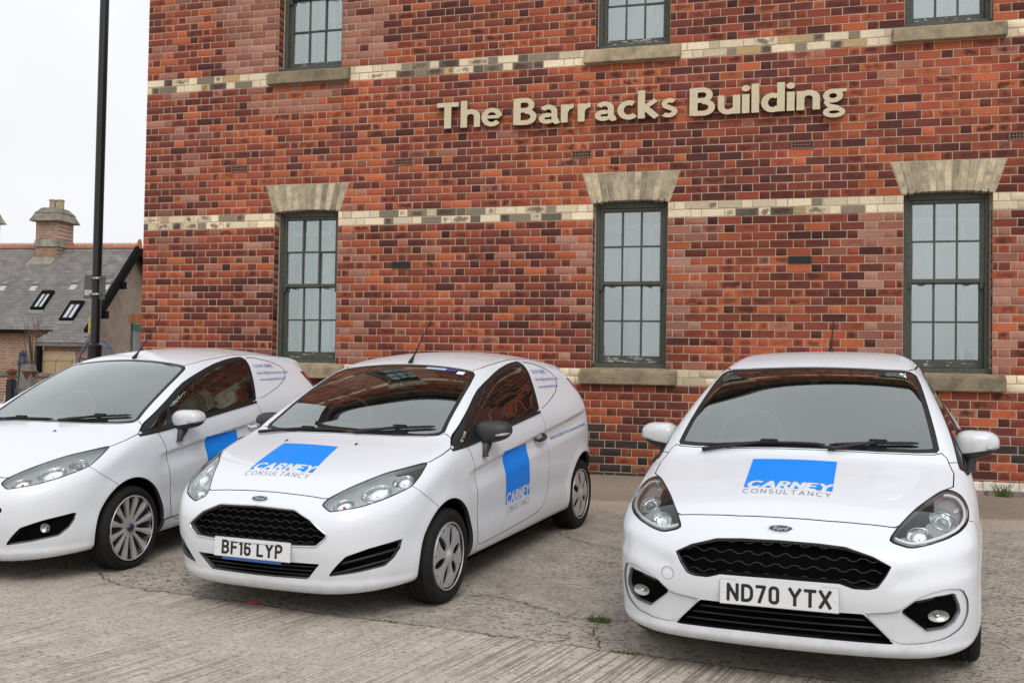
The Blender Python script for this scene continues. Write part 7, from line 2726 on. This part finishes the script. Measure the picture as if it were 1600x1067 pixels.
# chimney
cp = roof_pt(66, 415)
cx, cw = cp[0] - .02, 1.02
ch = empty('chimney', (cx, 0, zr), house)
def cpart(mb, nm, mt, **k): o = mb.build(nm, mt, **k); o.parent = ch
cpart(MB().box(-cw / 2, cw / 2, -.62, .55, -1.2, 1.05), 'stack', M_CBRICK2 if 'M_CBRICK2' in globals() else M_CBRICK)
cpart(MB().hexa([(-cw / 2 - .08, -.70, -.05), (cw / 2 + .08, -.70, -.05), (cw / 2 + .08, .62, -.05), (-cw / 2 - .08, .62, -.05), (-cw / 2 - .01, -.63, .26), (cw / 2 + .01, -.63, .26), (cw / 2 + .01, .56, .26), (-cw / 2 - .01, .56, .26)]), 'flaunching', M_COWL)
cpart(MB().hexa([(-cw / 2 - .22, -.84, 1.04), (cw / 2 + .22, -.84, 1.04), (cw / 2 + .22, .77, 1.04), (-cw / 2 - .22, .77, 1.04), (-cw / 2 - .04, -.66, 1.42), (cw / 2 + .04, -.66, 1.42), (cw / 2 + .04, .59, 1.42), (-cw / 2 - .04, .59, 1.42)]), 'cornice', M_COWL, bevel=.02)
cpart(MB().hexa([(-cw / 2 - .08, -.70, 1.40), (cw / 2 + .08, -.70, 1.40), (cw / 2 + .08, .63, 1.40), (-cw / 2 - .08, .63, 1.40), (-cw / 2 + .14, -.46, 1.66), (cw / 2 - .14, -.46, 1.66), (cw / 2 - .14, .40, 1.66), (-cw / 2 + .14, .40, 1.66)]), 'capping', M_COWL, bevel=.02)
for dx in (-.13, .19):
    cpart(MB().lathe([(.15, 1.6), (.145, 1.98), (.165, 2.0), (.165, 2.06), (.12, 2.06), (.12, 1.8)], 16, Matrix.Translation((dx, dx * .2, 0))), 'chimney_pot', M_POT, auto=40)
cpart(MB().hexa([(-cw / 2 - .22, -.95, -.96 * sl - .02), (cw / 2 - .1, -.95, -.96 * sl - .02), (cw / 2 - .05, -.60, -.60 * sl - .02), (-cw / 2 - .1, -.60, -.60 * sl - .02), (-cw / 2 - .22, -.95, -.95 * sl + .10), (cw / 2 - .1, -.95, -.95 * sl + .10), (cw / 2 - .05, -.60, -.60 * sl + .12), (-cw / 2 - .1, -.60, -.60 * sl + .12)]), 'flashing', M_COWL)
# projecting porch with its own lower roof, rendered front with two boarded windows
pr_ = empty('porch', (0, 0, 0), house)
def pp(mb, nm, mt, **k): o = mb.build(nm, mt, **k); o.parent = pr_
cl, crr = roof_pt(53, 535), roof_pt(133, 535)
xl, xr = cl[0], crr[0]
ylo = (cl[1] + crr[1]) / 2
pe = zr + sl * ylo
down = (-run - .15 - ylo) / cu
mb = MB()
z_e = eave_z - .15 * sl
mb.hexa([(xl, ylo, pe - .14), (xr, ylo, pe - .14), (xr, -run - .10, z_e - .12), (xl + .55, -run - .10, z_e - .12), (xl, ylo, pe - .01), (xr, ylo, pe - .01), (xr, -run - .10, z_e + .03), (xl + .55, -run - .10, z_e + .03)])
pp(mb, 'porch_roof', M_CSL[1])
nr = max(2, int(round(down / exp_)))
for r in range(1, nr + 1):
    yy, zz = -run - .15 - r * exp_ * cu, z_e - r * exp_ * su
    a0 = xl + .55 * (1 - r / nr)
    c = 0
    while True:
        ux = xr - sw_ * (c + .5) - (sw_ / 2 if r % 2 else 0)
        if ux < a0 + sw_ * .3: break
        o = link('slate', slate_me[int(rng.integers(0, 4))], pr_); o.location = (ux, yy, zz + .004); o.rotation_euler = (ang, rng.normal(0, .006), 0)
        c += 1
pp(MB().box(xl + .25, xr - .1, ylo + .30, -run + .1, zb, pe - .10), 'porch_wall', M_CBRICK)
r0, r1 = wall_pt(66, 548, ylo + .25), wall_pt(118, 548, ylo + .25)
pp(MB().box(r0[0], r1[0], ylo + .26, ylo + .31, zb, r0[2]), 'rendered_panel', M_REND)
for (a, bq) in ((70, 87), (95, 112)):
    q0, q1 = wall_pt(a, 563, ylo + .24), wall_pt(bq, 563, ylo + .24)
    pp(MB().box(q0[0], q1[0], ylo + .22, ylo + .27, zb, q0[2]).box(q0[0] - .05, q1[0] + .05, ylo + .20, ylo + .27, q0[2], q0[2] + .06), 'boarded_window', simple('board_buff', (.36, .27, .15), .8))
pp(MB().box(xl + .10, xl + .24, ylo + .05, ylo + .19, zb, pe - .05), 'downpipe', M_FASC)
# gable window with green frame under a brick arch
gx = -.35
def gab(px, py):
    d = RW.T @ np.array([(px - 800) / 1600, (py - 533.5) / 1600, 1.0])
    Rh = np.array([[u_[0], u_[1], 0], [v_[0], v_[1], 0], [0, 0, 1]])
    o_, d_ = Rh @ (CAM - A0 * [1, 1, 0]), Rh @ d
    return o_ + d_ * ((gx - o_[0]) / d_[0])
q0, q1 = gab(205, 506), gab(232, 506)
zt_ = q0[2]; zb_ = gab(205, 590)[2]
gw = empty('gable_window', (gx, q0[1], zb_), house)
def gp_(mb, nm, mt, **k): o = mb.build(nm, mt, **k); o.parent = gw
WW, HH = q1[1] - q0[1], zt_ - zb_
sgw = 1 if WW > 0 else -1
WW = abs(WW)
gp_(MB().box(-.02, .04, min(0, sgw * .12), max(0, sgw * .12), 0, HH).box(-.02, .04, min(sgw * (WW - .1), sgw * WW), max(sgw * (WW - .1), sgw * WW), 0, HH).box(-.02, .04, min(0, sgw * WW), max(0, sgw * WW), HH - .28, HH).box(-.02, .04, min(0, sgw * WW), max(0, sgw * WW), HH * .44, HH * .44 + .08), 'frame', M_GRN)
gp_(MB().box(-.02, .0, min(sgw * .12, sgw * (WW - .1)), max(sgw * .12, sgw * (WW - .1)), 0, HH - .28), 'pane', M_VGL)
for i in range(9):
    t = -.15 + i * (WW + .3) / 9
    gp_(MB().hexa([(-.02, sgw * t, HH + .02 + .10 * math.sin(math.pi * i / 9)), (.05, sgw * t, HH + .02 + .10 * math.sin(math.pi * i / 9)), (.05, sgw * (t + .11), HH + .02 + .10 * math.sin(math.pi * (i + 1) / 9)), (-.02, sgw * (t + .11), HH + .02 + .10 * math.sin(math.pi * (i + 1) / 9)),
                   (-.02, sgw * t, HH + .36 + .10 * math.sin(math.pi * i / 9)), (.05, sgw * t, HH + .36 + .10 * math.sin(math.pi * i / 9)), (.05, sgw * (t + .11), HH + .36 + .10 * math.sin(math.pi * (i + 1) / 9)), (-.02, sgw * (t + .11), HH + .36 + .10 * math.sin(math.pi * (i + 1) / 9))]), 'arch_brick', M_RIDGE)
# neighbour's chimney at the picture edge
pn = at(-20, 346, 52)
nb = tag(empty('far_chimney', (pn[0], pn[1], 0)), 'stone capped chimney of a neighbouring house at the left picture edge', 'chimney')
o = MB().box(-.55, .35, -.5, .5, 0, pn[2] - .1).build('stack', M_CBRICK); o.parent = nb
o = MB().hexa([(-.8, -.7, pn[2] - .1), (.62, -.7, pn[2] - .1), (.62, .7, pn[2] - .1), (-.8, .7, pn[2] - .1), (-.6, -.5, pn[2] + .3), (.42, -.5, pn[2] + .3), (.42, .5, pn[2] + .3), (-.6, .5, pn[2] + .3)]).build('cornice', M_COWL, bevel=.02); o.parent = nb
o = MB().hexa([(-.6, -.5, pn[2] + .28), (.46, -.5, pn[2] + .28), (.46, .5, pn[2] + .28), (-.6, .5, pn[2] + .28), (-.5, -.4, pn[2] + .6), (.25, -.4, pn[2] + .6), (.25, .4, pn[2] + .6), (-.5, .4, pn[2] + .6)]).build('capping', M_COWL, bevel=.02); o.parent = nb

# ================================================================ yard wall, bollard, hoops and relics at the left
WD = 30.0
w0, w1 = unproj(-60, 581, WD + 1), unproj(150, 580, WD)
dirw = (w1 - w0); dirw[2] = 0; Lw = np.linalg.norm(dirw); dirw /= Lw
yw = tag(empty('yard_wall', tuple(w0 * [1, 1, 0])), 'low brick yard wall with stone coping in front of the cottage', 'wall')
yw.rotation_euler = (0, 0, math.atan2(dirw[1], dirw[0]))
topz = w0[2]
o = MB().box(0, Lw, 0, .25, -.5, topz - .10).build('brickwork', M_CBRICK); o.parent = yw
for i in range(int(Lw / .9) + 1):
    o = MB().box(i * .9 + .006, min(i * .9 + .894, Lw), -.05, .30, topz - .10, topz + .02).build('coping_stone', M_COWL, bevel=.015); o.parent = yw
# blue-topped bollard
pbz = unproj(35, 578, WD - .6)
bz_ = gz(pbz[0], pbz[1])
bl = tag(empty('bollard', (pbz[0], pbz[1], bz_)), 'black and blue cast bollard standing above the yard wall', 'bollard')
M_NAVY = simple('navy_paint', (.014, .020, .045), .4)
H = pbz[2] - bz_
k = (WD - .6) / 1600
o = MB().lathe([(.13, 0), (.12, H + 24 * k - .35), (.11, H + 24 * k - .3)], 16).build('post', M_POST, auto=40); o.parent = bl
o = MB().lathe([(.11, H + 24 * k - .3), (.14, H + 24 * k - .28), (.14, H + 24 * k - .18), (.10, H + 24 * k - .12), (.11, H + 26 * k), (.05, H + 30 * k), (.02, H + 31 * k)], 16).build('cap', M_NAVY, auto=40); o.parent = bl
# blue hoop frame (two arched tubes with stays) behind the post
hc = unproj(146, 585, 19.0)
kk = 19.0 / 1600
hz_ = gz(hc[0], hc[1])
hoop = tag(empty('hoop_frame', (hc[0], hc[1], hz_)), 'blue tubular hoop frame arching behind the lamp post', 'hoop')
M_BLUET = simple('blue_tube_paint', (.085, .11, .19), .45)
for (rx, dy) in ((.36, 0), (.30, .22)):
    pts = [(rx * math.cos(t), dy, hc[2] - hz_ + 54 * kk * math.sin(t)) for t in np.linspace(0, math.pi, 22)]
    o = MB().tube([(rx, dy, 0)] + pts + [(-rx, dy, 0)], .022, 8).build('tube', M_BLUET, smooth=True); o.parent = hoop
for t in np.linspace(.15, .85, 6):
    a = math.pi * t
    o = MB().tube([(.36 * math.cos(a), 0, hc[2] - hz_ + 54 * kk * math.sin(a)), (.30 * math.cos(a), .22, hc[2] - hz_ + 54 * kk * math.sin(a))], .012, 6).build('stay', M_BLUET); o.parent = hoop
# rusty relics on posts
M_RUST = simple('rusty_iron', (.14, .055, .028), .9, var=.4, scale=10, bump=.006)
M_STONEG = simple('grey_stone_block', (.17, .16, .145), .95, var=.25, scale=6, bump=.004)
D2 = 26.0
k2 = D2 / 1600


def relic(px, py, label, shape):
    p = unproj(px, py, D2)
    g = gz(p[0], p[1])
    r = tag(empty('relic', (p[0], p[1], g)), label, 'relic')
    return r, p[2] - g


r, h = relic(18, 596, 'rusty iron fitting on a dark post at the left edge', 0)
o = MB().hexa([(-.10, -.1, 0), (.10, -.1, 0), (.10, .1, 0), (-.10, .1, 0), (-.09, -.09, h + .05), (.09, -.09, h + .05), (.09, .09, h + .05), (-.09, .09, h + .05)]).build('post', M_POST, bevel=.01); o.parent = r
o = MB().lathe([(.02, h + .05), (.10, h + .06), (.07, h + .16), (.12, h + .22), (.13, h + .28), (.06, h + .33), (.02, h + .34)], 10).build('fitting', M_RUST, auto=50); o.parent = r
r, h = relic(47, 582, 'rusty dish shaped iron on a stone block by the wall', 0)
o = MB().hexa([(-.16, -.14, 0), (.16, -.14, 0), (.16, .14, 0), (-.16, .14, 0), (-.13, -.11, h + .02), (.12, -.11, h + .0), (.12, .11, h + .0), (-.13, .11, h + .02)]).build('stone', M_STONEG, bevel=.02); o.parent = r
o = MB().lathe([(.03, h - .30), (.10, h - .26), (.15, h - .04), (.20, h + .03), (.17, h + .05), (.05, h - .0)], 14).build('dish', M_RUST, auto=50); o.parent = r
o = MB().tube([(.02, 0, h - .02), (.02, 0, h + .12), (.10, .02, h + .16)], .02, 6).build('pin', M_STONEG); o.parent = r
p = unproj(44, 570, 28.5); g = gz(p[0], p[1])
tag(MB().hexa([(p[0] - .22, p[1] - .15, g), (p[0] + .22, p[1] - .15, g), (p[0] + .22, p[1] + .15, g), (p[0] - .22, p[1] + .15, g), (p[0] - .16, p[1] - .12, p[2] + .02), (p[0] + .18, p[1] - .12, p[2] + .02), (p[0] + .18, p[1] + .12, p[2] + .02), (p[0] - .16, p[1] + .12, p[2] + .02)]).build('stone_block', M_STONEG, bevel=.02),
    'plain grey upright stone block beside the bollard', 'stone')
# white and blue railing scraps at the edge
r, h = relic(8, 622, 'leaning white timber strut with blue rail at the left edge', 0)
o = MB().tube([(-.10, 0, h - .35), (.02, 0, h + .05), (.16, .05, h + .50)], .028, 6).build('strut', simple('white_strut', (.55, .54, .50), .7), smooth=True); o.parent = r
o = MB().tube([(-.5, 0, h + .12), (.35, .05, h + .20), (.55, .05, h + .30)], .02, 6).tube([(.22, .05, 0), (.25, .05, h + .26)], .02, 6).build('rail', M_BLUET); o.parent = r
# bare shrub against the cottage
p = unproj(52, 575, 40); g = gz(p[0], p[1])
sh = tag(empty('bare_shrub', (p[0], p[1], g)), 'bare twiggy shrub against the cottage wall', 'shrub')
mb = MB()
for i in range(16):
    a = rng.random() * 6.28; q = .2 + .7 * rng.random()
    mb.tube([(0, 0, 0), (.25 * q * math.cos(a), .1 * math.sin(a), 1.1), (.6 * q * math.cos(a), .2 * math.sin(a), 1.9 + .5 * rng.random()), (.9 * q * math.cos(a + .3), .2 * math.sin(a), 2.3 + .9 * rng.random())], [.03, .022, .014, .005], 5)
o = mb.build('branch', simple('twig_brown', (.075, .045, .035), .9)); o.parent = sh
# far terrace beyond, closing the view under the skyline
